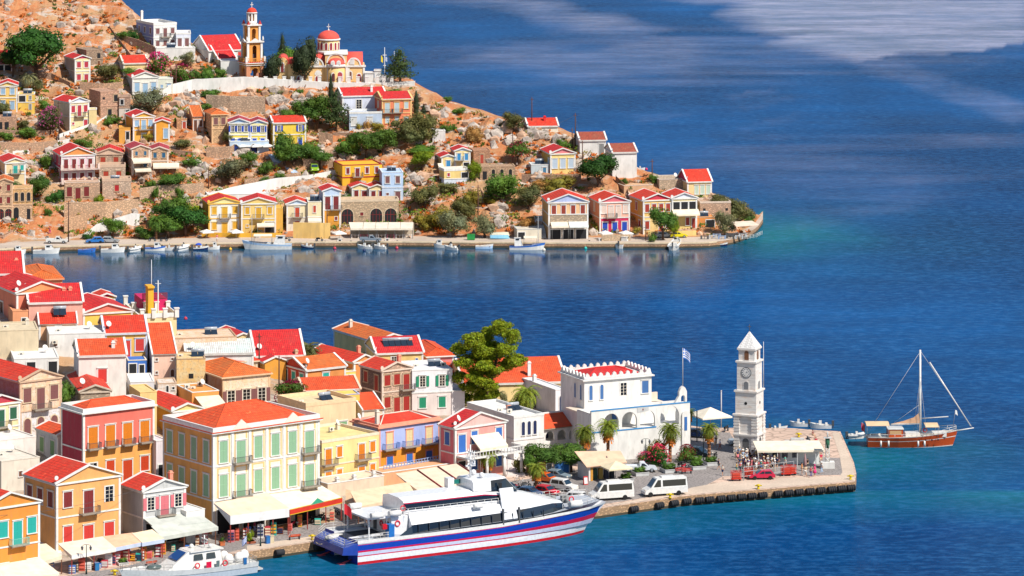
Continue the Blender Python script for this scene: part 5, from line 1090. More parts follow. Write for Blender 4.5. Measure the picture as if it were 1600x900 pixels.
cb('dome', CR, lambda b: b.lathe([(2.75*math.cos(t*.1309), Z_(63)+2.05*math.sin(t*.1309)) for t in range(13)], (dx, dy, 0), 36))
cb('cross', M('plain', 'white'), lambda b: (b.box(dx-.08, dx+.08, dy-.08, dy+.08, Z_(50.5), Z_(40)), b.box(dx-.45, dx+.45, dy-.08, dy+.08, Z_(45), Z_(44)), b.ball((dx, dy, Z_(50)), .25, 8, 5)))
cb('nave_wing', CW, lambda b: b.box(X_(434), X_(450), 1.0, DP-2, -2, Z_(99)))
vault(X_(434), X_(450), Z_(99), 1.5, 1.0, DP-2, CW, 'arched_gable'); vault(X_(434)-.15, X_(450)+.15, Z_(99)+.05, 1.7, 1.5, DP-2)
cb('nave_wing', CW, lambda b: b.box(X_(450), X_(484), .2, 6, -2, Z_(99))); cb('roof', CR, lambda b: b.prism([(X_(449), Z_(99)), (X_(484), Z_(99)), (X_(480), Z_(92)), (X_(452), Z_(92))], .1, 7, 'y'))
def cwin(px, py0, w_, h_, y, col, d=False):
 b = MB(); pl = lambda w, h: [(w/2, 0), (w/2, h-w/2)]+[(w/2*math.cos(math.pi*i/8), h-w/2+w/2*math.sin(math.pi*i/8)) for i in range(1, 8)]+[(-w/2, h-w/2), (-w/2, 0)]
 b.prism([(x, z) for x, z in pl(w_+.45, h_+.3)], -.06, .02, 'y'); o_ = b.build('door' if d else 'window', M('plain', 'white'), CH, (X_(px), y, Z_(py0)))
 b = MB(); b.prism(pl(w_, h_), -.1, -.06, 'y'); b.build('pane', M('louvre', col), o_)
for a in ((547, 124, .8, 1.9, 1.48, '8a5a4c'), (521, 126, .8, 2.0, -.95, '6a2c34'), (531, 126, 1.2, 2.3, -.95, 'c8505a'), (550, 101, .8, 1.4, 1.25, 'white'), (495, 101, .7, 1.1, 1.25, 'white'), (520, 100, .6, .8, -1.15, 'white'), (529, 100, .6, .8, -1.15, 'white'), (441, 112, .7, 2.2, .95, '8c3030')): cwin(*a)
for a in ((497, 132, 1.3, 2.2, 1.48, 'a0303c'), (561, 132, .9, 2.6, 1.48, 'a0303c'), (468, 132, 1.2, 2.2, .18, 'a0303c')): cwin(*a, True)
cb('lunette', M('plain', 'white'), lambda b: b.prism([(X_(497)+.9*math.cos(math.pi*i/10), Z_(117)+1.2*math.sin(math.pi*i/10)) for i in range(11)], 1.42, 1.5, 'y'))
for i, X in enumerate([400, 415, 430, 444, 457, 471, 485, 499, 531, 545, 559, 573, 590, 600, 612]):
 q = hill(X, 137); b = MB(); b.box(-.42, .42, 0, .9, 1.0, 2.6); b.box(-.5, .5, -.05, .95, 2.6, 2.75); tag(b.build('gate_post', W1, None, q), 'square white post along the church terrace wall', 'post', 'white posts along the church terrace wall')
for X, Y, w_, h_, lab in ((577, 131, 2.2, 2.6, 'pale grey shrine box right of the church'), (590, 131, 1.6, 3.2, 'tall white tomb like block right of the church'), (602, 132, 3.0, 2.0, 'low white block near the twin masts')):
 q = hill(X, Y); b = MB(); b.box(-w_/2, w_/2, 0, 3, -.5, h_); b.box(-w_/2-.15, w_/2+.15, -.15, 3.15, h_, h_+.25); tag(b.build('shrine', W1, None, q), lab, 'shrine')
# ------------------------------------------------------------------ crenellated white building and its arched terrace
r_, W_, D_, h_ = house('castle_house', 'white crenellated building with a sunken red roof above the arched terrace', 876, 913, 1018, 594, 712, 25, 'hip', 'redd', ['white', 'white', 'white'], R='nn.p.w/.s.../.....', L='..nn/.../...', sh='4a7ab8', D=None, par=.05, band=False, pil=False, trim='white', fr='white', pitch=.3, cat='building')
b = MB(); y_t = h_+.1
def merlons(b, x0, y0, x1, y1, n_):
 d = Vector((x1-x0, y1-y0)); L_ = d.length; d.normalize(); m_ = Vector((-d.y, d.x))
 for i in range(n_):
  c = (i+.5)*L_/n_; w = L_/n_*.98; prof = [(-.5, 0), (.5, 0), (.5, .25), (.3, .4), (.24, .68), (0, .92), (-.24, .68), (-.3, .4), (-.5, .25)]
  f = [Vector((x0, y0))+d*(c+q*w) for q, z in prof]; v = [(q.x, q.y, y_t+z) for q, (_, z) in zip(f, prof)]+[(q.x+m_.x*.3, q.y+m_.y*.3, y_t+z) for q, (_, z) in zip(f, prof)]
  k = len(prof); b.idx(v, [tuple(range(k)), tuple(range(2*k-1, k-1, -1))]+[(j, (j+1) % k, k+(j+1) % k, k+j) for j in range(k)])
merlons(b, 0, 0, W_, 0, 10); merlons(b, 0, D_, 0, 0, 7); merlons(b, 0, D_-.3, W_, D_-.3, 10); merlons(b, W_, 0, W_, D_, 7)
b.build('battlement', M('plaster', 'white'), r_)
p = ground(924, 724); s = F/p.y; ph = rad(27); kR = (1078-800)/F; wL = (p.x-kR*p.y)/(kR*math.sin(ph)-math.cos(ph))
AT = thing('arched_terrace', 'white two level terrace with arched loggia and blue edge lines under the crenellated building', 'building', p, ph)
H1, H2 = 4.9, 7.9; sc1 = wL/18.0
ac = [(3.6, 1.35), (6.9, 1.35), (10.2, 1.35), (14.3, 1.75)]
b = MB(); b.box(0, wL, 0, 5, -1, H1); b.build('lower_wall', M('plaster', 'white'), AT)
b = MB(); arch_wall(b, 0, wL, H1, H2+.5, 0, .4, [(c*sc1, r*sc1, H1+1.45, H1) for c, r in ac]); b.box(0, wL, 4.6, 5, H1, H2); b.box(0, .4, .4, 4.6, H1, H2); b.box(0, 10.4*sc1, .4, 4.6, H2-.1, H2+.05); b.build('wall', M('plaster', 'white'), AT)
b = MB(); b.box(-.05, wL+.05, -.06, 0, H2+.42, H2+.62); b.build('edge_line', M('plain', '3f93d2'), AT); b = MB(); b.box(-.05, 11.8*sc1, -.06, 0, H1-.1, H1+.1); b.build('edge_line', M('plain', '3f93d2'), AT)
for x, w_, z0, hh in ((3.6, 1.4, H1, 2.4), (6.9, 1.5, H1+.9, 1.3), (11, .1, H1, .1)):
 b = MB(); b.box(x*sc1-w_/2, x*sc1+w_/2, 4.5, 4.58, z0, z0+hh); b.build('door' if hh > 2 else 'window', M('louvre', '3a78c4'), AT)
b = MB(); b.box(8.3*sc1, 8.3*sc1+2.1, -.06, -.01, H2-.35, H2+.35+.05); sg = b.build('sign', M('plain', 'lgrey'), AT)
b = MB(); b.box(8.3*sc1+.95, 8.3*sc1+1.15, -.09, -.06, H2-.12, H2+.14); b.build('emblem', M('plain', 'maroon'), sg)
b = MB(); b.box(16.4*sc1, 17.9*sc1, -.3, 2.0, 0, 6.4); b.prism([(16.4*sc1+1.5*sc1*(1-math.cos(math.pi*i/10))/2, 6.4+.7*math.sin(math.pi*i/10)) for i in range(11)], -.3, 2, 'y'); b.build('end_turret', M('plaster', 'white'), AT)
b = MB(); b.box(16.8*sc1, 17.3*sc1, -.36, -.3, 3.9, 6.1); b.build('door', M('louvre', '3a78c4'), AT)
b = MB(); arch_wall(b, 16.1*sc1, 17.5*sc1, H2+.5, H2+2.3, .1, .5, [(16.8*sc1, .4, H2+1.3, H2+.6)]); b.prism([(15.3*sc1, H2+.5), (16.1*sc1, H2+.5), (16.1*sc1, H2+1.7)], .1, .6, 'y'); b.prism([(16.1*sc1, H2+2.3), (17.5*sc1, H2+2.3), (17.2*sc1, H2+2.9), (16.8*sc1, H2+3.2), (16.4*sc1, H2+2.9)], .1, .6, 'y'); b.build('bell_gable', M('plaster', 'white'), AT)
b = MB(); b.cyl((16.9*sc1, .4, H2+3.0), .07, 6.4, .05, 6); fp = b.build('flagpole', M('plain', 'lgrey'), AT)
def flag_mesh(name, mats, w_=2.4, h_=1.6, stripes=True):
 b = MB(); nx_, nz = 10, 9
 for i in range(nx_):
  for j in range(nz):
   def q(i, j): x = w_*i/nx_; return (x*.55, .35*math.sin(x*2.6)*x/w_, -h_*j/nz-.5*x*x/w_*.9)
   st = (j % 2 == 1) if stripes else 0
   if stripes and i < 4 and j < 5: st = 1 if (i in (1, 2) and 0) or j == 2 or i == 2 else 0
   b.face([q(i, j), q(i+1, j), q(i+1, j+1), q(i, j+1)], int(st))
 return b.mesh(name, mats)
link('flag', flag_mesh('flag', [M('cloth', '3a7ae0'), M('cloth', 'white')]), fp, (16.9*sc1+.05, .4, H2+9.3))
b = MB(); b.box(0, wL*.93, 5.0, 9, H2-.6, H2-.3); b.box(wL*.62, wL*.93, 8.6, 9, H2-.3, H2+.9); b.build('roof_terrace', M('plaster', 'f2e0cc'), AT)
# ------------------------------------------------------------------ trees and shrubs
LF = dict(deep=(.026, .090, .014), mid=(.070, .150, .022), olive=(.110, .125, .045), lime=(.17, .25, .012), dark=(.018, .036, .014), cyp=(.030, .052, .026), pine=(.12, .165, .006), yell=(.22, .20, .03), palm=(.14, .20, .025), dry=(.28, .16, .05), grey=(.16, .18, .10), far_pine=(.045, .080, .026))
def leafm(c): return M('leaf', LF[c])
def crown(name, lobes, n_, leaf, mats, seed=1, flat=.0, core=True, shell=.72, alt=.0):
 r = random.Random(seed); b = MB(); vol = [l[3]*l[4]*l[5] for l in lobes]; tot = sum(v**.667 for v in vol)
 for l, v in zip(lobes, vol):
  k = int(n_*v**.667/tot)
  for i in range(k):
   z = r.uniform(-1, 1); a = r.uniform(0, 6.283); q = math.sqrt(1-z*z); d = Vector((q*math.cos(a), q*math.sin(a), z))
   rr = shell+(1.04-shell)*r.random()**.6; rr *= 1+.26*noise.noise(Vector((d.x*2.2+l[0]*5, d.y*2.2+l[1]*5, d.z*2.2+seed)))
   c = Vector((l[0]+d.x*l[3]*rr, l[1]+d.y*l[4]*rr, l[2]+d.z*l[5]*rr))
   nrm = (d+Vector((r.gauss(0, .5), r.gauss(0, .5), r.gauss(0, .5)+.3))).normalized(); t = nrm.orthogonal().normalized(); t = Matrix.Rotation(r.uniform(0, 6.28), 3, nrm) @ t; u = nrm.cross(t); s = leaf*r.uniform(.6, 1.35)
   b.face([c-t*s, c-u*s*.55, c+t*s, c+u*s*.55], 1 if r.random() < alt else 0)
  if core: b.ball((l[0], l[1], l[2]), 1, 8, 5, 0, (l[3]*shell*.86, l[4]*shell*.86, l[5]*shell*.86));
 return b.mesh(name, mats)
def trunk_mesh(h=.5, r=.05, seed=1, limbs=4, col='6a4c38', spread=.3):
 rr = random.Random(seed); b = MB(); b.tube([(0, 0, -.06), (rr.uniform(-.02, .02), 0, h*.5), (rr.uniform(-.04, .04), .01, h)], r*1.3, 7, r1=r*.8)
 for i in range(limbs): a = 6.28*i/limbs+rr.random(); b.tube([(0, 0, h*.75), (spread*.5*math.cos(a), spread*.5*math.sin(a), h*1.1), (spread*math.cos(a), spread*math.sin(a), h*1.5)], r*.6, 5, r1=r*.2)
 return b.mesh('trunk', M('plain', col))
def lob(seed, k, r0, zc, rz, rs=.42, rzs=.3):
 r = random.Random(seed); return [(0, 0, zc, r0*.75, r0*.75, rz*.8)]+[(r0*.55*math.cos(6.28*i/k+r.random()), r0*.55*math.sin(6.28*i/k+r.random()), zc+rz*r.uniform(-.5, .6), r0*rs*r.uniform(.8, 1.25), r0*rs*r.uniform(.8, 1.2), rzs*rz*r.uniform(1, 1.7)) for i in range(k)]
TT = {}
def ttemplate(kind, col, var):
 k = (kind, col, var)
 if k in TT: return TT[k]
 m_ = [leafm(col), leafm(col)]
 if kind == 'tree': t = (trunk_mesh(.36, .035, var), crown('crown', lob(var, 8, 1.0*.5, .66, .36), 3000, .027, m_, var))
 elif kind == 'olive': t = (trunk_mesh(.22, .045, var), crown('crown', lob(var, 8, .5, .55, .46), 3000, .026, m_, var, shell=.82 if col == 'cyp' else .66))
 elif kind == 'bush': t = (trunk_mesh(.2, .03, var), crown('crown', lob(var, 7, .5, .42, .52), 1500, .032, m_, var))
 elif kind == 'cypress': t = (trunk_mesh(.2, .03, var, 0), crown('crown', [(0, 0, .20, .40, .40, .17), (0, .02, .40, .5, .5, .24), (0, 0, .62, .38, .38, .24), (.02, 0, .82, .2, .2, .2)], 1700, .022, m_, var, shell=.8))
 elif kind == 'fir': t = (trunk_mesh(.5, .03, var, 3), crown('crown', [(0, 0, .30, .5, .5, .14), (.14, 0, .42, .36, .4, .14), (-.1, .05, .55, .36, .36, .14), (.06, 0, .70, .25, .26, .14), (0, 0, .87, .14, .14, .14)], 1900, .026, m_, var, shell=.55))
 TT[k] = t; return t
VC = [0]
def tree(kind, X, Yb, Yt, wpx, col, label, far=True, group=None, flower=None, name=None, P=None):
 p = P or ground(X, Yb, far); s = F/p.y; h = (Yb-Yt)/s; w_ = wpx/s; VC[0] += 1
 if far: w_ *= 1.16; h *= 1.07
 tr, cr = ttemplate(kind, col, 1+VC[0] % 3)
 nm = name or {'tree': 'leafy_tree', 'olive': 'olive_tree', 'bush': 'shrub', 'cypress': 'cypress_tree', 'fir': 'pine_tree'}[kind]
 o = thing(nm, label, 'shrub' if kind == 'bush' else 'tree', (p.x, p.y, p.z-.1), VC[0]*1.7, group or {'bush': 'shrubs on the slopes', 'olive': 'olive trees', 'cypress': 'cypress trees', 'fir': 'conical pines', 'tree': 'leafy trees'}[kind])
 o.scale = (w_, w_, h); link('trunk', tr, o); link('crown', cr, o)
 if flower:
  b = MB(); r = random.Random(VC[0])
  for i in range(260):
   a = r.uniform(0, 6.28); e = r.uniform(-.3, 1.5); c = Vector((.47*math.cos(a)*math.cos(e), .47*math.sin(a)*math.cos(e), .45+.5*math.sin(e))) + Vector([r.gauss(0, .03)]*3); t = Vector((r.gauss(0, 1), r.gauss(0, 1), r.gauss(0, 1))).normalized()*.034; u = t.orthogonal().normalized()*.034; b.face([c-t, c-u, c+t, c+u])
  b.build('blossom', M('plain', flower), o)
 return o
T = tree
T('tree', 57, 132, 48, 88, 'deep', 'huge dark green tree at the upper left, largest of the far hillside')
T('tree', 20, 120, 72, 40, 'deep', 'dark green tree behind the left shoulder of the huge upper left tree')
T('olive', 167, 127, 97, 34, 'olive', 'brownish olive right of the tall crimson shuttered house')
T('olive', 230, 184, 140, 52, 'grey', 'round grey green tree between the blue shuttered cottage and the twin gabled house')
T('bush', 247, 118, 82, 34, 'mid', 'bougainvillea in magenta bloom under the lavender mansion', flower='c8286c')
T('bush', 285, 132, 100, 34, 'mid', 'magenta bougainvillea hanging beside the white lane wall', flower='c8286c')
T('olive', 293, 104, 80, 22, 'grey', 'small pale tree in front of the white basement terrace')
T('bush', 195, 62, 46, 26, 'mid', 'green bushes left of the lavender mansion')
T('bush', 209, 62, 44, 18, 'deep', 'dark bush touching the left wall of the lavender mansion')
T('fir', 350, 66, 49, 20, 'cyp', 'small dark conifer peeking over the long red hall roof')
for X, w_, l in ((308, 18, 'first light green orchard bush in the garden left of the bell tower'), (325, 22, 'middle light green orchard bush in the garden left of the bell tower'), (345, 20, 'last green orchard bush in the garden left of the bell tower')): T('bush', X, 125, 102+(X % 5), w_, 'mid', l)
T('tree', 448, 112, 64, 44, 'mid', 'round green tree between the bell tower and the church')
T('cypress', 441, 106, 38, 18, 'cyp', 'slim cypress rising behind the round tree by the church')
T('cypress', 489, 104, 42, 19, 'cyp', 'dark cypress left of the red dome')
T('olive', 476, 134, 59, 36, 'cyp', 'tall dense dark cedar in front of the church nave', name='cedar_tree')
T('olive', 425, 132, 84, 28, 'cyp', 'dark cedar between the bell tower and church wing', name='cedar_tree')
T('cypress', 410, 96, 50, 10, 'far_pine', 'cypress hiding behind the right edge of the bell tower')
T('fir', 625, 132, 77, 50, 'far_pine', 'broad pine at the right end of the church terrace')
T('cypress', 517, 168, 117, 12, 'cyp', 'thin cypress below the church apse')
T('cypress', 650, 182, 142, 13, 'cyp', 'thin cypress right of the coral house')
T('cypress', 662, 180, 164, 10, 'cyp', 'short cypress stub right of the thin one by the coral house')
T('fir', 525, 206, 143, 42, 'far_pine', 'tall ragged pine left of the white and pale blue houses')
T('tree', 497, 203, 150, 48, 'mid', 'bright green tree mass left of the ragged pine')
T('tree', 478, 205, 158, 44, 'mid', 'green tree behind the bright yellow house roof')
T('bush', 455, 185, 168, 36, 'mid', 'low green bush above the bright yellow house')
T('bush', 470, 222, 186, 20, 'lime', 'light green shrub between the bright yellow house and the pines')
T('olive', 445, 262, 206, 40, 'mid', 'olive screening the front of the bright yellow house')
T('tree', 460, 262, 226, 52, 'mid', 'leafy green garden tree below the bright yellow house')
T('bush', 485, 248, 216, 28, 'mid', 'green garden shrub right of the yellow house stairs')
T('olive', 358, 226, 200, 18, 'olive', 'small olive at the left corner of the twin gabled house')
T('olive', 360, 284, 245, 48, 'grey', 'wide grey olive above the white road wall, left one')
T('tree', 389, 268, 238, 28, 'mid', 'green tree right of the wide grey olive')
T('bush', 415, 272, 250, 24, 'mid', 'garden shrub left of the blue and white stairs')
T('bush', 437, 286, 266, 20, 'mid', 'small conical shrub on the wall above the road')
T('bush', 412, 289, 272, 16, 'mid', 'agave like shrub under the garden wall')
T('bush', 545, 247, 208, 42, 'mid', 'left bush of the big green clump below the coral house')
T('tree', 572, 248, 205, 46, 'mid', 'middle bush of the big green clump below the coral house')
T('tree', 598, 244, 202, 44, 'mid', 'right bush of the big green clump below the coral house')
T('bush', 560, 222, 205, 36, 'olive', 'low olive coloured bush behind the big green clump')
T('olive', 638, 228, 182, 54, 'olive', 'large grey green olive below the coral house, left one')
T('olive', 662, 224, 176, 44, 'olive', 'large grey green olive right of its twin below the coral house')
T('bush', 560, 202, 188, 14, 'yell', 'small yellowish shrub in front of the pale blue house')
T('bush', 575, 203, 184, 14, 'dry', 'rust brown shrub in front of the pale blue house')
T('bush', 590, 206, 188, 22, 'yell', 'orange tinged shrub below the coral house corner')
T('bush', 660, 238, 226, 46, 'mid', 'clipped hedge along the lane above the light blue cube house', name='hedge')
T('tree', 660, 268, 236, 34, 'lime', 'light green tree left of the cream blue railed house')
T('olive', 742, 284, 252, 22, 'lime', 'small yellow green tree right of the cream blue railed house')
T('olive', 664, 325, 287, 44, 'olive', 'dark olive tree right of the light blue cube house')
T('olive', 783, 318, 268, 54, 'mid', 'large round green tree in the middle of the right slope')
T('olive', 826, 328, 289, 38, 'olive', 'round olive left of the lilac pediment taverna')
T('bush', 733, 330, 292, 40, 'yell', 'yellow green prickly pear thicket above the quay trees', name='prickly_pear')
T('olive', 724, 345, 310, 36, 'olive', 'dark olive below the prickly pear thicket')
T('bush', 690, 358, 318, 44, 'yell', 'leafy fig thicket right of the restaurant canopy', name='fig_bush')
T('olive', 708, 371, 328, 44, 'grey', 'grey olive on the quay right of the restaurant canopy')
T('olive', 757, 371, 333, 36, 'grey', 'small grey olive on the quay by the green bins')
T('bush', 660, 358, 330, 34, 'yell', 'light fig bush touching the restaurant canopy', name='fig_bush')
T('bush', 765, 318, 306, 26, 'yell', 'agave patch below the large round tree', name='agave')
T('bush', 742, 222, 192, 30, 'dry', 'bare purplish brown shrub on the orange slope')
T('olive', 802, 204, 175, 34, 'olive', 'dark round bush on the ridge among the boulders')
T('tree', 809, 255, 222, 34, 'mid', 'green tree with red blossom beside the wooden pole on the slope', flower='b03048')
T('bush', 872, 298, 270, 52, 'yell', 'yellowish dry bush under the pink pediment house wall')
T('bush', 845, 296, 278, 34, 'dry', 'brown dry bush left of the yellowish one')
T('tree', 935, 298, 243, 56, 'deep', 'dense dark green tree behind the pink waterfront house')
T('bush', 818, 365, 335, 34, 'dry', 'leafless brown shrub above the flat grey hut')
T('bush', 700, 160, 148, 14, 'mid', 'small bush on the ridge below the church headland')
T('bush', 718, 178, 166, 20, 'mid', 'small bush on the ridge left of the boulders')
T('bush', 695, 205, 192, 20, 'mid', 'green scrub on the orange slope right of the twin olives')
T('bush', 950, 250, 238, 10, 'mid', 'tiny bush beside the white cube house')
T('bush', 975, 290, 276, 14, 'mid', 'potted green bush by the blue roofed terrace')
T('bush', 1022, 288, 268, 16, 'mid', 'tall narrow green bush on the blue roofed terrace')
T('bush', 985, 300, 287, 18, 'mid', 'green shrub at the front of the blue roofed terrace')
T('tree', 1036, 375, 325, 42, 'mid', 'green tree on the quay in front of the yellow waterfront house')
T('tree', 1053, 372, 342, 18, 'lime', 'thin young tree beside the green quay tree')
T('olive', 1133, 368, 330, 34, 'grey', 'grey olive beside the white taverna canopy')
T('olive', 1155, 352, 312, 40, 'olive', 'olive clump at the tip of the headland')
T('bush', 1168, 350, 330, 26, 'mid', 'green bush at the very end of the headland')
T('olive', 1128, 332, 304, 40, 'olive', 'olive at the back of the headland terrace')
T('bush', 1020, 378, 364, 12, 'mid', 'small round bush on the quay edge')
T('bush', 994, 366, 352, 14, 'yell', 'yellow green bush by the orange earth steps')
T('tree', 62, 318, 276, 32, 'mid', 'bright green tree left of the pink mansion')
T('bush', 85, 318, 294, 28, 'deep', 'dark shrub at the foot of the pink mansion')
T('bush', 70, 262, 238, 22, 'mid', 'green shrub above the bright green tree at left')
T('olive', 78, 210, 168, 34, 'olive', 'dark shrub with pink blossom left of the cream balcony house', flower='a04070')
T('bush', 42, 216, 196, 34, 'mid', 'low green shrub on the left terraces')
T('bush', 10, 218, 203, 22, 'mid', 'green bush at the left edge below the cottage')
T('bush', 36, 202, 184, 20, 'olive', 'weedy bush above the left terraces')
T('olive', 2, 182, 155, 26, 'olive', 'olive cut by the left edge under the yellow cottage')
T('bush', 70, 170, 152, 20, 'mid', 'shrub left of the cream balcony house roof')
T('tree', 177, 372, 342, 32, 'mid', 'round tree on the quay beside the parked cars')
T('bush', 138, 374, 364, 20, 'deep', 'dark hedge behind the parked cars', name='hedge')
T('bush', 155, 320, 302, 16, 'lime', 'light green shrub on the terrace of the lowest stone floor')
T('bush', 75, 340, 322, 14, 'mid', 'ivy shrub beside the left edge steps')
T('bush', 170, 196, 180, 16, 'mid', 'weeds below the lower broken ruin')
T('bush', 180, 190, 181, 18, 'mid', 'weeds beside the white lane bend')
T('olive', 231, 222, 207, 18, 'yell', 'yellow green shrub in front of the pale blue shuttered house')
T('bush', 318, 172, 160, 28, 'mid', 'green bush above the orange stone cottages')
T('bush', 235, 300, 276, 20, 'mid', 'creeper clump left of the terrace under the beige awnings')
T('tree', 268, 300, 272, 44, 'mid', 'leafy hedge under the beige awnings', name='hedge')
T('bush', 243, 312, 288, 12, 'mid', 'left hanging creeper on the stone wall')
T('bush', 280, 310, 288, 14, 'mid', 'right hanging creeper on the stone wall')
T('olive', 270, 358, 306, 60, 'mid', 'big grey green shrub in the waterfront thicket, upper one')
T('tree', 290, 370, 322, 60, 'deep', 'dark green shrub in the waterfront thicket, right one')
T('tree', 262, 372, 335, 48, 'mid', 'bright shrub in the waterfront thicket, middle one')
T('bush', 300, 340, 315, 30, 'lime', 'pale shrub at the top right of the waterfront thicket')
T('bush', 225, 373, 350, 32, 'mid', 'low shrub at the left end of the waterfront thicket')
T('bush', 257, 322, 308, 12, 'mid', 'small conifer above the waterfront thicket')
T('bush', 568, 345, 330, 12, 'mid', 'potted tree on the stone arcade terrace, left one')
T('bush', 595, 345, 330, 14, 'lime', 'potted tree on the stone arcade terrace, right one')
T('bush', 540, 318, 300, 16, 'mid', 'plant between the light blue gable and the cream pair')
T('bush', 621, 345, 326, 12, 'mid', 'green shrub at the right corner of the stone arcade')
T('bush', 560, 165, 150, 18, 'olive', 'dark bush below the church wall near the thin cypress')
T('bush', 435, 150, 138, 16, 'grey', 'grey agave below the church wall', name='agave')
T('bush', 470, 148, 137, 10, 'mid', 'tuft on the slope under the church wall')
T('bush', 610, 150, 137, 36, 'mid', 'bush row under the right end of the church wall')
T('tree', 130, 240, 216, 26, 'mid', 'green tree between the white lane and the pink mansion roof')
T('bush', 285, 232, 214, 30, 'olive', 'olive scrub on the slope below the orange roofed cottages')
T('bush', 300, 262, 244, 32, 'mid', 'green scrub on the rocks right of the teal windowed houses')
T('olive', 205, 125, 104, 26, 'mid', 'green tree behind the white cottage on the upper slope')
T('bush', 120, 262, 246, 24, 'mid', 'shrub behind the roof of the pink mansion')
T('tree', 500, 262, 234, 36, 'mid', 'leafy tree between the lime green car and the yellow block')
T('bush', 620, 290, 268, 26, 'mid', 'green bush behind the light blue cube house')
T('bush', 700, 300, 282, 34, 'olive', 'olive scrub below the blue railed terrace')
T('bush', 880, 232, 216, 26, 'mid', 'green scrub on the ridge between the poles')
T('bush', 330, 150, 138, 30, 'mid', 'green bush under the white terrace wall')
T('bush', 25, 300, 280, 20, 'deep', 'dark shrub behind the left edge stone house')
NT = dict(far=False)
T('bush', 100, 634, 590, 40, 'mid', 'dark green shrub between the faded peach house and rubble cottage', **NT)
T('bush', 228, 618, 594, 24, 'deep', 'dark round bush by the ruined yard hut', **NT)
T('bush', 130, 512, 488, 22, 'mid', 'garden bush behind the yellow house with coral pediment', **NT)
T('bush', 288, 530, 508, 22, 'olive', 'thin bush beside the seafront villa', **NT)
T('tree', 455, 640, 592, 54, 'mid', 'bougainvillea with magenta bloom beside the telegraph pole', flower='d8206c', name='bougainvillea', **NT)
T('bush', 215, 580, 564, 18, 'olive', 'weed tuft below the low blue shed', **NT)
T('bush', 762, 640, 612, 44, 'olive', 'grey green shrub under the big pine', **NT)
T('tree', 786, 640, 608, 14, 'grey', 'small standard tree with a ball crown by the pine', **NT)
T('bush', 798, 640, 622, 30, 'mid', 'hedge beside the date palms', name='hedge', **NT)
T('tree', 848, 742, 690, 64, 'mid', 'broad green ficus, left one of the pair in front of the arcade', **NT)
T('tree', 892, 738, 690, 60, 'mid', 'broad green ficus, right one of the pair in front of the arcade', **NT)
T('bush', 812, 740, 708, 26, 'olive', 'brownish shrub beside the white stairs of the pink house', **NT)
T('tree', 828, 745, 702, 24, 'mid', 'slim green tree left of the ficus pair', **NT)
T('bush', 1027, 722, 678, 36, 'yell', 'yellow green bush at the base of the arched terrace', **NT)
T('bush', 1030, 728, 692, 34, 'deep', 'dark green bush with red blossom under the arched terrace', flower='d02850', **NT)
T('bush', 1073, 722, 692, 32, 'mid', 'round green bush at the turret corner', flower='d02850', **NT)
T('bush', 1088, 724, 708, 20, 'mid', 'low round bush beside the quay planters', **NT)
T('bush', 1008, 726, 704, 26, 'mid', 'shrub with red blossom by the white terrace stairs', flower='c83860', **NT)
T('bush', 660, 600, 560, 26, 'mid', 'climbing shrub behind the white green shuttered house', **NT)
T('bush', 545, 770, 764, 12, 'mid', 'plant behind the red canopy', **NT)
def palm(X, Yb, Yt, wpx, label, far=False, skirt=True, n_=46, col='palm', trunk='9a6a48', up=.35):
 p = ground(X, Yb, far); s = F/p.y; h = (Yb-Yt)/s; w_ = wpx/s/2; r = random.Random(int(X)); ht = h-w_*.85
 o = thing('palm_tree', label, 'palm', (p.x, p.y, p.z-.1), 0, 'palm trees')
 b = MB(); k = 9
 for i in range(k): b.cyl((0, 0, ht*i/k), .24+.02*(i % 2), ht/k, .30, 9)
 b.build('trunk', M('plain', trunk), o)
 b, d = MB(), MB()
 for i in range(n_):
  a = i*2.399; e = 1.35-1.75*(i/n_)**.8; tgt = b
  L_ = w_*r.uniform(.85, 1.1); pts = []
  for j in range(7):
   t = j/6; q = L_*t; ee = e-.95*t*t; pts.append(Vector((0, 0, ht))+Vector((math.cos(a)*math.cos(ee), math.sin(a)*math.cos(ee), math.sin(ee)))*q)
  for j in range(6):
   c0, c1 = pts[j], pts[j+1]; dirn = (c1-c0).normalized(); side = dirn.cross(Vector((0, 0, 1))).normalized()
   for sg in (-1, 1):
    for m_ in range(2):
     c = c0.lerp(c1, m_/2+.25); ln = L_*.30*(1-abs(j+m_/2-2.6)/5.2); tip = c+side*sg*ln*.8+dirn*ln*.65-Vector((0, 0, ln*.35)); b.face([c-dirn*.05*L_, c+dirn*.05*L_, tip])
 b.build('fronds', leafm(col), o)
 if skirt:
  for i in range(60):
   a = r.uniform(0, 6.28); z0 = ht-r.uniform(0, .1)*h; ln = w_*r.uniform(.5, .95); c = Vector((.2*math.cos(a), .2*math.sin(a), z0)); tip = Vector((w_*.42*math.cos(a), w_*.42*math.sin(a), z0-ln)); sd = Vector((-math.sin(a), math.cos(a), 0))*.16; d.face([c-sd*.4, c+sd*.4, tip+sd, tip-sd])
  d.build('dead_fronds', M('leaf', 'c07838'), o)
 return o
palm(914, 730, 656, 42, 'fan palm left of the arched terrace, shorter of the two there')
palm(950, 730, 647, 42, 'tall fan palm with a rusty skirt in front of the arched terrace')
palm(1047, 722, 652, 44, 'leafy fan palm in front of the terrace arches')
palm(1108, 722, 654, 36, 'fan palm on the square between the turret and clock tower')
palm(762, 748, 695, 38, 'fan palm in front of the pink columned house')
palm(838, 772, 716, 36, 'thin trunked fan palm above the parked red car')
palm(480, 572, 524, 56, 'feathery date palm among the red roofs', skirt=False, col='olive')
palm(822, 655, 594, 50, 'date palm cluster left of the crenellated building, upper one', skirt=False)
palm(812, 655, 614, 34, 'date palm cluster left of the crenellated building, lower one', skirt=False)
palm(1077, 690, 634, 22, 'palm half hidden behind the turret')
palm(45, 140, 108, 34, 'spiky palm below the huge upper left tree', True, col='grey')
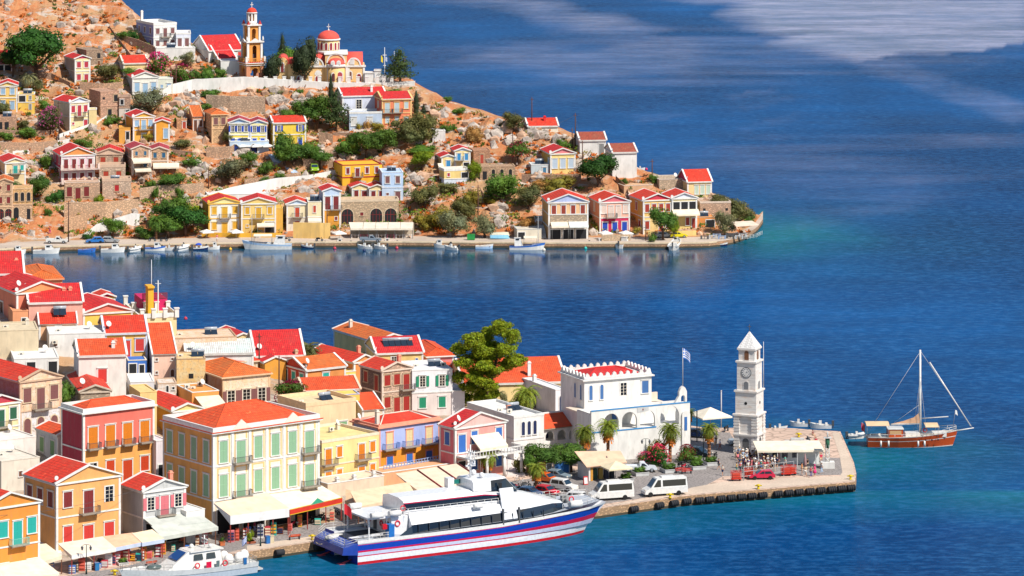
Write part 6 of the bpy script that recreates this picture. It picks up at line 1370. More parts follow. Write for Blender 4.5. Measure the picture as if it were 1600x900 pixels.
palm(60, 148, 120, 24, 'second spiky palm with dry leaves beside the first at upper left', True, col='olive')
palm(244, 374, 330, 36, 'date palm in the waterfront thicket', True, skirt=False, col='mid')
p = ground(757, 652); s = F/p.y; PT = thing('umbrella_pine', 'huge bright green umbrella pine rising above the red roofs', 'tree', p, 0)
def PX(x): return (x-757)/s
def PZ(y): return (652-y)/s
b = MB(); b.tube([(PX(757), 0, -1), (PX(760), 0, PZ(610)), (PX(772), 0, PZ(580)), (PX(778), .5, PZ(548))], .5, 9, r1=.2)
for q in ([(PX(762), 0, PZ(600)), (PX(745), -.5, PZ(578)), (PX(732), -1, PZ(560))], [(PX(768), 0, PZ(588)), (PX(790), -.8, PZ(572)), (PX(802), -1, PZ(560))], [(PX(760), 0, PZ(612)), (PX(748), .5, PZ(598)), (PX(730), 1, PZ(590))], [(PX(772), 0, PZ(575)), (PX(756), 1, PZ(545)), (PX(740), 1, PZ(535))]): b.tube(q, .26, 7, r1=.08)
b.build('trunk', M('plain', '5a3c30'), PT)
lobes = [(750, 560, 22, 14, 1), (775, 550, 16, 14, 2), (790, 572, 16, 10, 0), (765, 585, 20, 10, 1), (762, 540, 14, 14, 3), (765, 552, 15, 10, 0), (772, 560, 14, 9, 1), (745, 582, 16, 9, 0), (738, 534, 25, 17, -1), (720, 548, 17, 13, 0), (752, 546, 18, 13, -2), (783, 514, 20, 15, 0), (800, 528, 18, 16, -1), (790, 545, 20, 14, -2), (765, 522, 14, 11, 2), (806, 562, 19, 12, -1.5), (728, 566, 20, 12, -1), (758, 568, 18, 10, -2.5), (778, 574, 10, 7, -3), (716, 590, 15, 11, 0), (738, 586, 14, 8, -2), (755, 592, 18, 9, -3), (768, 600, 15, 8, -3), (735, 606, 18, 12, 0), (752, 620, 22, 14, 1), (728, 628, 14, 12, 2), (770, 618, 12, 10, 1)]
rr = random.Random(5); LL = []
for x, y, a, c, d in lobes:
 LL.append((PX(x), d, PZ(y), a/s*.8, a/s*.8, c/s*.78))
 for k in range(7):
  t = rr.uniform(0, 6.28); e = rr.uniform(-.2, 1.2); LL.append((PX(x)+a/s*.75*math.cos(t)*math.cos(e), d+a/s*.7*math.sin(t)*math.cos(e), PZ(y)+c/s*.75*math.sin(e), a/s*.33, a/s*.33, c/s*.30))
link('crown', crown('crown', LL, 30000, .17, [leafm('pine'), leafm('lime')], 9, shell=.78, alt=.35), PT)
# ------------------------------------------------------------------ boats
def loft_hull(L_, B_, z_s, z_b, draft=.35, n_=12, fine=2.2, stern=.8, mats=None, bands=None, flare=.75, deck=True):
 """stations from stern x=0 to bow x=L; returns MB with bands up the side and a deck"""
 b = MB(); bands = bands or [(0, 0), (1, 0)]; rs = []; lv = [q for q, _ in bands]
 for i in range(n_+1):
  t = i/n_; hb = B_/2*(stern+(1-stern)*min(1, t*3.0))*(1-max(0, (t-.45)/.55)**fine); hb = max(hb, .02); zt = z_s+(z_b-z_s)*t**2.2
  ring = []
  for side in (-1, 1):
   pts = []
   for q in lv:
    z = -draft+(zt+draft)*q; k = flare+(1-flare)*q; xo = L_*(t if t < 1 else 1)-(1-q)*L_*.07*max(0, t-.5)*2; pts.append((xo, side*hb*k, z))
   ring += pts if side < 0 else pts[::-1]
  rs.append(ring)
 m_ = len(lv); nr = 2*m_; vs = [p for r in rs for p in r]; fs = []; mi = []
 for k in range(n_):
  for j in range(nr-1):
   if j == m_-1: continue
   fs.append((k*nr+j, (k+1)*nr+j, (k+1)*nr+j+1, k*nr+j+1)); q = j if j < m_ else nr-2-j; mi.append(bands[q][1])
  fs.append((k*nr, k*nr+nr-1, (k+1)*nr+nr-1, (k+1)*nr)); mi.append(bands[0][1])
 for j in range(m_-1): fs.append((j, j+1, nr-2-j, nr-1-j)); mi.append(bands[j][1])
 b.idx(vs, fs, mi)
 dk = MB()
 if deck:
  for k in range(n_):
   a, c = rs[k], rs[k+1]; s_ = .12
   P_ = [a[m_-1], c[m_-1], c[m_], a[m_]]; dk.face([(x, y*.93, z-s_) for x, y, z in P_])
 return b, dk
def boat(kind, X, Yw, Lpx, hd, label, hull='white', stripe='white', top='white', P=None, group='small boats moored along the far quay'):
 p = P or V(X, Yw, 0); s = F/p.y; L_ = max(2.8, Lpx/s/max(.35, abs(math.cos(rad(hd))))); B_ = min(L_*.36, 1.3+.12*L_)
 name = {'row': 'rowing_boat', 'cabin': 'cabin_boat', 'motor': 'motor_boat', 'rib': 'inflatable_boat', 'caique': 'fishing_boat'}[kind]
 o = thing(name, label, 'boat', p, rad(hd), group); sh = L_/2; f = .10*L_+.38
 b, dk = loft_hull(L_, B_, f*.75, f*1.35, .3, 10, 2.2 if kind != 'rib' else 3.2, .78, bands=[(0, 0), (.72, 1), (1, 1)])
 b.v = [(x-sh, y, z) for x, y, z in b.v]; dk.v = [(x-sh, y, z) for x, y, z in dk.v]
 b.build('hull', [M('gloss', hull), M('gloss', stripe)], o); dk.build('deck', M('gloss', 'lgrey' if kind != 'row' else 'sand'), o)
 if kind in ('cabin', 'caique'):
  x0, x1 = (-.05*L_, .28*L_) if kind == 'cabin' else (-.36*L_, -.12*L_); w_ = B_*.33; h1 = f+.95 if kind == 'cabin' else f+1.5
  c = MB(); c.idx([(x0, -w_, f*.6), (x1, -w_*.9, f*.6), (x1, w_*.9, f*.6), (x0, w_, f*.6), (x0, -w_*.85, h1), (x1-.3*(x1-x0), -w_*.75, h1), (x1-.3*(x1-x0), w_*.75, h1), (x0, w_*.85, h1)], [(0, 1, 5, 4), (1, 2, 6, 5), (2, 3, 7, 6), (3, 0, 4, 7), (4, 5, 6, 7)])
  c.box(x0-.1, x1-.25*(x1-x0), -w_*.9, w_*.9, h1, h1+.06); cb_ = c.build('cabin', M('gloss', 'white'), o)
  for sd in (-1, 1):
   g = MB(); zz = h1-.42; g.box(x0+.15*(x1-x0), x0+.55*(x1-x0), min(sd*w_*.9, sd*w_*.97), max(sd*w_*.9, sd*w_*.97), zz, zz+.3); g.build('window', M('glass', 'dark'), cb_)
  g = MB(); xx = x1-.18*(x1-x0); g.idx([(xx+.08, -w_*.6, h1-.45), (xx+.08, w_*.6, h1-.45), (xx-.12*(x1-x0)+.1, w_*.55, h1-.08), (xx-.12*(x1-x0)+.1, -w_*.55, h1-.08)], [(0, 1, 2, 3)]); g.build('windscreen', M('glass', 'dark'), cb_)
 if kind in ('motor', 'rib', 'cabin') and top != 'none':
  c = MB(); c.box(-sh-.45, -sh-.05, -.16, .16, f*.5, f+.55); c.box(-sh-.35, -sh-.2, -.06, .06, -.3, f*.5); c.build('outboard_engine', M('gloss', 'dgrey'), o)
 if kind in ('motor', 'rib'):
  c = MB(); c.box(-.05*L_, .08*L_, -B_*.16, B_*.16, f*.5, f+.55); c.build('console', M('gloss', 'white'), o); g = MB(); g.idx([(.08*L_, -B_*.16, f+.5), (.08*L_, B_*.16, f+.5), (.03*L_, B_*.14, f+.95), (.03*L_, -B_*.14, f+.95)], [(0, 1, 2, 3)]); g.build('windscreen', M('glass', 'dark'), o)
  c = MB(); c.box(-.32*L_, -.22*L_, -B_*.3, B_*.3, f*.5, f+.15); c.build('seat', M('cloth', 'white'), o)
 if kind == 'rib':
  for sd in (-1, 1): c = MB(); c.tube([(-sh-.1, sd*B_*.42, f*.8), (0, sd*B_*.48, f*.85), (sh*.6, sd*B_*.36, f*1.05), (sh*.98, sd*.05, f*1.3)], .22, 8); c.build('tube', M('gloss', stripe), o)
 if kind == 'row':
  for x in (-.25, .05, .3): c = MB(); c.box(x*L_-.1, x*L_+.1, -B_*.42, B_*.42, f*.62, f*.68+.03); c.build('thwart', M('plain', 'wood'), o)
 if kind == 'caique':
  c = MB(); c.box(-.1*L_, .26*L_, -B_*.5, B_*.5, f+1.5, f+1.62); c.face([(-.1*L_, -B_*.5, f+1.6), (.26*L_, -B_*.5, f+1.6), (.26*L_, 0, f+1.95), (-.1*L_, 0, f+1.95)]); c.face([(-.1*L_, B_*.5, f+1.6), (.26*L_, B_*.5, f+1.6), (.26*L_, 0, f+1.95), (-.1*L_, 0, f+1.95)]); c.build('sun_canopy', M('cloth', 'awn'), o)
  for x in (-.1, .26):
   for y in (-.48, .48): c = MB(); c.cyl((x*L_, y*B_, f*.7), .04, 1.6+f*.3, n=5); c.build('canopy_post', M('plain', 'grey'), o)
  c = MB(); c.cyl((.30*L_, 0, f), .07, 6.5, .04, 6); c.build('mast', M('plain', 'lgrey'), o)
 if top not in ('white', 'none'):
  c = MB(); c.lathe([(.01, .5), (.5, .38), (.8, .1), (.85, 0)], (0, 0, 0), 10); g = c.build('cover', M('cloth', top), o, (-.15*L_, 0, f+.4)); g.scale = (L_*.28, B_*.42, 1.0)
 return o
BT = [
 ('cabin', 26, 396.5, 30, 0, 'small white cabin boat nearest the left edge of the far quay'), ('cabin', 73, 396, 42, 0, 'long white boat with a low wheelhouse, second from the left edge'), ('row', 136, 394, 28, 0, 'bright blue open boat left of the white cabin cruiser', 'blue', 'blue'),
 ('cabin', 177, 394, 38, 0, 'white cabin cruiser moored below the parked blue and grey cars'), ('rib', 211, 392.5, 18, 40, 'small grey inflatable tied bow out below the waterfront thicket'), ('cabin', 243, 391.5, 32, -5, 'white cabin boat with blue gunwale band left of two small outboards', 'white', 'blue'), ('motor', 264, 391, 18, -10, 'white outboard boat touching the blue banded cabin boat'), ('rib', 286, 390.5, 18, 50, 'white inflatable moored slantwise left of the blue covered boat'),
 ('motor', 314, 390.5, 24, 5, 'boat with a bright blue dome cover', 'navy', 'white', 'royal'), ('cabin', 334, 389.5, 20, 0, 'little white cabin boat right of the blue covered boat'), ('row', 368, 385.5, 20, 0, 'bright green rowing boat left of the large fishing boat', 'green', '2f9a4c'),
 ('motor', 480, 388, 20, 170, 'dark hulled motorboat just right of the large fishing boat', 'navy', 'lgrey'), ('motor', 507, 386, 15, -15, 'small pale boat second right of the large fishing boat'), ('cabin', 533, 385, 27, 180, 'white boat with pale blue hull below the restaurant canopy', 'skyblue'),
 ('motor', 570, 388.5, 24, 160, 'white speedboat below the grey pickup, left of three'), ('motor', 592, 388.5, 24, 155, 'white speedboat below the grey pickup, middle of three'), ('cabin', 607, 384, 24, 180, 'white cuddy boat below the restaurant, right of three speedboats'),
 ('cabin', 689, 386.5, 28, 170, 'white cabin boat moored below the grey olives, left one'), ('motor', 705, 390, 22, 150, 'white outboard boat overlapping the cabin boat below the grey olives'), ('row', 757, 388, 28, 0, 'low blue and white rowing boat below the green bins', 'skyblue', 'white'),
 ('row', 893, 385.5, 30, 0, 'slim blue and white boat below the lilac pediment taverna', 'skyblue', 'white'), ('cabin', 937, 384.5, 29, 5, 'sky blue fishing boat below the pink waterfront house', '5aa4dc', '8cc4ea'), ('cabin', 976, 384.5, 20, 70, 'white boat moored bow to the quay below the orange steps'), ('rib', 1055, 387, 22, 80, 'white inflatable with an outboard moored below the green quay tree'), ('row', 1127, 384.5, 20, -8, 'small white rowing boat with blue stripe near the headland tip', 'navy', 'white'),
 ('motor', 1000, 266.5, 12, 0, 'tiny white motorboat behind the ridge beyond the white cube house')]
for t in BT: boat(*t)
boat('caique', 417, 389, 78, 180, 'large white fishing boat with a beige canopy and mast on the far quay', 'white', 'skyblue')
boat('caique', 824, 390, 56, 0, 'white fishing boat with a blue hull band and red gear aft on the far quay', 'white', 'blue', 'none')
boat('motor', 1248, 666, 28, 175, 'white speedboat moored behind the pier, left one', group='speedboats behind the pier'); boat('motor', 1282, 669, 34, 178, 'white speedboat moored behind the pier, right one', group='speedboats behind the pier')
boat('motor', 1218, 673, 22, 5, 'red and white boat peeking out behind the clock tower', 'crimson', 'white', group='speedboats behind the pier')
q = V(1338, 682, 0); boat('rib', 1338, 685, 26, 10, 'white tender inflatable tied at the gulet stern', group='tenders of the gulet')
for X, Y, c in ((6, 396, 'white'), (360, 390.5, 'gold'), (523, 389, 'crimson'), (569, 392.5, 'navy'), (620, 388.5, 'crimson'), (908, 384.5, 'crimson'), (915, 389, 'teal'), (1102, 385, 'crimson'), (290, 499, 'crimson'), (850, 391.5, 'offwhite'), (1010, 265.5, 'magenta')):
 b = MB(); q = V(X, Y, 0); b.ball((0, 0, .15), .38, 10, 6); b.cyl((0, 0, .45), .08, .2, n=6); tag(b.build('mooring_buoy', M('gloss', c), None, q), f'{ {"white":"white","gold":"yellow","crimson":"red","navy":"dark blue","teal":"teal","offwhite":"cream","magenta":"pink"}[c]} ball buoy ' + {6: 'at the left edge of the far bay', 360: 'left of the large fishing boat', 523: 'below the pale blue hulled boat', 569: 'below the three speedboats', 620: 'right of the cuddy boat', 908: 'right of the slim boat', 915: 'between slim boat and sky blue boat', 1102: 'near the headland inflatable', 290: 'floating beside the seafront villa', 850: 'at the bow of the right fishing boat', 1010: 'beyond the white cube house'}[X], 'buoy')
# ------------------------------------------------------------------ ferry
p1 = V(559, 883, 0); FE = thing('ferry', 'large white catamaran ferry with blue band and red waterline moored at the quay', 'ferry', p1, rad(29.5))
FL = [(0, 0, 0), (8, 0, 0), (16, 0, .0), (24, .15, .0), (30, .7, .05), (34, 1.4, .3), (37, 2.2, .9), (39.3, 3.2, 2.0)]
BWD = 10.5
def fz(x, k):  # band heights along the hull
 t = max(0, (x-20)/20)**1.6; base = [(-.6, -.6), (.4, .4), (1.15, 1.25), (1.3, 1.42), (1.75, 2.2), (2.0, 3.05), (2.8, 4.05), (2.92, 4.18), (3.45, 4.5)]
 a, c = base[k]; return a+(c-a)*min(1, t)
HM = [M('gloss', 'c8202c'), M('gloss', 'f4f4f8'), M('gloss', 'd81e4c'), M('gloss', 'cfd6ee'), M('gloss', 'd81e4c'), M('gloss', '1846b4'), M('gloss', 'd81e4c'), M('gloss', 'white')]
for sd in (0, 1):
 b = MB(); vs = []; nst = len(FL)
 for (x, yw, yd) in FL:
  for k in range(9):
   q = k/8; y = yw+(yd-yw)*min(1, q*1.2); xx = x+(3.6*q*max(0, (x-30)/9.3)); vs.append((xx, y if sd == 0 else BWD-y, fz(x, k)))
 fs = []; mi = []
 for i in range(nst-1):
  for k in range(8): fs.append((i*9+k, (i+1)*9+k, (i+1)*9+k+1, i*9+k+1)); mi.append(k)
 b.idx(vs, fs, mi)
 inner = []
 for (x, yw, yd) in FL:
  for k in (0, 5, 8): q = k/8; y = min(3.0, 3.0) if x < 34 else 3.0+(x-34)*.05; inner.append((x+(3.6*q*max(0, (x-30)/9.3)), y if sd == 0 else BWD-y, fz(x, k)))
 fs = []
 for i in range(nst-1):
  for k in range(2): fs.append((i*3+k, (i+1)*3+k, (i+1)*3+k+1, i*3+k+1))
 b.idx(inner, fs, 1)
 b.face([vs[k] for k in range(9)]+[inner[2], inner[1], inner[0]], 5)
 e = (nst-1)*9; b.face([vs[e+k] for k in range(9)]+[inner[-1], inner[-2], inner[-3]], 1)
 b.build('hull', HM, FE)
b = MB(); b.box(0, 38, 2.9, BWD-2.9, 1.6, 3.2); b.build('bridge_deck', M('plain', '20283c'), FE)
b = MB(); b.box(.05, 6, -.02, BWD+.02, 2.9, 3.05); b.face([(6, 0, 3.44), (30, .1, 3.9), (34, .3, 4.2), (39.5, 1.6, 4.5), (42.6, 3.2, 4.5), (42.6, BWD-3.2, 4.5), (39.5, BWD-1.6, 4.5), (34, BWD-.3, 4.2), (30, BWD-.1, 3.9), (6, BWD, 3.44)]); b.build('deck', M('plain', 'b8bec8'), FE)
b = MB(); b.idx([(-2.2, .6, 1.5), (.02, -.05, 1.4), (.02, BWD+.05, 1.4), (-2.2, BWD-.6, 1.5), (-2.0, .6, 2.5), (.02, -.05, 3.1), (.02, BWD+.05, 3.1), (-2.0, BWD-.6, 2.5)], [(0, 1, 5, 4), (4, 5, 6, 7), (0, 3, 7, 4), (2, 3, 7, 6), (0, 1, 2, 3)]); b.build('stern_platform', M('gloss', '3050b0'), FE)
def slab_sides(nm, st, mats, parent=FE):
 """st: list of (x, [(y_inset, z, mat) ...]); symmetric about the middle"""
 b = MB(); n_ = len(st[0][1])
 for (xa, A), (xb, B_) in zip(st, st[1:]):
  for k in range(n_-1):
   mi = A[k][2]
   for sgn in (0, 1):
    f = (lambda y: y) if sgn == 0 else (lambda y: BWD-y)
    b.face([(xa, f(A[k][0]), A[k][1]), (xb, f(B_[k][0]), B_[k][1]), (xb, f(B_[k+1][0]), B_[k+1][1]), (xa, f(A[k+1][0]), A[k+1][1])], mi)
  b.face([(xa, A[-1][0], A[-1][1]), (xb, B_[-1][0], B_[-1][1]), (xb, BWD-B_[-1][0], B_[-1][1]), (xa, BWD-A[-1][0], A[-1][1])], A[-1][2])
 for x_, A in (st[0], st[-1]): b.face([(x_, y, z) for y, z, _ in A]+[(x_, BWD-y, z) for y, z, _ in A[::-1]], 0)
 return b.build(nm, mats, parent)
GW = M('gloss', 'f8f8fa'); GG = M('glass', '1c2a3a'); GR = M('gloss', 'd81e4c')
slab_sides('passenger_deck', [(9, [(.03, 3.4, 1), (.25, 3.55, 1), (.35, 4.75, 0), (.75, 5.3, 0), (1.3, 6.1, 0)]), (24, [(.05, 3.6, 1), (.25, 3.75, 1), (.4, 5.0, 0), (.8, 5.5, 0), (1.3, 6.1, 0)]), (29, [(.25, 3.9, 1), (.4, 4.4, 1), (.6, 5.2, 0), (1.2, 5.6, 0), (1.8, 6.1, 0)]), (33, [(.6, 4.2, 1), (.7, 4.8, 1), (1.0, 5.4, 0), (1.6, 5.6, 0), (2.2, 5.8, 0)]), (35.5, [(1.6, 4.3, 1), (1.7, 4.5, 1), (2.2, 5.0, 0), (2.6, 5.1, 0), (2.9, 5.2, 0)])], [GW, GG])
b = MB(); b.idx([(6.5, .0, 3.3), (9.02, .0, 3.3), (9.02, .3, 4.7)], [(0, 1, 2)]); b.build('side_window', GG, FE)
b = MB()
for i in range(13): x = 10+i*1.75; b.box(x, x+.05, .05+.01*i*.2, .3, 3.62, 4.8)
b.build('window_divider', M('plain', '3a4450'), FE)
slab_sides('upper_deck', [(8.5, [(1.9, 6.05, 0), (1.9, 6.6, 1), (1.95, 7.55, 2), (1.95, 7.7, 0), (2.1, 7.9, 0), (3.6, 8.25, 0)]), (22, [(1.9, 6.05, 0), (1.9, 6.6, 1), (1.95, 7.5, 2), (1.95, 7.65, 0), (2.1, 7.85, 0), (3.6, 8.25, 0)]), (26, [(1.9, 6.0, 0), (1.9, 6.5, 0), (1.95, 7.1, 0), (1.95, 7.15, 0), (2.3, 7.4, 0), (3.8, 7.6, 0)]), (31, [(2.0, 5.7, 0), (2.0, 5.8, 0), (2.1, 6.1, 0), (2.2, 6.2, 0), (2.6, 6.3, 0), (4.0, 6.5, 0)]), (35.2, [(2.4, 4.9, 0), (2.4, 4.95, 0), (2.6, 5.0, 0), (2.7, 5.05, 0), (3.0, 5.1, 0), (4.2, 5.2, 0)])], [GW, GG, GR])
slab_sides('bridge', [(20.5, [(2.6, 8.1, 0), (2.7, 9.3, 0), (3.1, 9.6, 0)]), (23.5, [(2.6, 7.9, 1), (2.8, 9.4, 0), (3.1, 9.7, 0)]), (26.5, [(3.2, 7.5, 1), (3.6, 9.3, 0), (3.9, 9.5, 0)]), (28.6, [(3.8, 7.1, 1), (4.1, 7.3, 1), (4.3, 7.4, 1)])], [GW, GG])
b = MB(); b.box(2.5, 8.5, 1.6, BWD-1.6, 5.9, 6.15)
for x in (2.7, 5.6):
 for y in (1.8, BWD-1.9): b.box(x, x+.15, y, y+.15, 3.0, 5.9)
b.build('aft_canopy', GW, FE)
b = MB(); b.box(6.2, 8.9, 1.4, BWD-1.4, 3.0, 6.0); b.build('aft_cabin', GW, FE)
b = MB(); b.box(6.15, 6.2, 2.2, 3.2, 3.3, 5.2); b.box(6.15, 6.2, 6, 7, 3.3, 5.2); b.build('door', M('plain', 'dgrey'), FE)
b = MB(); b.box(5.2, 6.1, .2, 1.3, 3.1, 5.2); b.build('equipment_box', M('gloss', '2f7ac8'), FE); b = MB(); b.box(4.3, 5.0, .4, .9, 4.6, 5.3); b.build('safety_box', M('gloss', 'd8202c'), FE)
for x, y, z in ((2.6, .9, 6.15), (5.6, 1.0, 6.15), (3.0, 8.6, 6.15)): b = MB(); b.cyl((x, y, z+.45), .45, 1.9, n=12, ax='x'); b.build('life_raft', M('gloss', 'white'), FE)
b = MB(); b.cyl((35.8, .75, 4.95), .55, 2.0, n=14, ax='x'); b.build('life_raft', M('gloss', 'white'), FE)
b = MB(); b.cyl((19.5, .7, 6.3), .35, 1.4, n=12, ax='x'); b.build('life_raft', M('gloss', 'white'), FE)
def lifebuoy(c, parent, r=.38, ax='y'):
 b = MB(); rs = []
 for i in range(14):
  a = 2*math.pi*i/14; rs.append([(c[0]+(r+.1*math.cos(t))*math.cos(a), c[1]+.1*math.sin(t), c[2]+(r+.1*math.cos(t))*math.sin(a)) if ax == 'y' else (c[0]+.1*math.sin(t), c[1]+(r+.1*math.cos(t))*math.cos(a), c[2]+(r+.1*math.cos(t))*math.sin(a)) for t in [k*math.pi/3 for k in range(6)]])
 rs.append(rs[0]); b.rings(rs, 0, True, False); b.build('lifebuoy', M('gloss', 'e8283c'), parent)
for c, ax in (((7.2, 1.35, 5.0), 'y'), ((6.1, 4.4, 4.6), 'x'), ((6.1, 8.2, 4.6), 'x'), ((8.3, 1.8, 7.0), 'y'), ((36.4, 1.2, 5.6), 'y')): lifebuoy(c, FE, .38, ax)
def rail(pts, h_=1.0, parent=FE, n_=None, col='white', nm='railing', bars=2):
 b = MB(); pts = [Vector(q) for q in pts]
 for a, c in zip(pts, pts[1:]):
  L_ = (c-a).length; k = max(1, int(L_/1.1))
  for i in range(k+1): q = a.lerp(c, i/k); b.cyl(q, .03, h_, n=5)
  for j in range(bars): d = Vector((0, 0, h_*(j+1)/bars)); b.tube([a+d, c+d], .028, 5)
 return b.build(nm, M('plain', col), parent)
rail([(6.3, .25, 3.1), (0, .15, 3.05), (-1.6, 1.0, 2.5), (-1.6, BWD-1, 2.5), (0, BWD-.15, 3.05), (6.3, BWD-.25, 3.1)], 1.1, bars=3); rail([(9, 1.35, 6.1), (24, 1.35, 6.1)], .9); rail([(2.5, 1.6, 6.15), (8.5, 1.6, 6.15), (8.5, .6, 6.1)], 1.0); rail([(34.5, .5, 4.3), (39.5, 1.7, 4.5), (42.5, 3.3, 4.5), (42.5, BWD-3.3, 4.5), (39.5, BWD-1.7, 4.5), (34, BWD-.5, 4.3)], .9); rail([(9, BWD-1.35, 6.1), (24, BWD-1.35, 6.1)], .9)
b = MB(); b.idx([(24.3, .25, 3.9), (26.6, .25, 3.9), (26.6, 1.8, 8.2), (24.3, 1.8, 8.2), (24.3, .1, 4.0), (26.6, .1, 4.0), (26.6, 1.6, 8.35), (24.3, 1.6, 8.35)], [(4, 5, 6, 7), (0, 1, 5, 4), (1, 2, 6, 5), (0, 3, 7, 4)]); b.build('gangway', M('gloss', 'f0f2f6'), FE)
for x in (24.0, 26.7): b = MB(); b.box(x, x+.25, .0, .3, 3.3, 5.6); b.build('gangway_post', M('plain', 'dgrey'), FE)
b = MB(); b.cyl((21.4, 5.2, 9.3), .18, 5.2, .1, 8); b.box(21.3, 21.5, 3.8, 6.6, 12.2, 12.35); b.box(21.3, 21.5, 4.2, 6.2, 13.4, 13.5)
for y in (3.9, 4.6, 5.8, 6.5): b.cyl((21.4, y, 12.3), .05, 1.5, n=5)
b.box(20.6, 22.2, 5.05, 5.35, 11.3, 11.5); b.ball((21.4, 4.3, 11.9), .35, 8, 6); b.build('radar_mast', GW, FE)
for y in (3.9, 6.4): b = MB(); b.ball((22.6, y, 10.1), .42, 10, 6); b.build('satellite_dome', GW, FE)
b = MB(); b.box(18.2, 19.2, 6.2, 7.4, 8.2, 9.6); b.build('roof_vent', GW, FE); b = MB(); b.box(19.4, 21.4, 6.6, 7.0, 8.6, 9.2); b.build('name_board', M('gloss', '1f7a70'), FE)
b = MB(); b.box(24.8, 25.3, 2.6, 2.7, 7.6, 8.9); b.build('speaker_panel', M('plain', 'dark'), FE)
b = MB(); b.cyl((-1.2, 2.0, 2.6), .04, 6.2, n=5); fpz = b.build('flagstaff', M('plain', 'grey'), FE)
link('flag', flag_mesh('flag', [M('cloth', 'd8202c'), M('cloth', 'd8202c')], 1.9, 1.5, False), fpz, (-1.2, 2.0, 8.6))
b = MB(); b.ball((-.4, 6.5, 2.9), 1, 12, 8, 0, (1.7, .7, .5)); b.build('tender', M('gloss', 'd8d4cc'), FE)
for x, y in ((37.5, 4.2), (38.5, 6.0), (36.6, 6.8)): b = MB(); b.cyl((x, y, 4.5), .35, .6, n=10); b.box(x-.6, x+.6, y+.5, y+1.1, 4.5, 5.0); b.build('winch', M('plain', 'grey'), FE)
b = MB(); b.idx([(34.2, 3.4, 5.25), (34.2, BWD-3.4, 5.25), (36.2, BWD-3.6, 4.55), (36.2, 3.6, 4.55)], [(0, 1, 2, 3)]); b.build('skylight', GG, FE)
for sd in (2.0, 8.5): b = MB(); b.tube([(0, sd, .4), (-1.6, sd-.2, .1)], .12, 6); b.box(-2.2, -1.2, sd-.6, sd+.4, -.05, .05); b.build('steering_gear', M('plain', 'b84858'), FE)
# ------------------------------------------------------------------ patrol boat at the bottom edge
q = V(392, 891, 0); ang = math.atan2(-(V(200, 917, 0)-q).y, -(V(200, 917, 0)-q).x)+math.pi
PB = thing('patrol_boat', 'white coast guard patrol boat with red lifebuoys moored stern out at the bottom edge', 'boat', q, ang)
b, dk = loft_hull(21, 5.2, 1.7, 2.6, .5, 16, 2.4, .92, bands=[(0, 0), (.25, 1), (.62, 1), (.64, 2), (.68, 3), (1, 3)]); b.build('hull', [M('gloss', '39404c'), M('gloss', 'dde4ec'), M('gloss', '8a929c'), M('gloss', 'white')], PB); dk.build('deck', M('gloss', 'ecebe8'), PB)
b = MB(); b.idx([(5.5, -1.9, 1.6), (14.2, -1.7, 1.9), (14.2, 1.7, 1.9), (5.5, 1.9, 1.6), (5.8, -1.55, 4.0), (10.8, -1.4, 4.1), (10.8, 1.4, 4.1), (5.8, 1.55, 4.0)], [(0, 1, 5, 4), (1, 2, 6, 5), (2, 3, 7, 6), (3, 0, 4, 7), (4, 5, 6, 7)]); b.box(5.3, 10.6, -1.7, 1.7, 4.0, 4.15); wh = b.build('wheelhouse', M('gloss', 'white'), PB)
b = MB(); b.idx([(10.95, -1.25, 4.0), (10.95, 1.25, 4.0), (12.5, 1.4, 3.05), (12.5, -1.4, 3.05)], [(0, 1, 2, 3)]); b.v = [(x+.12, y, z+.08) for x, y, z in b.v]; b.build('windscreen', M('glass', '1c4a8c'), wh)
for sd in (-1, 1):
 for x in (6.6, 8.6):
  b = MB(); b.idx([(x, sd*1.80, 2.9), (x+1.5, sd*1.77, 2.9), (x+1.4, sd*1.64, 3.7), (x+.1, sd*1.67, 3.7)], [(0, 1, 2, 3)]); b.build('window', M('glass', '2a343c'), wh)
lifebuoy((9.8, 2.25, 2.2), PB, .36); lifebuoy((5.4, 2.3, 2.1), PB, .36)
for x, c, w_ in ((7.6, 'e01848', .8), (6.3, '6a7a7a', .5)): b = MB(); b.box(x, x+w_, 2.28, 2.36, 1.7, 2.6); b.build('locker_panel', M('gloss', c), PB)
for x, y in ((3.9, -.9), (2.4, .9), (1.0, -.2), (4.2, 1.2)): b = MB(); b.ball((x, y, 2.3), 1, 10, 6, 0, (.75, .6, .8)); b.build('covered_gear', M('cloth', 'white'), PB)
b = MB(); b.cyl((7.5, 0, 4.1), .09, 1.8, n=6); b.box(7.4, 7.6, -.9, .9, 5.3, 5.42); b.ball((7.0, .8, 4.5), .3, 8, 5); b.ball((9.2, -.7, 4.4), .35, 8, 5); b.build('radar_mast', M('gloss', 'white'), PB)
b = MB(); b.cyl((.7, 0, 1.7), .04, 3.4, n=5); f_ = b.build('flagstaff', M('plain', 'grey'), PB); link('flag', flag_mesh('flag', [M('cloth', '4a7ad8'), M('cloth', 'white')], 1.3, .9), f_, (.7, 0, 5.0))
rail([(13.5, 1.9, 2.0), (17.5, 1.4, 2.2), (20.6, .3, 2.5), (20.6, -.3, 2.5), (17.5, -1.4, 2.2), (13.5, -1.9, 2.0)], .8, PB, col='grey')
rail([(5, 2.4, 1.6), (.3, 2.3, 1.6), (.3, -2.3, 1.6), (5, -2.4, 1.6)], .8, PB, col='grey')
b = MB(); b.ball((15.5, 0, 2.3), 1, 10, 6, 0, (1.2, .8, .4)); b.build('deck_tender', M('gloss', '5a6a68'), PB)
b = MB(); b.box(-1.1, .1, -1.6, 1.6, .3, .5); b.build('swim_platform', M('gloss', 'lgrey'), PB)
b = MB(); b.box(2.0, 2.5, 2.25, 2.5, 1.6, 2.5); b.build('fender', M('gloss', '2a6aa8'), PB)
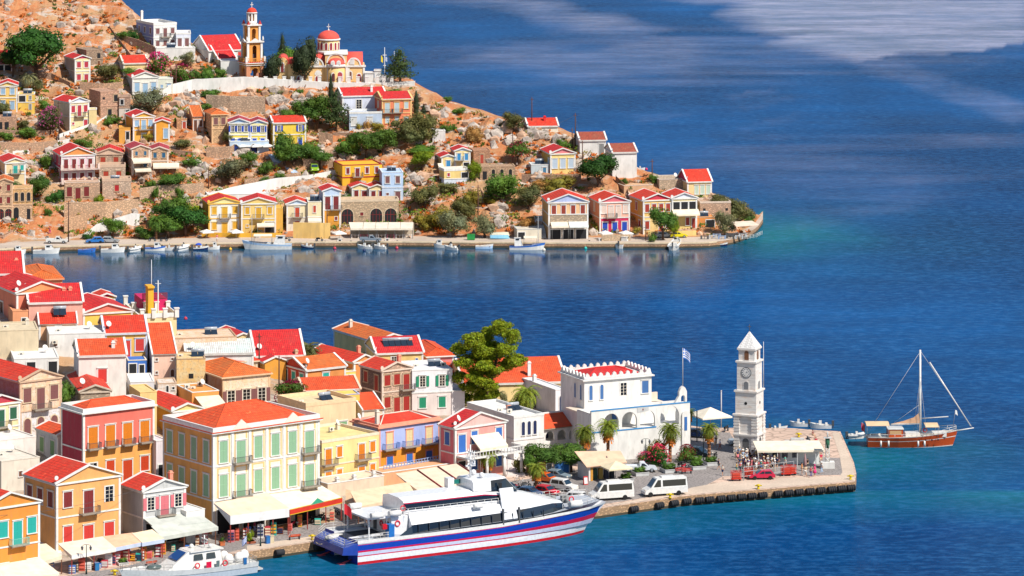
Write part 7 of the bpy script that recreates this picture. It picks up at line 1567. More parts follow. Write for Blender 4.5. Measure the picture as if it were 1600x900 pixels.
# ------------------------------------------------------------------ gulet
q = V(1355, 697, 0); GU = thing('gulet', 'varnished wooden gulet with one tall white mast and a beige stern awning', 'sailing boat', q, rad(1)); gs = F/q.y
def gx(px): return (px-1355)/gs
b, dk = loft_hull(gx(1497), 4.6, 1.75, 2.7, .5, 18, 2.0, .62, bands=[(0, 0), (.18, 1), (.22, 2), (.66, 1), (.70, 2), (.95, 1), (1, 1)], flare=.6)
WD = M('woodplank', 'c8521c'); b.build('hull', [M('plain', '7a2a20'), M('gloss', 'f2ece4'), WD], GU); dk.build('deck', M('gloss', 'e6dccb'), GU)
b = MB(); b.tube([(gx(1494), 0, 2.5), (gx(1522), 0, 3.0)], .14, 6, r1=.07); b.build('bowsprit', M('plain', 'white'), GU)
b = MB(); b.cyl((gx(1438), 0, 1.5), .22, 14.6, .15, 10); b.box(gx(1438)-.06, gx(1438)+.06, -.9, .9, 11.6, 11.7); b.box(gx(1438)-.06, gx(1438)+.06, -.7, .7, 6.8, 6.9); b.build('mast', M('gloss', 'white'), GU)
b = MB(); b.tube([(gx(1453), .1, 14.0), (gx(1517), 0, 3.3)], .12, 6); b.build('forestay_roll', M('gloss', 'white'), GU)
b = MB(); b.tube([(gx(1392), 0, 3.6), (gx(1437), 0, 3.8)], .14, 6); b.build('boom', M('plain', 'white'), GU)
b = MB(); b.idx([(gx(1392), 0, 3.7), (gx(1437), .25, 3.9), (gx(1437), 0, 5.6), (gx(1428), 0, 4.8), (gx(1412), 0, 4.2)]+[(gx(1392), 0, 3.7), (gx(1437), -.25, 3.9)], [(0, 1, 2, 3, 4), (5, 6, 2, 3, 4), (0, 1, 6)]); b.build('furled_sail', M('cloth', 'd9a884'), GU)
b = MB(); b.tube([(gx(1440), 0, 4.6), (gx(1482), 0, 4.9)], .09, 6); b.build('boom', M('plain', 'lgrey'), GU)
for x0, x1, z0 in ((1352, 1388, 3.75), (1444, 1465, 3.5)):
 b = MB(); n_ = 6; rs = []
 for i in range(n_+1): t = -1+2*i/n_; rs.append([(gx(x0), t*1.9, z0+.35*(1-t*t)), (gx(x1), t*1.9, z0+.35*(1-t*t)), (gx(x1), t*1.9, z0+.3*(1-t*t)-.06), (gx(x0), t*1.9, z0+.3*(1-t*t)-.06)])
 b.rings(rs, 0, False); aw = b.build('awning', M('cloth', 'e8c8a0'), GU)
 for x in (x0+1, x1-1):
  for y in (-1.7, 1.7): b = MB(); b.cyl((gx(x), y, 1.6), .035, z0-1.5, n=5); b.build('awning_post', M('plain', 'grey'), aw)
b = MB(); b.box(gx(1387), gx(1410), -1.3, 1.3, 1.6, 3.0); dh = b.build('deckhouse', WD, GU); b = MB(); b.box(gx(1386), gx(1411), -1.4, 1.4, 3.0, 3.12); b.build('deckhouse_roof', M('gloss', 'white'), dh)
for sd in (-1, 1): b = MB(); b.box(gx(1389), gx(1407), min(sd*1.3, sd*1.33), max(sd*1.3, sd*1.33), 2.2, 2.8); b.build('window', M('glass', 'd0a878'), dh)
b = MB(); b.box(gx(1414), gx(1478), -1.1, 1.1, 1.7, 2.35); ch_ = b.build('cabin_trunk', M('gloss', 'f4ede4'), GU)
for i in range(6): b = MB(); b.cyl((gx(1414+i*10), -2.02 if i < 5 else -1.8, 1.35), .14, .04, n=8, ax='y'); b.build('porthole', M('glass', 'dark'), GU)
for i, x in enumerate((1374, 1386, 1432, 1442)): b = MB(); b.cyl((gx(x), -2.42 if x > 1400 else -2.3, .35), .16, .95, n=8); b.build('fender', M('gloss', 'white'), GU)
for a, c in (((gx(1438), 0, 15.8), (gx(1356), 0, 2.2)), ((gx(1438), 0, 11.6), (gx(1430), -2.1, 1.9)), ((gx(1438), 0, 11.6), (gx(1446), -2.1, 2.0)), ((gx(1438), 0, 11.6), (gx(1430), 2.1, 1.9)), ((gx(1438), 0, 7), (gx(1396), 0, 3.8)), ((gx(1439), 0, 15.8), (gx(1520), 0, 3.0))): b = MB(); b.tube([a, c], .025, 4); b.build('rigging', M('plain', 'lgrey'), GU)
b = MB(); b.tube([(gx(1352), 0, 1.9), (gx(1347), 0, 4.0)], .04, 5); f_ = b.build('flagstaff', M('plain', 'grey'), GU); link('flag', flag_mesh('flag', [M('cloth', 'e01c3c'), M('cloth', 'e01c3c')], 1.0, 1.3, False), f_, (gx(1346), 0, 3.9))
b = MB(); b.tube([(gx(1489), 0, 2.9), (gx(1493), 0, 6.0)], .03, 5); f_ = b.build('flagstaff', M('plain', 'grey'), GU); link('flag', flag_mesh('flag', [M('cloth', 'white'), M('cloth', 'white')], .8, .7, False), f_, (gx(1493), 0, 6.0))
rail([(gx(1470), -1.9, 2.3), (gx(1494), -.5, 2.7), (gx(1494), .5, 2.7), (gx(1470), 1.9, 2.3)], .7, GU, col='white'); rail([(gx(1358), -1.6, 1.8), (gx(1385), -2.1, 1.75), (gx(1440), -2.2, 1.8), (gx(1470), -1.9, 2.2)], .55, GU, col='white', bars=1)
lifebuoy((gx(1444), -1.4, 2.9), GU, .3)
b = MB(); b.box(-2.2, 0, -.4, .4, 1.75, 1.9); b.build('gangplank', M('gloss', 'white'), GU)
for i in range(2): b = MB(); b.tube([(gx(1356), -.6+1.2*i, 1.7), (gx(1338), -1+2*i, 1.6)], .03, 4); b.build('mooring_line', M('plain', 'sand'), GU)
# ------------------------------------------------------------------ vehicles
def G(X, Y, far=False): return ground(X, Y, far)
def near(X, Y): return V(X, Y, 1.53)
_VM = {}
def vehicle(kind, X, Y, hd, col, label, P=None, cat=None, group=None, far=False, name=None):
 p = P or (V(X, Y, 1.22) if far else near(X, Y)); o = thing(name or {'car': 'parked_car', 'van': 'minibus', 'truck': 'pickup_truck', 'suv': 'parked_car'}[kind], label, cat or {'car': 'car', 'van': 'minibus', 'truck': 'pickup', 'suv': 'car'}[kind], p, rad(hd), group or 'vehicles parked on the quays')
 S = {'car': (4.1, 1.7, .32, .85, 1.42, [(-2.05, .8), (-1.9, 1.0)]), 'suv': (4.3, 1.8, .38, 1.0, 1.75, 0), 'van': (7.0, 2.1, .4, 1.35, 2.75, 0), 'truck': (4.9, 1.75, .42, .95, 1.6, 0)}[kind]
 L_, W_, z0, z1, z2 = S[:5]; h = L_/2
 if kind == 'car': prof = [(-h, z0), (-h, .72), (-h+.1, z1), (-h+.45, z1+.08), (h-1.15, z1), (h-.25, .72), (h, .6), (h, z0)]; cab = [(-h+.15, z1), (-h+.6, z2), (h-1.95, z2), (h-1.15, z1)]
 elif kind == 'suv': prof = [(-h, z0), (-h, z1), (h-1.05, z1), (h-.15, z1-.1), (h, z1-.3), (h, z0)]; cab = [(-h+.08, z1), (-h+.25, z2), (h-1.8, z2), (h-1.15, z1)]
 elif kind == 'van': prof = [(-h, z0), (-h, z1), (h-.95, z1), (h-.2, z1-.35), (h, z1-.6), (h, z0)]; cab = [(-h, z1), (-h+.12, z2), (h-2.0, z2), (h-.95, z1)]
 else: prof = [(-h, z0), (-h, z1), (h-1.2, z1), (h-.15, z1-.1), (h, z1-.3), (h, z0)]; cab = [(-.35, z1), (-.2, z2), (h-1.95, z2), (h-1.2, z1)]
 pm = M('gloss', col)
 def side(b, pr, w0, w1, zlo, zhi):
  n_ = len(pr); wz = lambda z: w0+(w1-w0)*max(0, min(1, (z-zlo)/(zhi-zlo)))
  v = [(x, -wz(z)/2, z) for x, z in pr]+[(x, wz(z)/2, z) for x, z in pr]
  b.idx(v, [tuple(range(n_)), tuple(range(2*n_-1, n_-1, -1))]+[(i, (i+1) % n_, n_+(i+1) % n_, n_+i) for i in range(n_)])
 b = MB(); side(b, prof, W_, W_, 0, 1); side(b, cab, W_*.98, W_*.82, z1, z2)
 if kind == 'van': b.box(-1.5, .6, -.5, .5, z2, z2+.22)
 if kind == 'truck': b.box(-h, -.4, -W_/2, -W_/2+.08, z1, z1+.12); b.box(-h, -.4, W_/2-.08, W_/2, z1, z1+.12)
 b.build('body', pm, o)
 def wnd(pr, nm='window'):
  for sg in (-1, 1):
   b = MB(); wz = lambda z: (W_*.98+(W_*.82-W_*.98)*(z-z1)/(z2-z1))/2+.012; b.face([(x, sg*wz(z), z) for x, z in pr]); b.build(nm, M('glass', 'dark'), o)
 zt = z2-.14; zb_ = z1+.06
 if kind == 'car': wnd([(-h+.42, zb_), (-h+.72, zt), (-.42, zt), (-.42, zb_)]); wnd([(-.34, zb_), (-.34, zt), (h-2.1, zt), (h-1.5, zb_)])
 elif kind == 'suv': wnd([(-h+.3, zb_), (-h+.42, zt), (-.45, zt), (-.45, zb_)]); wnd([(-.35, zb_), (-.35, zt), (h-2.0, zt), (h-1.45, zb_)])
 elif kind == 'van': wnd([(-h+.3, z1+.15), (-h+.3, zt-.15), (h-2.9, zt-.15), (h-2.9, z1+.15)]); wnd([(h-2.6, z1+.1), (h-2.6, zt-.1), (h-2.1, zt-.1), (h-1.35, z1+.1)])
 else: wnd([(-.1, zb_), (-.05, zt), (h-2.1, zt), (h-1.5, zb_)])
 (x0, za), (x1, zb2) = (cab[2], cab[3]); b = MB(); d = .02
 lp = lambda t: (x0+(x1-x0)*t+d*2, za+(zb2-za)*t+d)
 (xa, zA), (xb, zB) = lp(.12), lp(.9); b.face([(xa, -W_*.38, zA), (xa, W_*.38, zA), (xb, W_*.44, zB), (xb, -W_*.44, zB)]); b.build('windscreen', M('glass', '24384a'), o)
 if kind != 'truck': b = MB(); (xa, zA), (xb, zB) = cab[1], cab[0]; b.face([(xa-.06+.0, -W_*.36, zA-.12), (xa-.06, W_*.36, zA-.12), (xb-.0, W_*.42, zB+.1), (xb, -W_*.42, zB+.1)]); b.v = [(x-.05, y, z) for x, y, z in b.v]; b.build('rear_window', M('glass', 'dark'), o)
 r_ = {'car': .31, 'suv': .36, 'van': .38, 'truck': .36}[kind]
 for x in (-h+.8 if kind != 'van' else -h+1.5, h-.85):
  for sg in (-1, 1):
   b = MB(); b.cyl((x, sg*(W_/2-.1)-(.1 if sg < 0 else 0), r_), r_, .2, n=14, ax='y'); wl = b.build('wheel', M('plain', 'black'), o)
   b = MB(); b.cyl((x, sg*(W_/2+.005)-(.0 if sg > 0 else .01), r_), r_*.55, .012, n=10, ax='y'); b.build('rim', M('metal', 'silver'), wl)
 for sg in (-1, 1):
  b = MB(); b.box(h-.06, h+.015, sg*W_*.38-.18, sg*W_*.38+.18, z1-.42 if kind != 'car' else .55, z1-.2 if kind != 'car' else .7); b.build('headlight', M('glass', 'offwhite'), o)
  b = MB(); b.box(-h-.015, -h+.05, sg*W_*.42-.12, sg*W_*.42+.12, z1-.3, z1-.05); b.build('tail_light', M('glass', 'crimson'), o)
 b = MB(); b.box(h-.02, h+.06, -W_*.46, W_*.46, z0, z0+.16); b.box(-h-.06, -h+.02, -W_*.46, W_*.46, z0, z0+.16); b.build('bumper', M('plain', 'dgrey' if kind in ('truck', 'car') else col), o)
 return o
vehicle('van', 954, 780, 198, 'white', 'white tourist minibus with dark windows, left one of the two on the quay')
vehicle('van', 1038, 773, 198, 'white', 'white tourist minibus with dark windows, right one of the two on the quay')
vehicle('suv', 881, 766, -35, 'white', 'white jeep parked above the ferry bow')
vehicle('car', 855, 773, -38, 'carred', 'bright red hatchback parked beside the white jeep')
vehicle('car', 855, 753, -35, 'ee6a20', 'orange car parked behind the red hatchback')
vehicle('car', 829, 775, -30, '3a5a80', 'slate blue car parked left of the red hatchback')
vehicle('car', 872, 748, -30, '8a9aa4', 'grey green car parked behind the white jeep')
vehicle('car', 795, 768, -25, '6a7c86', 'grey blue hatchback mostly hidden by the ferry bridge')
vehicle('suv', 893, 785, 160, 'f0f0f0', 'white van whose roof shows behind the ferry bow')
vehicle('truck', 1002, 737, 5, 'e6ecf4', 'white and blue police pickup parked by the flower bed')
vehicle('car', 1093, 712, -35, '20303c', 'dark teal car parked behind the fan palm')
vehicle('car', 1090, 683, -20, '1c2c50', 'dark blue car parked by the big cream umbrella')
vehicle('suv', 1158, 695, 190, 'aab8c4', 'silver jeep parked left of the clock tower')
vehicle('car', 1190, 748, 185, 'd01c48', 'crimson saloon parked behind the metal fence')
kw = dict(far=True)
vehicle('car', 148, 379.5, 190, '2878c8', 'bright blue hatchback parked on the far quay', **kw)
vehicle('car', 172, 379, 0, 'a8acb0', 'silver grey hatchback beside the bright blue one on the far quay', **kw)
vehicle('truck', 89, 380, 0, 'e8e8e4', 'small white truck parked on the far quay at left', **kw)
vehicle('truck', 579, 378, 0, '8894a0', 'grey pickup in front of the waterfront restaurant', **kw)
vehicle('car', 1060, 371, 10, 'e8d810', 'bright yellow hatchback on the far quay', **kw)
vehicle('car', 1038, 371, 10, 'b8bcc0', 'silver car behind the green quay tree beside the yellow hatchback', **kw)
q = hill(491, 270); q.z += .35; vehicle('suv', 0, 0, -80, '9ac41c', 'lime green car parked on the hillside road', P=q)
def moto(X, Y, hd, col, label, far=False, name='motorcycle'):
 p = V(X, Y, 1.22) if far else near(X, Y); o = thing(name, label, 'motorcycle', p, rad(hd), 'motorcycles and scooters on the quays')
 for x in (-.62, .62): b = MB(); b.cyl((x, -.06, .3), .3, .12, n=14, ax='y'); w_ = b.build('wheel', M('plain', 'black'), o); b = MB(); b.cyl((x, -.065, .3), .16, .13, n=8, ax='y'); b.build('rim', M('metal', 'silver'), w_)
 b = MB(); b.tube([(-.62, 0, .35), (-.2, 0, .62), (.25, 0, .6), (.42, 0, .9), (.62, 0, .32)], .07, 6); b.prism([(-.75, .55), (.1, .5), (.2, .75), (-.1, .85), (-.8, .75)], -.14, .14, 'y'); b.build('body', M('gloss', col), o)
 b = MB(); b.box(-.7, .05, -.13, .13, .78, .88); b.build('seat', M('plain', 'black'), o); b = MB(); b.cyl((.38, -.33, 1.0), .025, .66, n=6, ax='y'); b.box(.42, .56, -.1, .1, .8, .95); b.build('handlebar', M('plain', 'dgrey'), o)
for i, (X, Y, hd, c, l) in enumerate([(160, 882, 10, 'dgrey', 'grey scooter behind the lamp post at the souvenir shops'), (174, 879, 15, 'dark', 'dark scooter nearest the round planter bush'), (205, 877, 5, 'black', 'black motorcycle behind the patrol boat bow'), (459, 823, 60, 'crimson', 'red scooter at the left pole of the red canopy'), (468, 822, 60, 'lgrey', 'grey scooter beside the red one under the red canopy'), (484, 818, 60, 'dark', 'black motorcycle under the middle of the red canopy'), (497, 815, 50, 'dgrey', 'dark motorcycle, right one under the red canopy'), (503, 812, 55, 'black', 'black motorcycle at the end of the red canopy row'), (524, 806, 40, 'dark', 'motorcycle just right of the red canopy'), (806, 765, 30, 'crimson', 'red and black motorcycle by the bicycles'), (814, 769, 20, 'dark', 'black scooter left of the slate blue car'), (822, 762, 30, 'dgrey', 'grey scooter behind the slate blue car'), (840, 762, 40, 'dark', 'scooter between the palm trunk and orange car'), (977, 751, 70, 'black', 'black motorcycle right of the cream kiosk umbrella'), (1052, 735, 60, 'lgrey', 'silver scooter between planters under the palm'), (1063, 731, 60, 'black', 'black scooter between planters under the palm'), (1069, 733, 60, 'crimson', 'red scooter right of the planter palm'), (1118, 716, 70, 'dark', 'black motorcycle at the foot of the right fan palm'), (1135, 674, 60, 'dark', 'black scooter behind the square near the cream umbrella')]): moto(X, Y, hd, c, l)
for X, l in ((238, 'left scooter on the far quay by the thicket'), (256, 'right scooter on the far quay by the thicket'), (448, 'scooter at the foot of the far shop steps'), (499, 'scooter below the tall yellow shop wall')): moto(X, 377, 5, 'dark', l, True)
def bike(X, Y, hd, label):
 o = thing('bicycle', label, 'bicycle', near(X, Y), rad(hd), 'bicycles')
 for x in (-.5, .5):
  b = MB(); rs = [[(x+(.33+.025*math.cos(t))*math.cos(a), .025*math.sin(t), .34+(.33+.025*math.cos(t))*math.sin(a)) for t in (0, 2.1, 4.2)] for a in [i*math.pi/8 for i in range(17)]]; b.rings(rs, 0, True, False); b.build('wheel', M('plain', 'black'), o)
 b = MB(); [b.tube(q, .03, 5) for q in ([(-.5, 0, .34), (-.15, 0, .8), (.4, 0, .8), (.5, 0, .34)], [(-.15, 0, .8), (0, 0, .34), (.4, 0, .8)], [(-.5, 0, .34), (0, 0, .34)])]; b.build('frame', M('plain', 'lgrey'), o)
 b = MB(); b.box(-.28, -.05, -.06, .06, .88, .94); b.build('saddle', M('plain', 'black'), o); b = MB(); b.cyl((.42, -.25, .98), .02, .5, n=5, ax='y'); b.build('handlebar', M('plain', 'dgrey'), o)
bike(346, 842, -40, 'bicycle leaning at the corner of the grey fronted cafe'); bike(402, 849, 0, 'bicycle by the tall cone shaped bush'); bike(808, 752, 60, 'white bicycle parked high beside the white stairs'); bike(817, 757, 60, 'second white bicycle beside the white stairs')
# ------------------------------------------------------------------ people
def skin_body(name, verts, edges, rad_, mats, lvl=1, root=0):
 me = bpy.data.meshes.new(name); me.from_pydata(verts, edges, []); o = bpy.data.objects.new(name, me); COL.objects.link(o)
 md = o.modifiers.new('s', 'SKIN'); sd = o.modifiers.new('d', 'SUBSURF'); sd.levels = lvl; sd.render_levels = lvl
 lay = me.skin_vertices[0] if me.skin_vertices else None
 if lay is None:
  bm = bmesh.new(); bm.from_mesh(me); bm.verts.layers.skin.verify(); bm.to_mesh(me); bm.free(); lay = me.skin_vertices[0]
 for i, r in enumerate(rad_): lay.data[i].radius = (r, r) if not isinstance(r, tuple) else r; lay.data[i].use_root = (i == root)
 bpy.context.view_layer.update(); dg = bpy.context.evaluated_depsgraph_get(); ev = o.evaluated_get(dg); m2 = bpy.data.meshes.new_from_object(ev); m2.name = name
 bpy.data.objects.remove(o); bpy.data.meshes.remove(me); m2.materials.clear(); m2.materials.append(mats)
 for pl in m2.polygons: pl.use_smooth = True
 return m2
def figure(pose):
 if pose == 'stand': LG = [(.09, .0, .92), (.10, -.01, .48), (.11, .02, .08), (.11, -.10, .03)]; RG = [(-.09, 0, .92), (-.10, -.01, .48), (-.11, .02, .08), (-.11, -.10, .03)]; AL = [(.19, 0, 1.42), (.25, .02, 1.15), (.24, -.08, .93), (.24, -.11, .85)]; AR = [(-.19, 0, 1.42), (-.25, .02, 1.15), (-.24, -.08, .93), (-.24, -.11, .85)]; dz = 0
 elif pose == 'walk': LG = [(.09, .0, .92), (.10, -.17, .50), (.11, -.24, .10), (.11, -.36, .06)]; RG = [(-.09, 0, .92), (-.10, .06, .50), (-.11, .30, .14), (-.11, .22, .04)]; AL = [(.19, 0, 1.42), (.25, .12, 1.17), (.24, .10, .94), (.24, .07, .86)]; AR = [(-.19, 0, 1.42), (-.25, -.08, 1.16), (-.22, -.24, .99), (-.21, -.30, .93)]; dz = 0
 else: LG = [(.10, .0, .50), (.12, -.42, .50), (.12, -.46, .08), (.12, -.58, .03)]; RG = [(-.10, 0, .50), (-.12, -.42, .50), (-.12, -.46, .08), (-.12, -.58, .03)]; AL = [(.19, .02, 1.0), (.25, -.05, .74), (.18, -.28, .60), (.15, -.36, .58)]; AR = [(-.19, .02, 1.0), (-.25, -.05, .74), (-.18, -.28, .60), (-.15, -.36, .58)]; dz = -.42
 z = lambda v: v+dz
 vs = [(0, 0, z(.96)), (0, .01, z(1.15)), (0, .01, z(1.36)), (0, .01, z(1.46)), (0, 0, z(1.53)), (0, -.02, z(1.62)), (0, -.015, z(1.72)), (0, -.115, z(1.625)), (0, -.135, z(1.60))]+LG+RG+AL+AR
 ed = [(0, 1), (1, 2), (2, 3), (3, 4), (4, 5), (5, 6), (5, 7), (7, 8), (0, 9), (9, 10), (10, 11), (11, 12), (0, 13), (13, 14), (14, 15), (15, 16), (2, 17), (17, 18), (18, 19), (19, 20), (2, 21), (21, 22), (22, 23), (23, 24)]
 rr = [(.15, .11), (.13, .10), (.16, .11), .07, .05, (.085, .095), (.075, .085), .02, .013, .085, .06, .04, .035, .085, .06, .04, .035, .05, .038, .03, .028, .05, .038, .03, .028]
 body = skin_body('person', vs, ed, rr, M('plain', 'skin'))
 shirt = skin_body('shirt', [vs[0], vs[1], vs[2], vs[3], AL[0], tuple((a+b_)/2 for a, b_ in zip(AL[0], AL[1])), AR[0], tuple((a+b_)/2 for a, b_ in zip(AR[0], AR[1]))], [(0, 1), (1, 2), (2, 3), (2, 4), (4, 5), (2, 6), (6, 7)], [(.175, .135), (.155, .125), (.185, .135), .085, .072, .062, .072, .062], M('cloth', 'white'))
 def half(a, b_, t): return tuple(x+(y-x)*t for x, y in zip(a, b_))
 tr = {}
 for nm, k in (('trousers', 1), ('shorts', 0)):
  v = [vs[0]]; e = []; r = [(.17, .13)]
  for Lg in (LG, RG):
   i = len(v); pts = [Lg[0], Lg[1], half(Lg[1], Lg[2], .92)] if k else [Lg[0], half(Lg[0], Lg[1], .85)]; v += pts; e += [(0, i), (i, i+1)]+([(i+1, i+2)] if k else []); r += [.105, .08, .062] if k else [.105, .09]
  tr[nm] = skin_body(nm, v, e, r, M('cloth', 'navy'))
 hair = MB(); hair.ball((0, .015, z(1.70)), .105, 10, 6, 0, (.95, 1.08, .85)); hm = hair.mesh('hair', M('plain', '3a2618'))
 b = MB(); c0 = vs[0]; b.lathe([(.30, z(.5) if pose != 'sit' else .35), (.26, z(.75) if pose != 'sit' else .5), (.18, z(1.0))], (0, 0 if pose != 'sit' else -.1, 0), 12); dress = b.mesh('skirt', M('cloth', 'crimson'))
 hat = MB(); hat.lathe([(.19, z(1.70)), (.19, z(1.715)), (.11, z(1.72)), (.10, z(1.82)), (.02, z(1.84))], (0, 0, 0), 12); ht = hat.mesh('hat', M('plain', 'white'))
 return body, shirt, tr, hm, dress, ht
FIG = {k: figure(k) for k in ('stand', 'walk', 'sit')}
PR = random.Random(11)
def setm(o, m):
 o.material_slots[0].link = 'OBJECT'; o.material_slots[0].material = m
def person(X, Y, pose, top, low, lowc, label, group=None, P=None, hd=None, hat=None, far=False, hair='3a2618', z=0):
 p = P or (V(X, Y, 1.22) if far else near(X, Y)); p = p.copy(); p.z += z; body, shirt, tr, hm, dress, ht = FIG[pose]
 o = link('person', body, None, p, rad(PR.uniform(0, 360) if hd is None else hd), [PR.uniform(.94, 1.05)]*3); tag(o, label, 'person', group)
 s_ = link('shirt', shirt, o); setm(s_, M('cloth', top))
 l_ = link({'t': 'trousers', 's': 'shorts', 'k': 'skirt'}[low], {'t': tr['trousers'], 's': tr['shorts'], 'k': dress}[low], o); setm(l_, M('cloth', lowc))
 h_ = link('hair', hm, o); setm(h_, M('plain', hair))
 if hat: q = link('hat', ht, o); setm(q, M('cloth', hat))
 return o
gq = 'passengers queueing at the ticket hut'
cn = {'white': 'white', 'crimson': 'red', 'skyblue': 'light blue', 'navy': 'navy', 'black': 'black', 'yellow': 'yellow', 'teal': 'teal', 'rose': 'pink', 'orange': 'orange', 'lgrey': 'grey', 'dkgreen': 'green', 'blue': 'blue'}
cols = ['white', 'white', 'white', 'crimson', 'skyblue', 'navy', 'black', 'rose', 'lgrey', 'orange', 'teal', 'white', 'yellow']; lows = [('t', 'navy'), ('s', 'sand'), ('s', 'black'), ('s', 'white'), ('k', 'rose'), ('t', 'beige'), ('s', 'blue')]
for i in range(86):
 t = i/85; X = 1149+PR.uniform(0, 62)+(PR.uniform(0, 28) if i % 3 == 0 else 0); Y = 724+PR.uniform(-9, 16)-(X-1149)*.05
 if X < 1156: Y = min(Y, 735)
 c = PR.choice(cols); lw = PR.choice(lows)
 person(X, Y, 'stand' if i % 3 else 'walk', c, lw[0], lw[1], 'standing traveller in summer clothes packed in the queue between the ticket hut and clock tower', gq, hat=PR.choice([None, None, 'white', 'sand', 'navy']), hair=PR.choice(['3a2618', '6a4a2a', 'c8a060', '1c1814', '8a8a88']))
for a in [(1151, 739, 'stand', 'yellow', 's', 'teal', 'person in a yellow shirt at the left front of the queue'), (1157, 737, 'stand', 'skyblue', 's', 'teal', 'person in a light blue top and teal shorts at the left front of the queue'), (1123, 734, 'walk', 'navy', 's', 'dgrey', 'person in a navy vest walking alone across the cobbles'), (1129, 743, 'walk', 'offwhite', 's', 'navy', 'person with navy shorts and pale top, nearest the minibuses on the cobbles'), (1253, 741, 'stand', 'orange', 's', 'sand', 'leftmost of the four people right of the red trolleys'), (1259, 744, 'walk', 'sand', 's', 'white', 'person in sandy clothes bending past the dark suitcase'), (1267, 746, 'walk', 'rose', 't', '6a5a90', 'person in violet trousers beside the magenta dress'), (1273, 744, 'stand', 'e0287c', 'k', 'e0287c', 'person in a long magenta dress, rightmost walker on the pier'), (1284, 740, 'walk', 'lgrey', 't', 'skyblue', 'person in pale clothes walking beside the lattice beacon base'), (1119, 694, 'stand', 'lgrey', 't', 'dgrey', 'person in grey behind the right fan palm'), (1125, 703, 'walk', 'lilac', 't', 'plum', 'person in lilac shirt and plum trousers on the road to the tower'), (1117, 700, 'walk', 'white', 's', 'beige', 'person in white beside the right fan palm crown'),
 (194, 864, 'stand', '2c3c6c', 't', 'navy', 'shopper with a dark backpack before the souvenir shop, left of two'), (202, 864, 'walk', '2c5a9c', 't', 'blue', 'shopper in a blue shirt before the souvenir shop, right of two'), (398, 833, 'walk', 'd8447c', 't', 'lilac', 'person in pink and lilac standing outside the grey fronted cafe'), (396, 822, 'stand', 'lgrey', 't', 'bluegrey', 'person in pale grey under the cafe awning'), (445, 815, 'stand', 'white', 's', 'dark', 'person in white by the clothes racks at the cafe end')]: person(a[0], a[1], a[2], a[3], a[4], a[5], a[6], hat='d0207c' if 'magenta dress, right' in a[6] else None, group=None)
for a in [(1275, 692, 'crimson', 'seated person in red at the top of the pier bench wall'), (1278, 697, 'd85a5a', 'seated person in coral on the pier behind the ticket hut'), (1279, 706, 'navy', 'seated person in navy behind the ticket hut corner'), (1283, 718, 'd8305c', 'person in crimson seated right of the ticket hut'), (1262, 726, 'dark', 'person in black sitting on the bench before the ticket hut'), (1270, 681, 'plum', 'dark dressed person sitting at the inner pier edge')]: person(a[0], a[1]+3, 'sit', a[2], 's', 'sand', a[3], hd=PR.uniform(-60, 60))
person(78, 364, 'walk', 'd82c7c', 't', 'e0408c', 'person in bright pink on the far shore ramp', P=hill(78, 366), hd=90); person(339, 378, 'walk', 'rose', 's', 'white', 'person in pink walking on the far quay below the yellow twins', far=True)
person(-1, 384, 'stand', 'white', 't', 'dgrey', 'x', far=True) if 0 else None
gp = V(600, 372, 1.22)
# ------------------------------------------------------------------ quay furniture
gy = 'black tyre fenders along the pier'
for i in range(19):
 X = [988, 1051, 1071, 1091, 1107, 1125, 1141, 1157, 1173, 1190, 1214, 1231, 1247, 1264, 1281, 1298, 1313, 1328, 906][i]
 if X == 906: X = 1028
 y = yq(X); p = Vector(((X-800)*y/F, y, .62)); d = V(X+10, lerp(QUAY, X+10), 1.5)-V(X-10, lerp(QUAY, X-10), 1.5); a = math.atan2(d.y, d.x)
 b = MB(); n = Vector((math.sin(a), -math.cos(a))); u = Vector((math.cos(a), math.sin(a)));
 for k in range(4): c = -.72+.36*k; rs = [[(cc, r_*math.cos(t), r_*math.sin(t)) for t in [j*math.pi/7 for j in range(14)]] for cc, r_ in ((c, .38), (c+.08, .47), (c+.26, .47), (c+.34, .38))]; b.rings(rs, 0, True)
 o = tag(b.build('tyre_fender', M('plain', '2a2b30'), None, (p.x+n.x*.45, p.y+n.y*.45, .75), a), 'black ribbed tyre fender hanging on the pier wall', 'fender', gy)
for X, Y, l in ((436, 857, 'single tyre fender below the orange bench'), (497, 851, 'tyre fender at the ferry stern corner')):
 y = yq(X); b = MB(); b.cyl((-.7, 0, 0), .45, 1.4, n=14, ax='x'); tag(b.build('tyre_fender', M('plain', '2a2b30'), None, ((X-800)*y/F+.1, y-.45, .8), .6), 'black '+l, 'fender')
for X, Y, l in ((1337-8, 749, 'yellow mooring bollard at the outer pier corner'), (1185, 764, 'yellow mooring bollard below the red trolleys'), (1047, 778, 'yellow mooring bollard under the right minibus'), (1248, 683, 'yellow mooring bollard on the back of the pier'), (932, 791, 'yellow mooring bollard at the ferry bow'), (488, 843, 'yellow mooring bollard at the ferry stern'), (179, 898, 'yellow mooring bollard behind the patrol boat bow')):
 b = MB(); b.lathe([(.3, 0), (.2, .12), (.17, .4), (.3, .5), (.34, .62), (.25, .72), (.02, .74)], (0, 0, 0), 12); b.box(-.55, .55, -.14, .14, .45, .62); tag(b.build('bollard', M('gloss', 'e8c81c'), None, near(X, Y)), l, 'bollard')
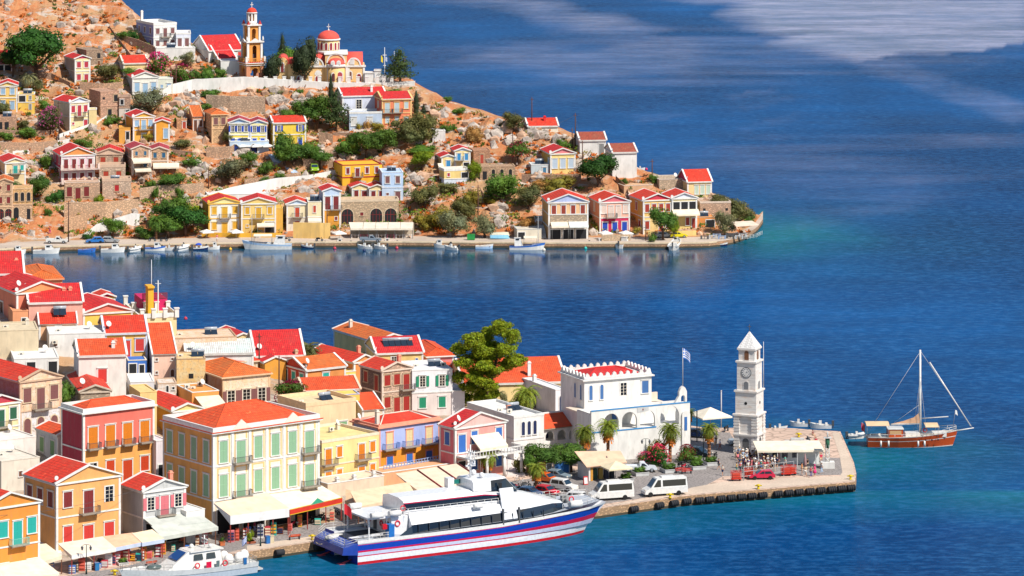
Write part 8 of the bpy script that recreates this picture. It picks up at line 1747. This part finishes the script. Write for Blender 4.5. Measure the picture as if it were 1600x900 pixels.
def post_lamp(X, Y, hpx, label, arms=2):
 p = near(X, Y); s = F/p.y; h = hpx/s; o = thing('street_lamp', label, 'street lamp', p); b = MB(); b.cyl((0, 0, 0), .14, .8, .1, 10); b.cyl((0, 0, .8), .07, h-1.2, .05, 8); b.build('pole', M('plain', '1e3430'), o)
 if arms == 2: b = MB(); b.tube([(-.6, 0, h-.5), (-.3, 0, h-.35), (.3, 0, h-.35), (.6, 0, h-.5)], .035, 5); b.build('arm', M('plain', '1e3430'), o)
 for x in ((-.6, .6) if arms == 2 else (0,)): b = MB(); b.lathe([(.1, 0), (.2, .42), (.06, .6), (.02, .72)], (x, 0, h-1.15 if arms == 2 else h-.4), 8); b.build('lantern', M('glass', 'dgrey'), o)
post_lamp(135, 897, 50, 'double armed black lamp post in front of the souvenir shops'); post_lamp(407, 853, 32, 'black lamp post with a single lantern in front of the grey cafe', 1); post_lamp(1009, 736, 54, 'double lantern lamp post beside the terrace palms'); post_lamp(1099, 722, 52, 'thin dark lamp post left of the right fan palm', 1); post_lamp(948, 745, 30, 'single lamp post behind the kiosk', 1)
def bench(X, Y, hd, label, col='d8501c'):
 o = thing('bench', label, 'bench', near(X, Y), rad(hd), 'benches on the quay')
 b = MB(); [b.box(-.9, .9, -.25+.17*k, -.13+.17*k, .42, .46) for k in range(3)]; b.build('seat', M('gloss', col), o); b = MB(); [b.box(-.9, .9, .28, .32, .55+.16*k, .66+.16*k) for k in range(2)]; b.build('backrest', M('gloss', col), o)
 for x in (-.75, .75): b = MB(); b.box(x-.04, x+.04, -.22, .3, 0, .42); b.box(x-.04, x+.04, .26, .32, .4, .85); b.build('leg', M('plain', 'dgrey'), o)
bench(235, 885, 215, 'orange slatted bench beside the patrol boat wheelhouse'); bench(460, 843, 205, 'orange slatted bench near the ferry stern'); bench(288, 849, 210, 'orange bench under the pale grey awning edge'); bench(1064, 739, 20, 'red bench left of the square planter', 'c83c34'); bench(1073, 740, 20, 'second red bench left of the square planter', 'c83c34'); bench(1264, 732, 180, 'long dark bench in front of the ticket hut', 'dgrey')
def planter(X, Y, w_, label, plant='mid', col='lgrey', h_=.6, ph_=1.1):
 o = thing('planter', label, 'planter', near(X, Y), rad(20), 'planters on the quay'); b = MB(); b.box(-w_/2, w_/2, -w_/2, w_/2, 0, h_); b.box(-w_/2-.06, w_/2+.06, -w_/2-.06, w_/2+.06, h_-.12, h_); b.build('box', M('plaster', col), o)
 c = link('plant', ttemplate('bush', plant, 1)[1], o, (0, 0, h_-.15)); c.scale = (w_*.95, w_*.95, ph_)
for a in ((1000, 742, 2.2, 'square stone planter with a small shrub nearest the minibuses'), (1046, 737, 2.4, 'square stone planter with a leafy bush under the palm'), (1089, 732, 2.3, 'square stone planter with a low spiky plant'), (1111, 726, 2.2, 'square stone planter at the foot of the right fan palm'), (978, 752, 2.0, 'low stone planter beside the black motorcycle')): planter(*a)
planter(189, 868, 2.2, 'large orange planter with a bright green bush by the souvenir shops', 'lime', 'e0602c', .7, 2.6); planter(192, 882, 1.4, 'white round planter with a clipped ball bush', 'mid', 'white', .4, .9); planter(391, 848, 1.3, 'terracotta edged planter with a tall cone bush before the cafe', 'lime', 'c8704c', .3, 2.0); planter(347, 852, .7, 'terracotta pot with red geraniums near the quay edge', 'mid', 'd8743c', .6, .9); planter(331, 835, 1.2, 'orange pot with shrubs beside the pale grey awning', 'mid', 'd8602c', .7, 1.1); planter(301, 838, 1.3, 'green shrub box under the pale grey awning', 'mid', 'sand', .5, .9)
def bin_(X, Y, c, l): b = MB(); b.box(-.3, .3, -.3, .3, 0, 1.0); b.box(-.34, .34, -.34, .34, 1.0, 1.1); tag(b.build('rubbish_bin', M('gloss', c), None, near(X, Y), .5), l, 'bin')
bin_(418, 849, '2a72b8', 'blue litter bin beside the cafe lamp post'); bin_(424, 848, 'd8c8a8', 'beige litter bin beside the blue one'); bin_(151, 891, '2c7cb8', 'blue litter bin left of the scooters'); bin_(918, 744, '4cb898', 'mint green bin hung by the kiosk')
for X, l in ((733, 'left green wheeled bin on the far quay'), (739, 'right green wheeled bin on the far quay')): b = MB(); b.box(-.45, .45, -.4, .4, .1, 1.2); b.prism([(-.5, 1.2), (.5, 1.2), (.4, 1.4), (-.4, 1.4)], -.42, .42, 'y'); tag(b.build('wheeled_bin', M('gloss', '2f9a4c'), None, V(X, 375, 1.22)), l, 'bin')
p = near(1190, 727); s = F/p.y; TH = thing('ticket_hut', 'long low white ticket hut with a sloping cream canopy beside the clock tower', 'hut', p, rad(3))
Wt = (1281-1190)/s
b = MB(); b.box(1.2, Wt, .5, 3.4, 0, 2.5); b.build('wall', M('plaster', 'eef2f0'), TH); b = MB(); b.face([(-.9, -1.6, 2.65), (Wt+.6, -1.6, 2.65), (Wt+.4, 3.8, 3.2), (-1.0, 3.8, 3.2)]); b.face([(-.9, -1.6, 2.5), (Wt+.6, -1.6, 2.5), (Wt+.4, 3.8, 3.05), (-1.0, 3.8, 3.05)]); b.face([(-.9, -1.62, 2.35), (Wt+.6, -1.62, 2.35), (Wt+.6, -1.6, 2.66), (-.9, -1.6, 2.66)]); b.build('canopy', M('cloth', 'fbeed6'), TH)
for x in (-.7, 2.4, 5.6, 8.6, Wt+.4): b = MB(); b.box(x-.06, x+.06, -1.5, -1.38, 0, 2.55); b.build('post', M('plain', 'lgrey'), TH)
for x in (1.8, 3.4, 5.0): b = MB(); b.box(x, x+.9, .45, .5, 1.1, 2.0); b.build('window', M('glass', '3a4654'), TH)
def fence(label, a, c, n_, h_, col='a8acb0', bars=2):
 A, B_ = near(*a), near(*c); d = B_-A; o = thing('metal_fence', label, 'fence', A, math.atan2(d.y, d.x)); L_ = d.length
 for i in range(n_+1): b = MB(); b.box(L_*i/n_-.05, L_*i/n_+.05, -.05, .05, 0, h_); b.build('post', M('plain', col), o)
 for k in range(bars): b = MB(); z_ = h_*(k+1)/bars-.04; b.box(0, L_, -.03, .03, z_-.04, z_+.03); b.build('rail', M('plain', col), o)
fence('tall grey tubular fence in front of the crimson saloon', (1162, 751), (1240, 742), 5, 2.2, bars=3)
def trolley(X, Y, label):
 o = thing('luggage_trolley', label, 'trolley', near(X, Y), rad(5), 'red caged luggage trolleys'); b = MB(); b.box(-.8, .8, -.5, .5, .3, .4)
 b.build('platform', M('gloss', 'e82c1c'), o); b = MB()
 for k in range(9):
  for y in (-.5, .48): b.box(-.8+.195*k, -.77+.195*k, y, y+.02, .4, 1.55)
 for z_ in (.75, 1.1, 1.52):
  for y in (-.5, .48): b.box(-.8, .8, y, y+.03, z_, z_+.04)
  b.box(-.82, -.79, -.5, .5, z_, z_+.04); b.box(.79, .82, -.5, .5, z_, z_+.04)
 b.build('cage', M('gloss', 'e82c1c'), o); b = MB(); b.box(-.6, .6, -.35, .35, .42, 1.2); b.build('luggage', M('cloth', 'd8604c'), o)
 for x in (-.6, .6):
  for y in (-.4, .4): b = MB(); b.cyl((x, y, .15), .14, .07, n=8, ax='y'); b.build('wheel', M('plain', 'black'), o)
trolley(1150, 751, 'red caged luggage trolley outside the left end of the grey fence'); trolley(1170, 747, 'red caged luggage trolley behind the left end of the grey fence'); trolley(1228, 743, 'red caged luggage trolley behind the right end of the fence'); trolley(1236, 742, 'red caged luggage trolley at the far right of the row')
p = near(1293, 731); o = thing('beacon', 'white and green lattice harbour beacon on a white block near the pier end', 'beacon', p); b = MB(); b.box(-1.1, 1.1, -.8, .8, 0, 1.0); b.build('base', M('plaster', 'white'), o); b = MB(); r_ = .45
for k in range(4): a = k*math.pi/2+.78; b.tube([(r_*math.cos(a), r_*math.sin(a), 1), (r_*.6*math.cos(a), r_*.6*math.sin(a), 4.6)], .05, 5)
for j in range(5):
 for k in range(4): a, c = k*math.pi/2+.78, (k+1)*math.pi/2+.78; q = r_*(1-.4*j/5); b.tube([(q*math.cos(a), q*math.sin(a), 1+.72*j), (q*math.cos(c), q*math.sin(c), 1.72+.72*j)], .035, 4); b.tube([(q*math.cos(c), q*math.sin(c), 1+.72*j), (q*math.cos(a), q*math.sin(a), 1.72+.72*j)], .035, 4)
b.build('lattice', M('plain', 'white'), o); b = MB(); b.cyl((0, 0, 3.2), .36, 1.6, n=8); b.build('green_band', M('plain', '2c6a50'), o); b = MB(); b.box(-.6, .6, -.5, .5, 4.8, 4.9); b.cyl((0, 0, 4.9), .12, .9, n=6); b.build('lamp', M('plain', 'lgrey'), o)
def umbrella(X, Y, hpx, wpx, col, label, closed=False, far=False, z=None):
 p = (V(X, Y, 1.22) if z is None else z) if far else near(X, Y); s = F/p.y; h = hpx/s; w_ = wpx/s/2; o = thing('parasol', label, 'parasol', p, .4, 'parasols'); b = MB(); b.cyl((0, 0, 0), .05, h-.1, n=6); b.build('pole', M('plain', 'lgrey'), o); b = MB()
 if closed: b.lathe([(.12, h*.25), (.28, h*.35), (.2, h*.7), (.03, h)], (0, 0, 0), 10)
 else:
  q = [(w_*math.cos(k*math.pi/2+.785)*1.3, w_*math.sin(k*math.pi/2+.785)*1.3, h*.72) for k in range(4)]
  for k in range(4): a, c = q[k], q[(k+1) % 4]; b.face([a, c, (0, 0, h)]); b.face([a, c, (c[0], c[1], c[2]-.22), (a[0], a[1], a[2]-.22)])
 b.build('canopy', M('cloth', col), o)
umbrella(962, 752, 32, 44, 'f4e4c0', 'square cream parasol in front of the kiosk'); umbrella(1110, 680, 44, 56, 'fbf0dc', 'very large cream parasol behind the square'); umbrella(1217, 728, 26, 8, 'a88484', 'closed mauve parasol left of the hut doors', True); umbrella(1258, 736, 28, 8, 'a88484', 'closed mauve parasol in front of the hut bench', True)
for X, Y, l, h_ in ((373, 221, 'left upper white parasol before the blue gables', 14), (393, 221, 'right upper white parasol before the blue gables', 14), (380, 233, 'left lower white parasol before the blue gables', 13), (400, 233, 'middle lower white parasol before the blue gables', 13), (417, 233, 'right lower white parasol before the blue gables', 13)): q = hill(X, Y+4); umbrella(X, Y, h_, 20, 'white', l, far=True, z=q)
for X, Y, l in ((323, 372, 'white parasol by the white waterfront house'), (369, 372, 'white parasol between the yellow twins'), (530, 374, 'white parasol left of the restaurant canopy'), (557, 345, 'white parasol on the stone arcade terrace'), (946, 374, 'left white parasol before the pink waterfront house'), (978, 374, 'right white parasol before the pink waterfront house')): umbrella(X, Y, 14, 20, 'fbf6ee', l, far=True)
for X, Y, l in ((1127, 668, 'thin grey mast right of the big cream parasol'), (1089, 690, 'thin dark pole left of the big cream parasol')): p = near(X, Y); b = MB(); b.cyl((0, 0, 0), .09, 6.2 if X > 1100 else 5, n=6); b.ball((0, 0, 6.2 if X > 1100 else 5), .14, 6, 4); tag(b.build('mast', M('plain', 'lgrey' if X > 1100 else 'dgrey'), None, p), l, 'mast')
p = near(920, 752); s = F/p.y; o = thing('kiosk', 'white sided market kiosk with a broad peach canvas roof under the palms', 'kiosk', p, rad(25)); b = MB(); b.box(0, .3, 0, 4, 0, 2.4); b.box(.3, 4.5, 3.6, 4, 0, 2.4); b.build('wall', M('plaster', 'eee8e2'), o); b = MB(); b.box(.3, .7, -.05, .35, 0, 2.4); b.build('post', M('plain', 'd89a3c'), o)
b = MB(); b.face([(-.6, -.5, 2.35), (6.6, -.3, 2.5), (7.4, 3.6, 3.6), (-.4, 4.4, 4.0)]); b.face([(-.6, -.5, 2.25), (6.6, -.3, 2.4), (7.4, 3.6, 3.5), (-.4, 4.4, 3.9)]); b.build('canvas_roof', M('cloth', 'f0c8a8'), o)
for x, c in ((1.2, '3a5c4c'), (2.2, 'c8a858'), (3.2, '4a4c60'), (4.2, '2c3440')): b = MB(); b.box(x, x+.7, .8, 1.2, 0, 1.7); b.build('display_stand', M('plain', c), o)
p = near(905, 748); o = thing('sandwich_board', 'red framed standing notice board on the cobbles', 'notice board', near(915, 757), .3); b = MB(); b.prism([(-.25, 0), (.25, 0), (0, 1.3)], -.35, .35, 'x'); b.build('frame', M('plain', 'd83c3c'), o); b = MB(); b.idx([(-.27, -.24, .15), (.27, -.24, .15), (.27, -.06, 1.1), (-.27, -.06, 1.1)], [(0, 1, 2, 3)]); b.build('notice', M('plain', 'white'), o)
b = MB(); b.box(-1.4, 1.4, 0, .25, 0, 2.2); o = tag(b.build('poster_wall', M('plain', 'lgrey'), None, near(878, 742), .4), 'board with a blue sea poster behind the ficus trees', 'poster'); b = MB(); b.box(-1.2, 1.2, -.03, 0, .3, 2.0); b.build('poster', M('plain', '2c6cb0'), o)
house('kiosk_house', 'small ochre hut with a white window under the ficus trees', 836, 842, 863, 722, 745, 30, 'flat', 'f0b050', 'f4b454', R='.p', D=4, sh='white', cat='hut', group=None)
def shed(name, label, pts, zs, col, posts=(), fascia=None, group='shop awnings along the near quay', backs=None, goods=0, drop=.55, z0=1.5):
 """four corners given as photo columns and rows with their heights; a real canvas on posts"""
 P = [V(X, Y, z_+z0) for (X, Y), z_ in zip(pts, zs)]; O = Vector((P[0].x, P[0].y, z0)); Q = [p-O for p in P]
 o = thing(name, label, 'awning', O, 0, group); b = MB()
 U = lambda a, c, t: a.lerp(c, t)
 n_ = 6
 for i in range(n_):
  t0, t1 = i/n_, (i+1)/n_; sg_ = .04 if i % 2 else -.0
  b.face([U(Q[0], Q[1], t0), U(Q[0], Q[1], t1), U(Q[3], Q[2], t1), U(Q[3], Q[2], t0)])
 f = Vector((0, 0, -drop)); b.build('canvas', M('cloth', col), o)
 b = MB(); b.face([Q[0], Q[1], Q[1]+f, Q[0]+f]); b.face([Q[0], Q[3], Q[3]+f*.1, Q[0]+f]); b.face([Q[1], Q[2], Q[2]+f*.1, Q[1]+f]); b.build('valance', M('cloth', fascia or col), o)
 for t in posts: q = U(Q[0], Q[1], t); b = MB(); b.box(q.x-.07, q.x+.07, q.y+.1, q.y+.24, 0, q.z-.05); b.build('post', M('plain', 'a03c30' if fascia else 'brown'), o)
 r = random.Random(len(label))
 for i in range(goods):
  t = (i+.5)/goods; q = U(Q[0], Q[1], t).lerp(U(Q[3], Q[2], t), r.uniform(.15, .5)); c = r.choice(['crimson', 'white', 'blue', 'wood', 'ochre', 'teal', 'rose', 'dgrey', 'brick', 'skyblue', 'sand']); b = MB(); w_ = r.uniform(.25, .5); hh = r.uniform(.6, 2.0); b.box(q.x-w_, q.x+w_, q.y-.2, q.y+.25, 0, hh)
  for k in range(3): b.box(q.x-w_*.9, q.x+w_*.9, q.y-.3, q.y-.2, hh*(.2+.25*k), hh*(.34+.25*k), 1)
  b.build('goods_rack', [M('plain', c), M('plain', r.choice(['white', 'gold', 'navy', 'coral', 'beige']))], o)
 return o
H3 = (2.5, 2.5, 3.6, 3.6)
shed('shop_awning', 'wide peach awning at the bottom left corner', [(-60, 905), (47, 884), (16, 856), (-70, 874)], (2.6, 2.6, 3.6, 3.6), 'f4cfa4', (.6, .95), goods=5)
shed('shop_awning', 'cream awning with a white roll, second from the bottom left corner', [(45, 884), (97, 868), (72, 849), (18, 856)], (2.6, 2.6, 3.6, 3.6), 'f6e4c6', (.5, .98), goods=4)
shed('shop_awning', 'off white awning of the first souvenir shop', [(112, 868), (181, 856), (160, 838), (90, 849)], (2.7, 2.7, 3.7, 3.7), 'eeddca', (.0, .5), 'f6f0ea', goods=8)
shed('shop_awning', 'salmon peach awning of the middle souvenir shop', [(178, 856), (223, 847), (208, 832), (160, 838)], (2.7, 2.7, 3.6, 3.6), 'f4bf9c', (.5,), 'c8d4ec', goods=6)
shed('shop_awning', 'beige awning of the last souvenir shop beside the poles', [(222, 848), (257, 842), (238, 827), (206, 833)], (2.7, 2.7, 3.6, 3.6), 'f4ddbc', (.0, .9), 'c8d4ec', goods=5)
shed('shop_awning', 'pale grey green awning of the pink shuttered house', [(252, 839), (341, 823), (314, 804), (236, 822)], (2.8, 2.8, 3.9, 3.9), 'cfd2c8', (.4, .95), goods=5)
shed('cafe_awning', 'broad peach cafe awning with a white front in front of the mansion', [(360, 806), (452, 794), (418, 770), (334, 786)], (4.0, 4.0, 5.3, 5.3), 'f8d8bc', (0, .3, .72, .98), 'f2f2f2', goods=8, drop=1.3)
o = shed('cafe_awning', 'broad cream cafe awning with a red and yellow fascia in front of the mansion', [(453, 797), (535, 778), (500, 757), (418, 772)], (3.5, 3.5, 5.0, 5.0), 'fbead2', (0, .33, .68, .98), 'd8341c', goods=4, drop=.75)
fP = [V(453, 797, 5.0)-o.location, V(535, 778, 5.0)-o.location]; b = MB()
for dz in (-.78, .02): q0, q1 = fP[0]+Vector((-.02, -.04, dz)), fP[1]+Vector((-.02, -.04, dz)); b.face([q0, q1, q1+Vector((0, 0, .1)), q0+Vector((0, 0, .1))])
b.build('yellow_edge', M('plain', 'e8c01c'), o); b = MB(); q = fP[0].lerp(fP[1], .52)+Vector((0, -.05, .05)); dd = (fP[1]-fP[0]).normalized(); b.face([q-dd*1.5, q+dd*1.5, q+Vector((0, .4, .75))]); b.build('green_gable', M('plain', '2c9a78'), o)
shed('terrace_awning', 'wide beige striped awning left half behind the ferry', [(560, 792), (655, 772), (640, 753), (547, 768)], (3.0, 3.0, 4.2, 4.2), 'f6d4b0', (0, .5, 1))
shed('terrace_awning', 'low peach awning behind the ferry stern', [(540, 782), (572, 795), (575, 775), (540, 764)], (2.6, 2.6, 3.3, 3.3), 'f0c8a0', (0, 1))
o = shed('terrace_awning', 'large cream awning with dark red ribs behind the ferry roof', [(655, 768), (758, 752), (715, 724), (618, 740)], (3.6, 3.6, 4.6, 4.6), 'fae0c4', (0, .5, 1))
a0 = [V(X, Y, z_+1.55)-o.location for (X, Y), z_ in zip([(655, 768), (758, 752), (715, 724), (618, 740)], (3.6, 3.6, 4.6, 4.6))]
for t in (.35, .68, 1.0): b = MB(); b.tube([a0[0].lerp(a0[1], t), a0[3].lerp(a0[2], t)], .13, 6); b.build('rib', M('plain', '8c2c2c'), o)
house('roof_terrace', 'low salmon roof terrace with white piers in front of the yellow two storey house', 498, 512, 600, 757, 778, 38, 'flat', 'e9c3a4', 'f4d8bc', D=5, cat='terrace', group=None, far=False, exs=[('chimney', .2, .1, 0, .5, 'white'), ('chimney', .5, .1, 0, .5, 'white'), ('chimney', .85, .1, 0, .5, 'white')])
house('roof_terrace', 'long low terrace block with a blue balustrade before the blue and orange house', 590, 597, 705, 740, 760, 36, 'flat', 'e9c3a4', 'f2b080', D=4, cat='terrace', group=None, par=.0)
fence('blue and white terrace balustrade before the blue and orange house', (600, 757), (708, 737), 24, 1.0, '9ab4e4')
bpy.data.objects['metal_fence.001'].location.z += 2.0
p = V(548, 372, 1.2); s = F/p.y; o = thing('restaurant_canopy', 'long white restaurant canopy on posts at the far waterfront', 'canopy', p); Wc = 97/s
b = MB(); b.face([(0, -1.2, 2.4), (Wc, -1.2, 2.4), (Wc, 3.6, 3.2), (-.6, 3.6, 3.2)]); b.face([(0, -1.22, 2.0), (Wc, -1.22, 2.0), (Wc, -1.2, 2.42), (0, -1.2, 2.42)]); b.face([(0, -1.2, 2.3), (Wc, -1.2, 2.3), (Wc, 3.6, 3.1), (-.6, 3.6, 3.1)]); b.build('canvas', M('cloth', 'f0e4d0'), o)
for i in range(1, 5): b = MB(); b.tube([(Wc*i/5, -1.24, 2.42), (Wc*i/5, 3.6, 3.24)], .05, 4); b.build('rafter', M('plain', 'stonegrey'), o)
for i in range(8): b = MB(); b.box(Wc*i/7-.06, Wc*i/7+.06, -1.1, -1.0, 0, 2.4); b.build('post', M('plain', 'dgrey'), o)
for i in range(7): b = MB(); x = Wc*(i+.5)/7; b.box(x-.5, x+.5, -.4, .5, .7, .76); b.box(x-.06, x+.06, 0, .12, 0, .7); b.box(x-.9, x-.65, -.2, .3, 0, .9); b.box(x+.65, x+.9, -.2, .3, 0, .9); b.build('table_set', M('plain', ['e8dcd4', 'b8687c', 'd8d4d0'][i % 3]), o)
b = MB(); b.box(-.2, Wc+.2, 3.5, 3.7, 0, 3.05); b.build('back_wall', M('plaster', 'c8b8a4'), o)
o = thing('taverna_terrace', 'white railed taverna terrace with a pale canopy at the headland tip', 'terrace', V(1098, 374, 1.2)); s = F/V(1098, 374, 1.2).y
for i, (x, y) in enumerate([(0, 0), (2, 1), (4, 0), (6, 1.2), (8, .3), (3, 3), (6, 3.5), (9, 3)]): b = MB(); b.box(x, x+.9, y, y+.9, .7, .75); b.box(x+.4, x+.5, y+.4, y+.5, 0, .7); b.box(x-.5, x-.1, y+.2, y+.6, 0, .85); b.box(x+1.0, x+1.4, y+.2, y+.6, 0, .85); b.build('table_set', M('plain', ['dgrey', 'lgrey', 'bluegrey'][i % 3]), o)
b = MB(); b.face([(8, 3, 2.5), (13.5, 6, 2.5), (12, 10, 3.0), (7, 8, 3.0)]); b.build('canvas', M('cloth', 'f2ddc8'), o)
rail([(9.5, -1.5, 0), (12.5, 2, 0), (14.2, 7, 0)], 1.0, o, bars=3)
def pole(X, Y, hpx, label, far=True, wires=True, lean=0, col='5c3a30'):
 p = G(X, Y, far); s = F/p.y; h = hpx/s; b = MB(); b.tube([(0, 0, -.5), (lean, 0, h)], .15, 7, r1=.1); b.box(-.5+lean, .5+lean, -.05, .05, h-.6, h-.5); tag(b.build('utility_pole', M('plain', col), None, p), label, 'pole', 'wooden utility poles'); return p+Vector((lean, 0, h-.55))
a1 = pole(747, 347, 58, 'wooden pole above the quay by the prickly pears'); a2 = pole(801, 258, 50, 'wooden pole beside the red flowering tree'); a3 = pole(910, 268, 48, 'wooden pole right of the pink pediment house'); a4 = pole(899, 226, 49, 'tall wooden pole on the ridge skyline'); pole(894, 228, 28, 'shorter thin pole left of the tall ridge skyline pole'); pole(831, 200, 48, 'thin pole above the ridge boulders'); a5 = pole(511, 372, 56, 'wooden pole beside the tall yellow shop wall'); a6 = pole(107, 378, 64, 'wooden pole on the left far quay'); pole(326, 298, 36, 'thin pole on the slope above the creeper wall'); pole(1019, 283, 34, 'pole beside the blue roofed terrace'); pole(92, 218, 60, 'wooden pole left of the cream balcony house'); pole(275, 145, 44, 'thin reddish pole beside the magenta bougainvillea'); pole(251, 350, 40, 'thin pole in the waterfront thicket'); pole(1009, 376, 24, 'short lamp pole before the yellow waterfront house')
n1 = pole(405, 585, 64, 'tall dark wooden pole rising above the near roofs', False); n2 = pole(436, 622, 66, 'wooden pole beside the bougainvillea', False); n3 = pole(222, 840, 85, 'leaning wooden pole of the pair before the grey stone house', False, lean=1.0); n4 = pole(232, 838, 84, 'upright wooden pole of the pair before the grey stone house', False); pole(397, 560, 44, 'short dark topped chimney pole near the water', False); pole(247, 530, 92, 'thin pole on the seafront villa terrace', False, col='d8d8d8')
def wire(a, c, label): b = MB(); b.tube([q-a for q in sag(a, c, .8)], .022, 4); tag(b.build('overhead_wire', M('plain', 'dgrey'), None, a), label, 'cable')
wire(a4, a2, 'overhead wire falling from the ridge pole to the slope pole'); wire(a3, a4, 'overhead wire between the two right ridge poles'); wire(n1, n2, 'overhead wire between the two near roof poles'); wire(n4, V(-10, 806, 12), 'cable crossing in front of the apricot house')
for X, Y, hpx, l in ((601, 118, 58, 'white lattice flag mast right of the church, left one'), (616, 116, 50, 'thin white mast right of the lattice flag mast')):
 p = hill(X, Y+14); s = F/p.y; b = MB(); h = hpx/s; b.cyl((0, 0, 0), .12, h, .06, 6); b.box(-.5, .5, -.04, .04, h*.78, h*.8); b.box(-.35, .35, -.04, .04, h*.5, h*.52); o = tag(b.build('flag_mast', M('plain', 'f0f0f0'), None, p), l, 'mast')
 if X == 601: f_ = link('flag', flag_mesh('flag', [M('cloth', 'e8d030'), M('cloth', 'e8d030')], .9, 1.6, False), o, (-.9, 0, h*.78)); f_ = link('flag', flag_mesh('flag', [M('cloth', '6a9ae0'), M('cloth', 'white')], .9, 1.2), o, (.2, 0, h*.75))
for X, Y, c, l in ((700, 367, '8cd0e4', 'upturned turquoise dinghy on the far quay'), (0, 0, 0, 0)):
 if l:
  p = V(708+56, 376, 1.2);
for i, (c, l) in enumerate((('8cc8e8', 'upturned blue dinghy lying on the far quay, lower one'), ('f0e8d0', 'upturned cream dinghy stacked on the blue one'))):
 b, dk = loft_hull(4.6, 1.6, .55, .75, .1, 10, 2.2, .75, bands=[(0, 0), (1, 0)]); b.v = [(x-2.3, y, .75-z+i*.35) for x, y, z in b.v]; tag(b.build('dinghy', M('gloss', c), None, V(781, 373-i*2, 1.25), .15), l, 'dinghy')
for X, Y, l in ((1255, 687, 'flat grey boat trailer lying on the pier'),): b = MB(); b.box(-2, 2, -.5, .5, .3, .42); b.box(-1, 1.2, -.4, .4, .42, .8); b.cyl((-.8, -.6, .3), .3, .15, n=10, ax='y'); tag(b.build('boat_trailer', M('plain', 'lgrey'), None, near(1245, 692)), l, 'trailer')
b = MB(); b.box(-.1, .1, 0, 5.5, 0, .35); tag(b.build('pier_divider', M('plain', 'dgrey'), None, near(1268, 694), .05), 'dark low divider strip across the pier', 'divider')
for a, c, l in (((488, 843), (503, 850), 'ferry stern mooring rope'), ((932, 791), (925, 797), 'ferry bow mooring rope')): A = near(*a)+Vector((0, 0, .4)); B_ = V(c[0], c[1], 2.6); b = MB(); b.tube([q-A for q in sag(A, B_, .4)], .05, 5); tag(b.build('mooring_rope', M('plain', 'sand'), None, A), l+' running to a yellow bollard', 'rope')
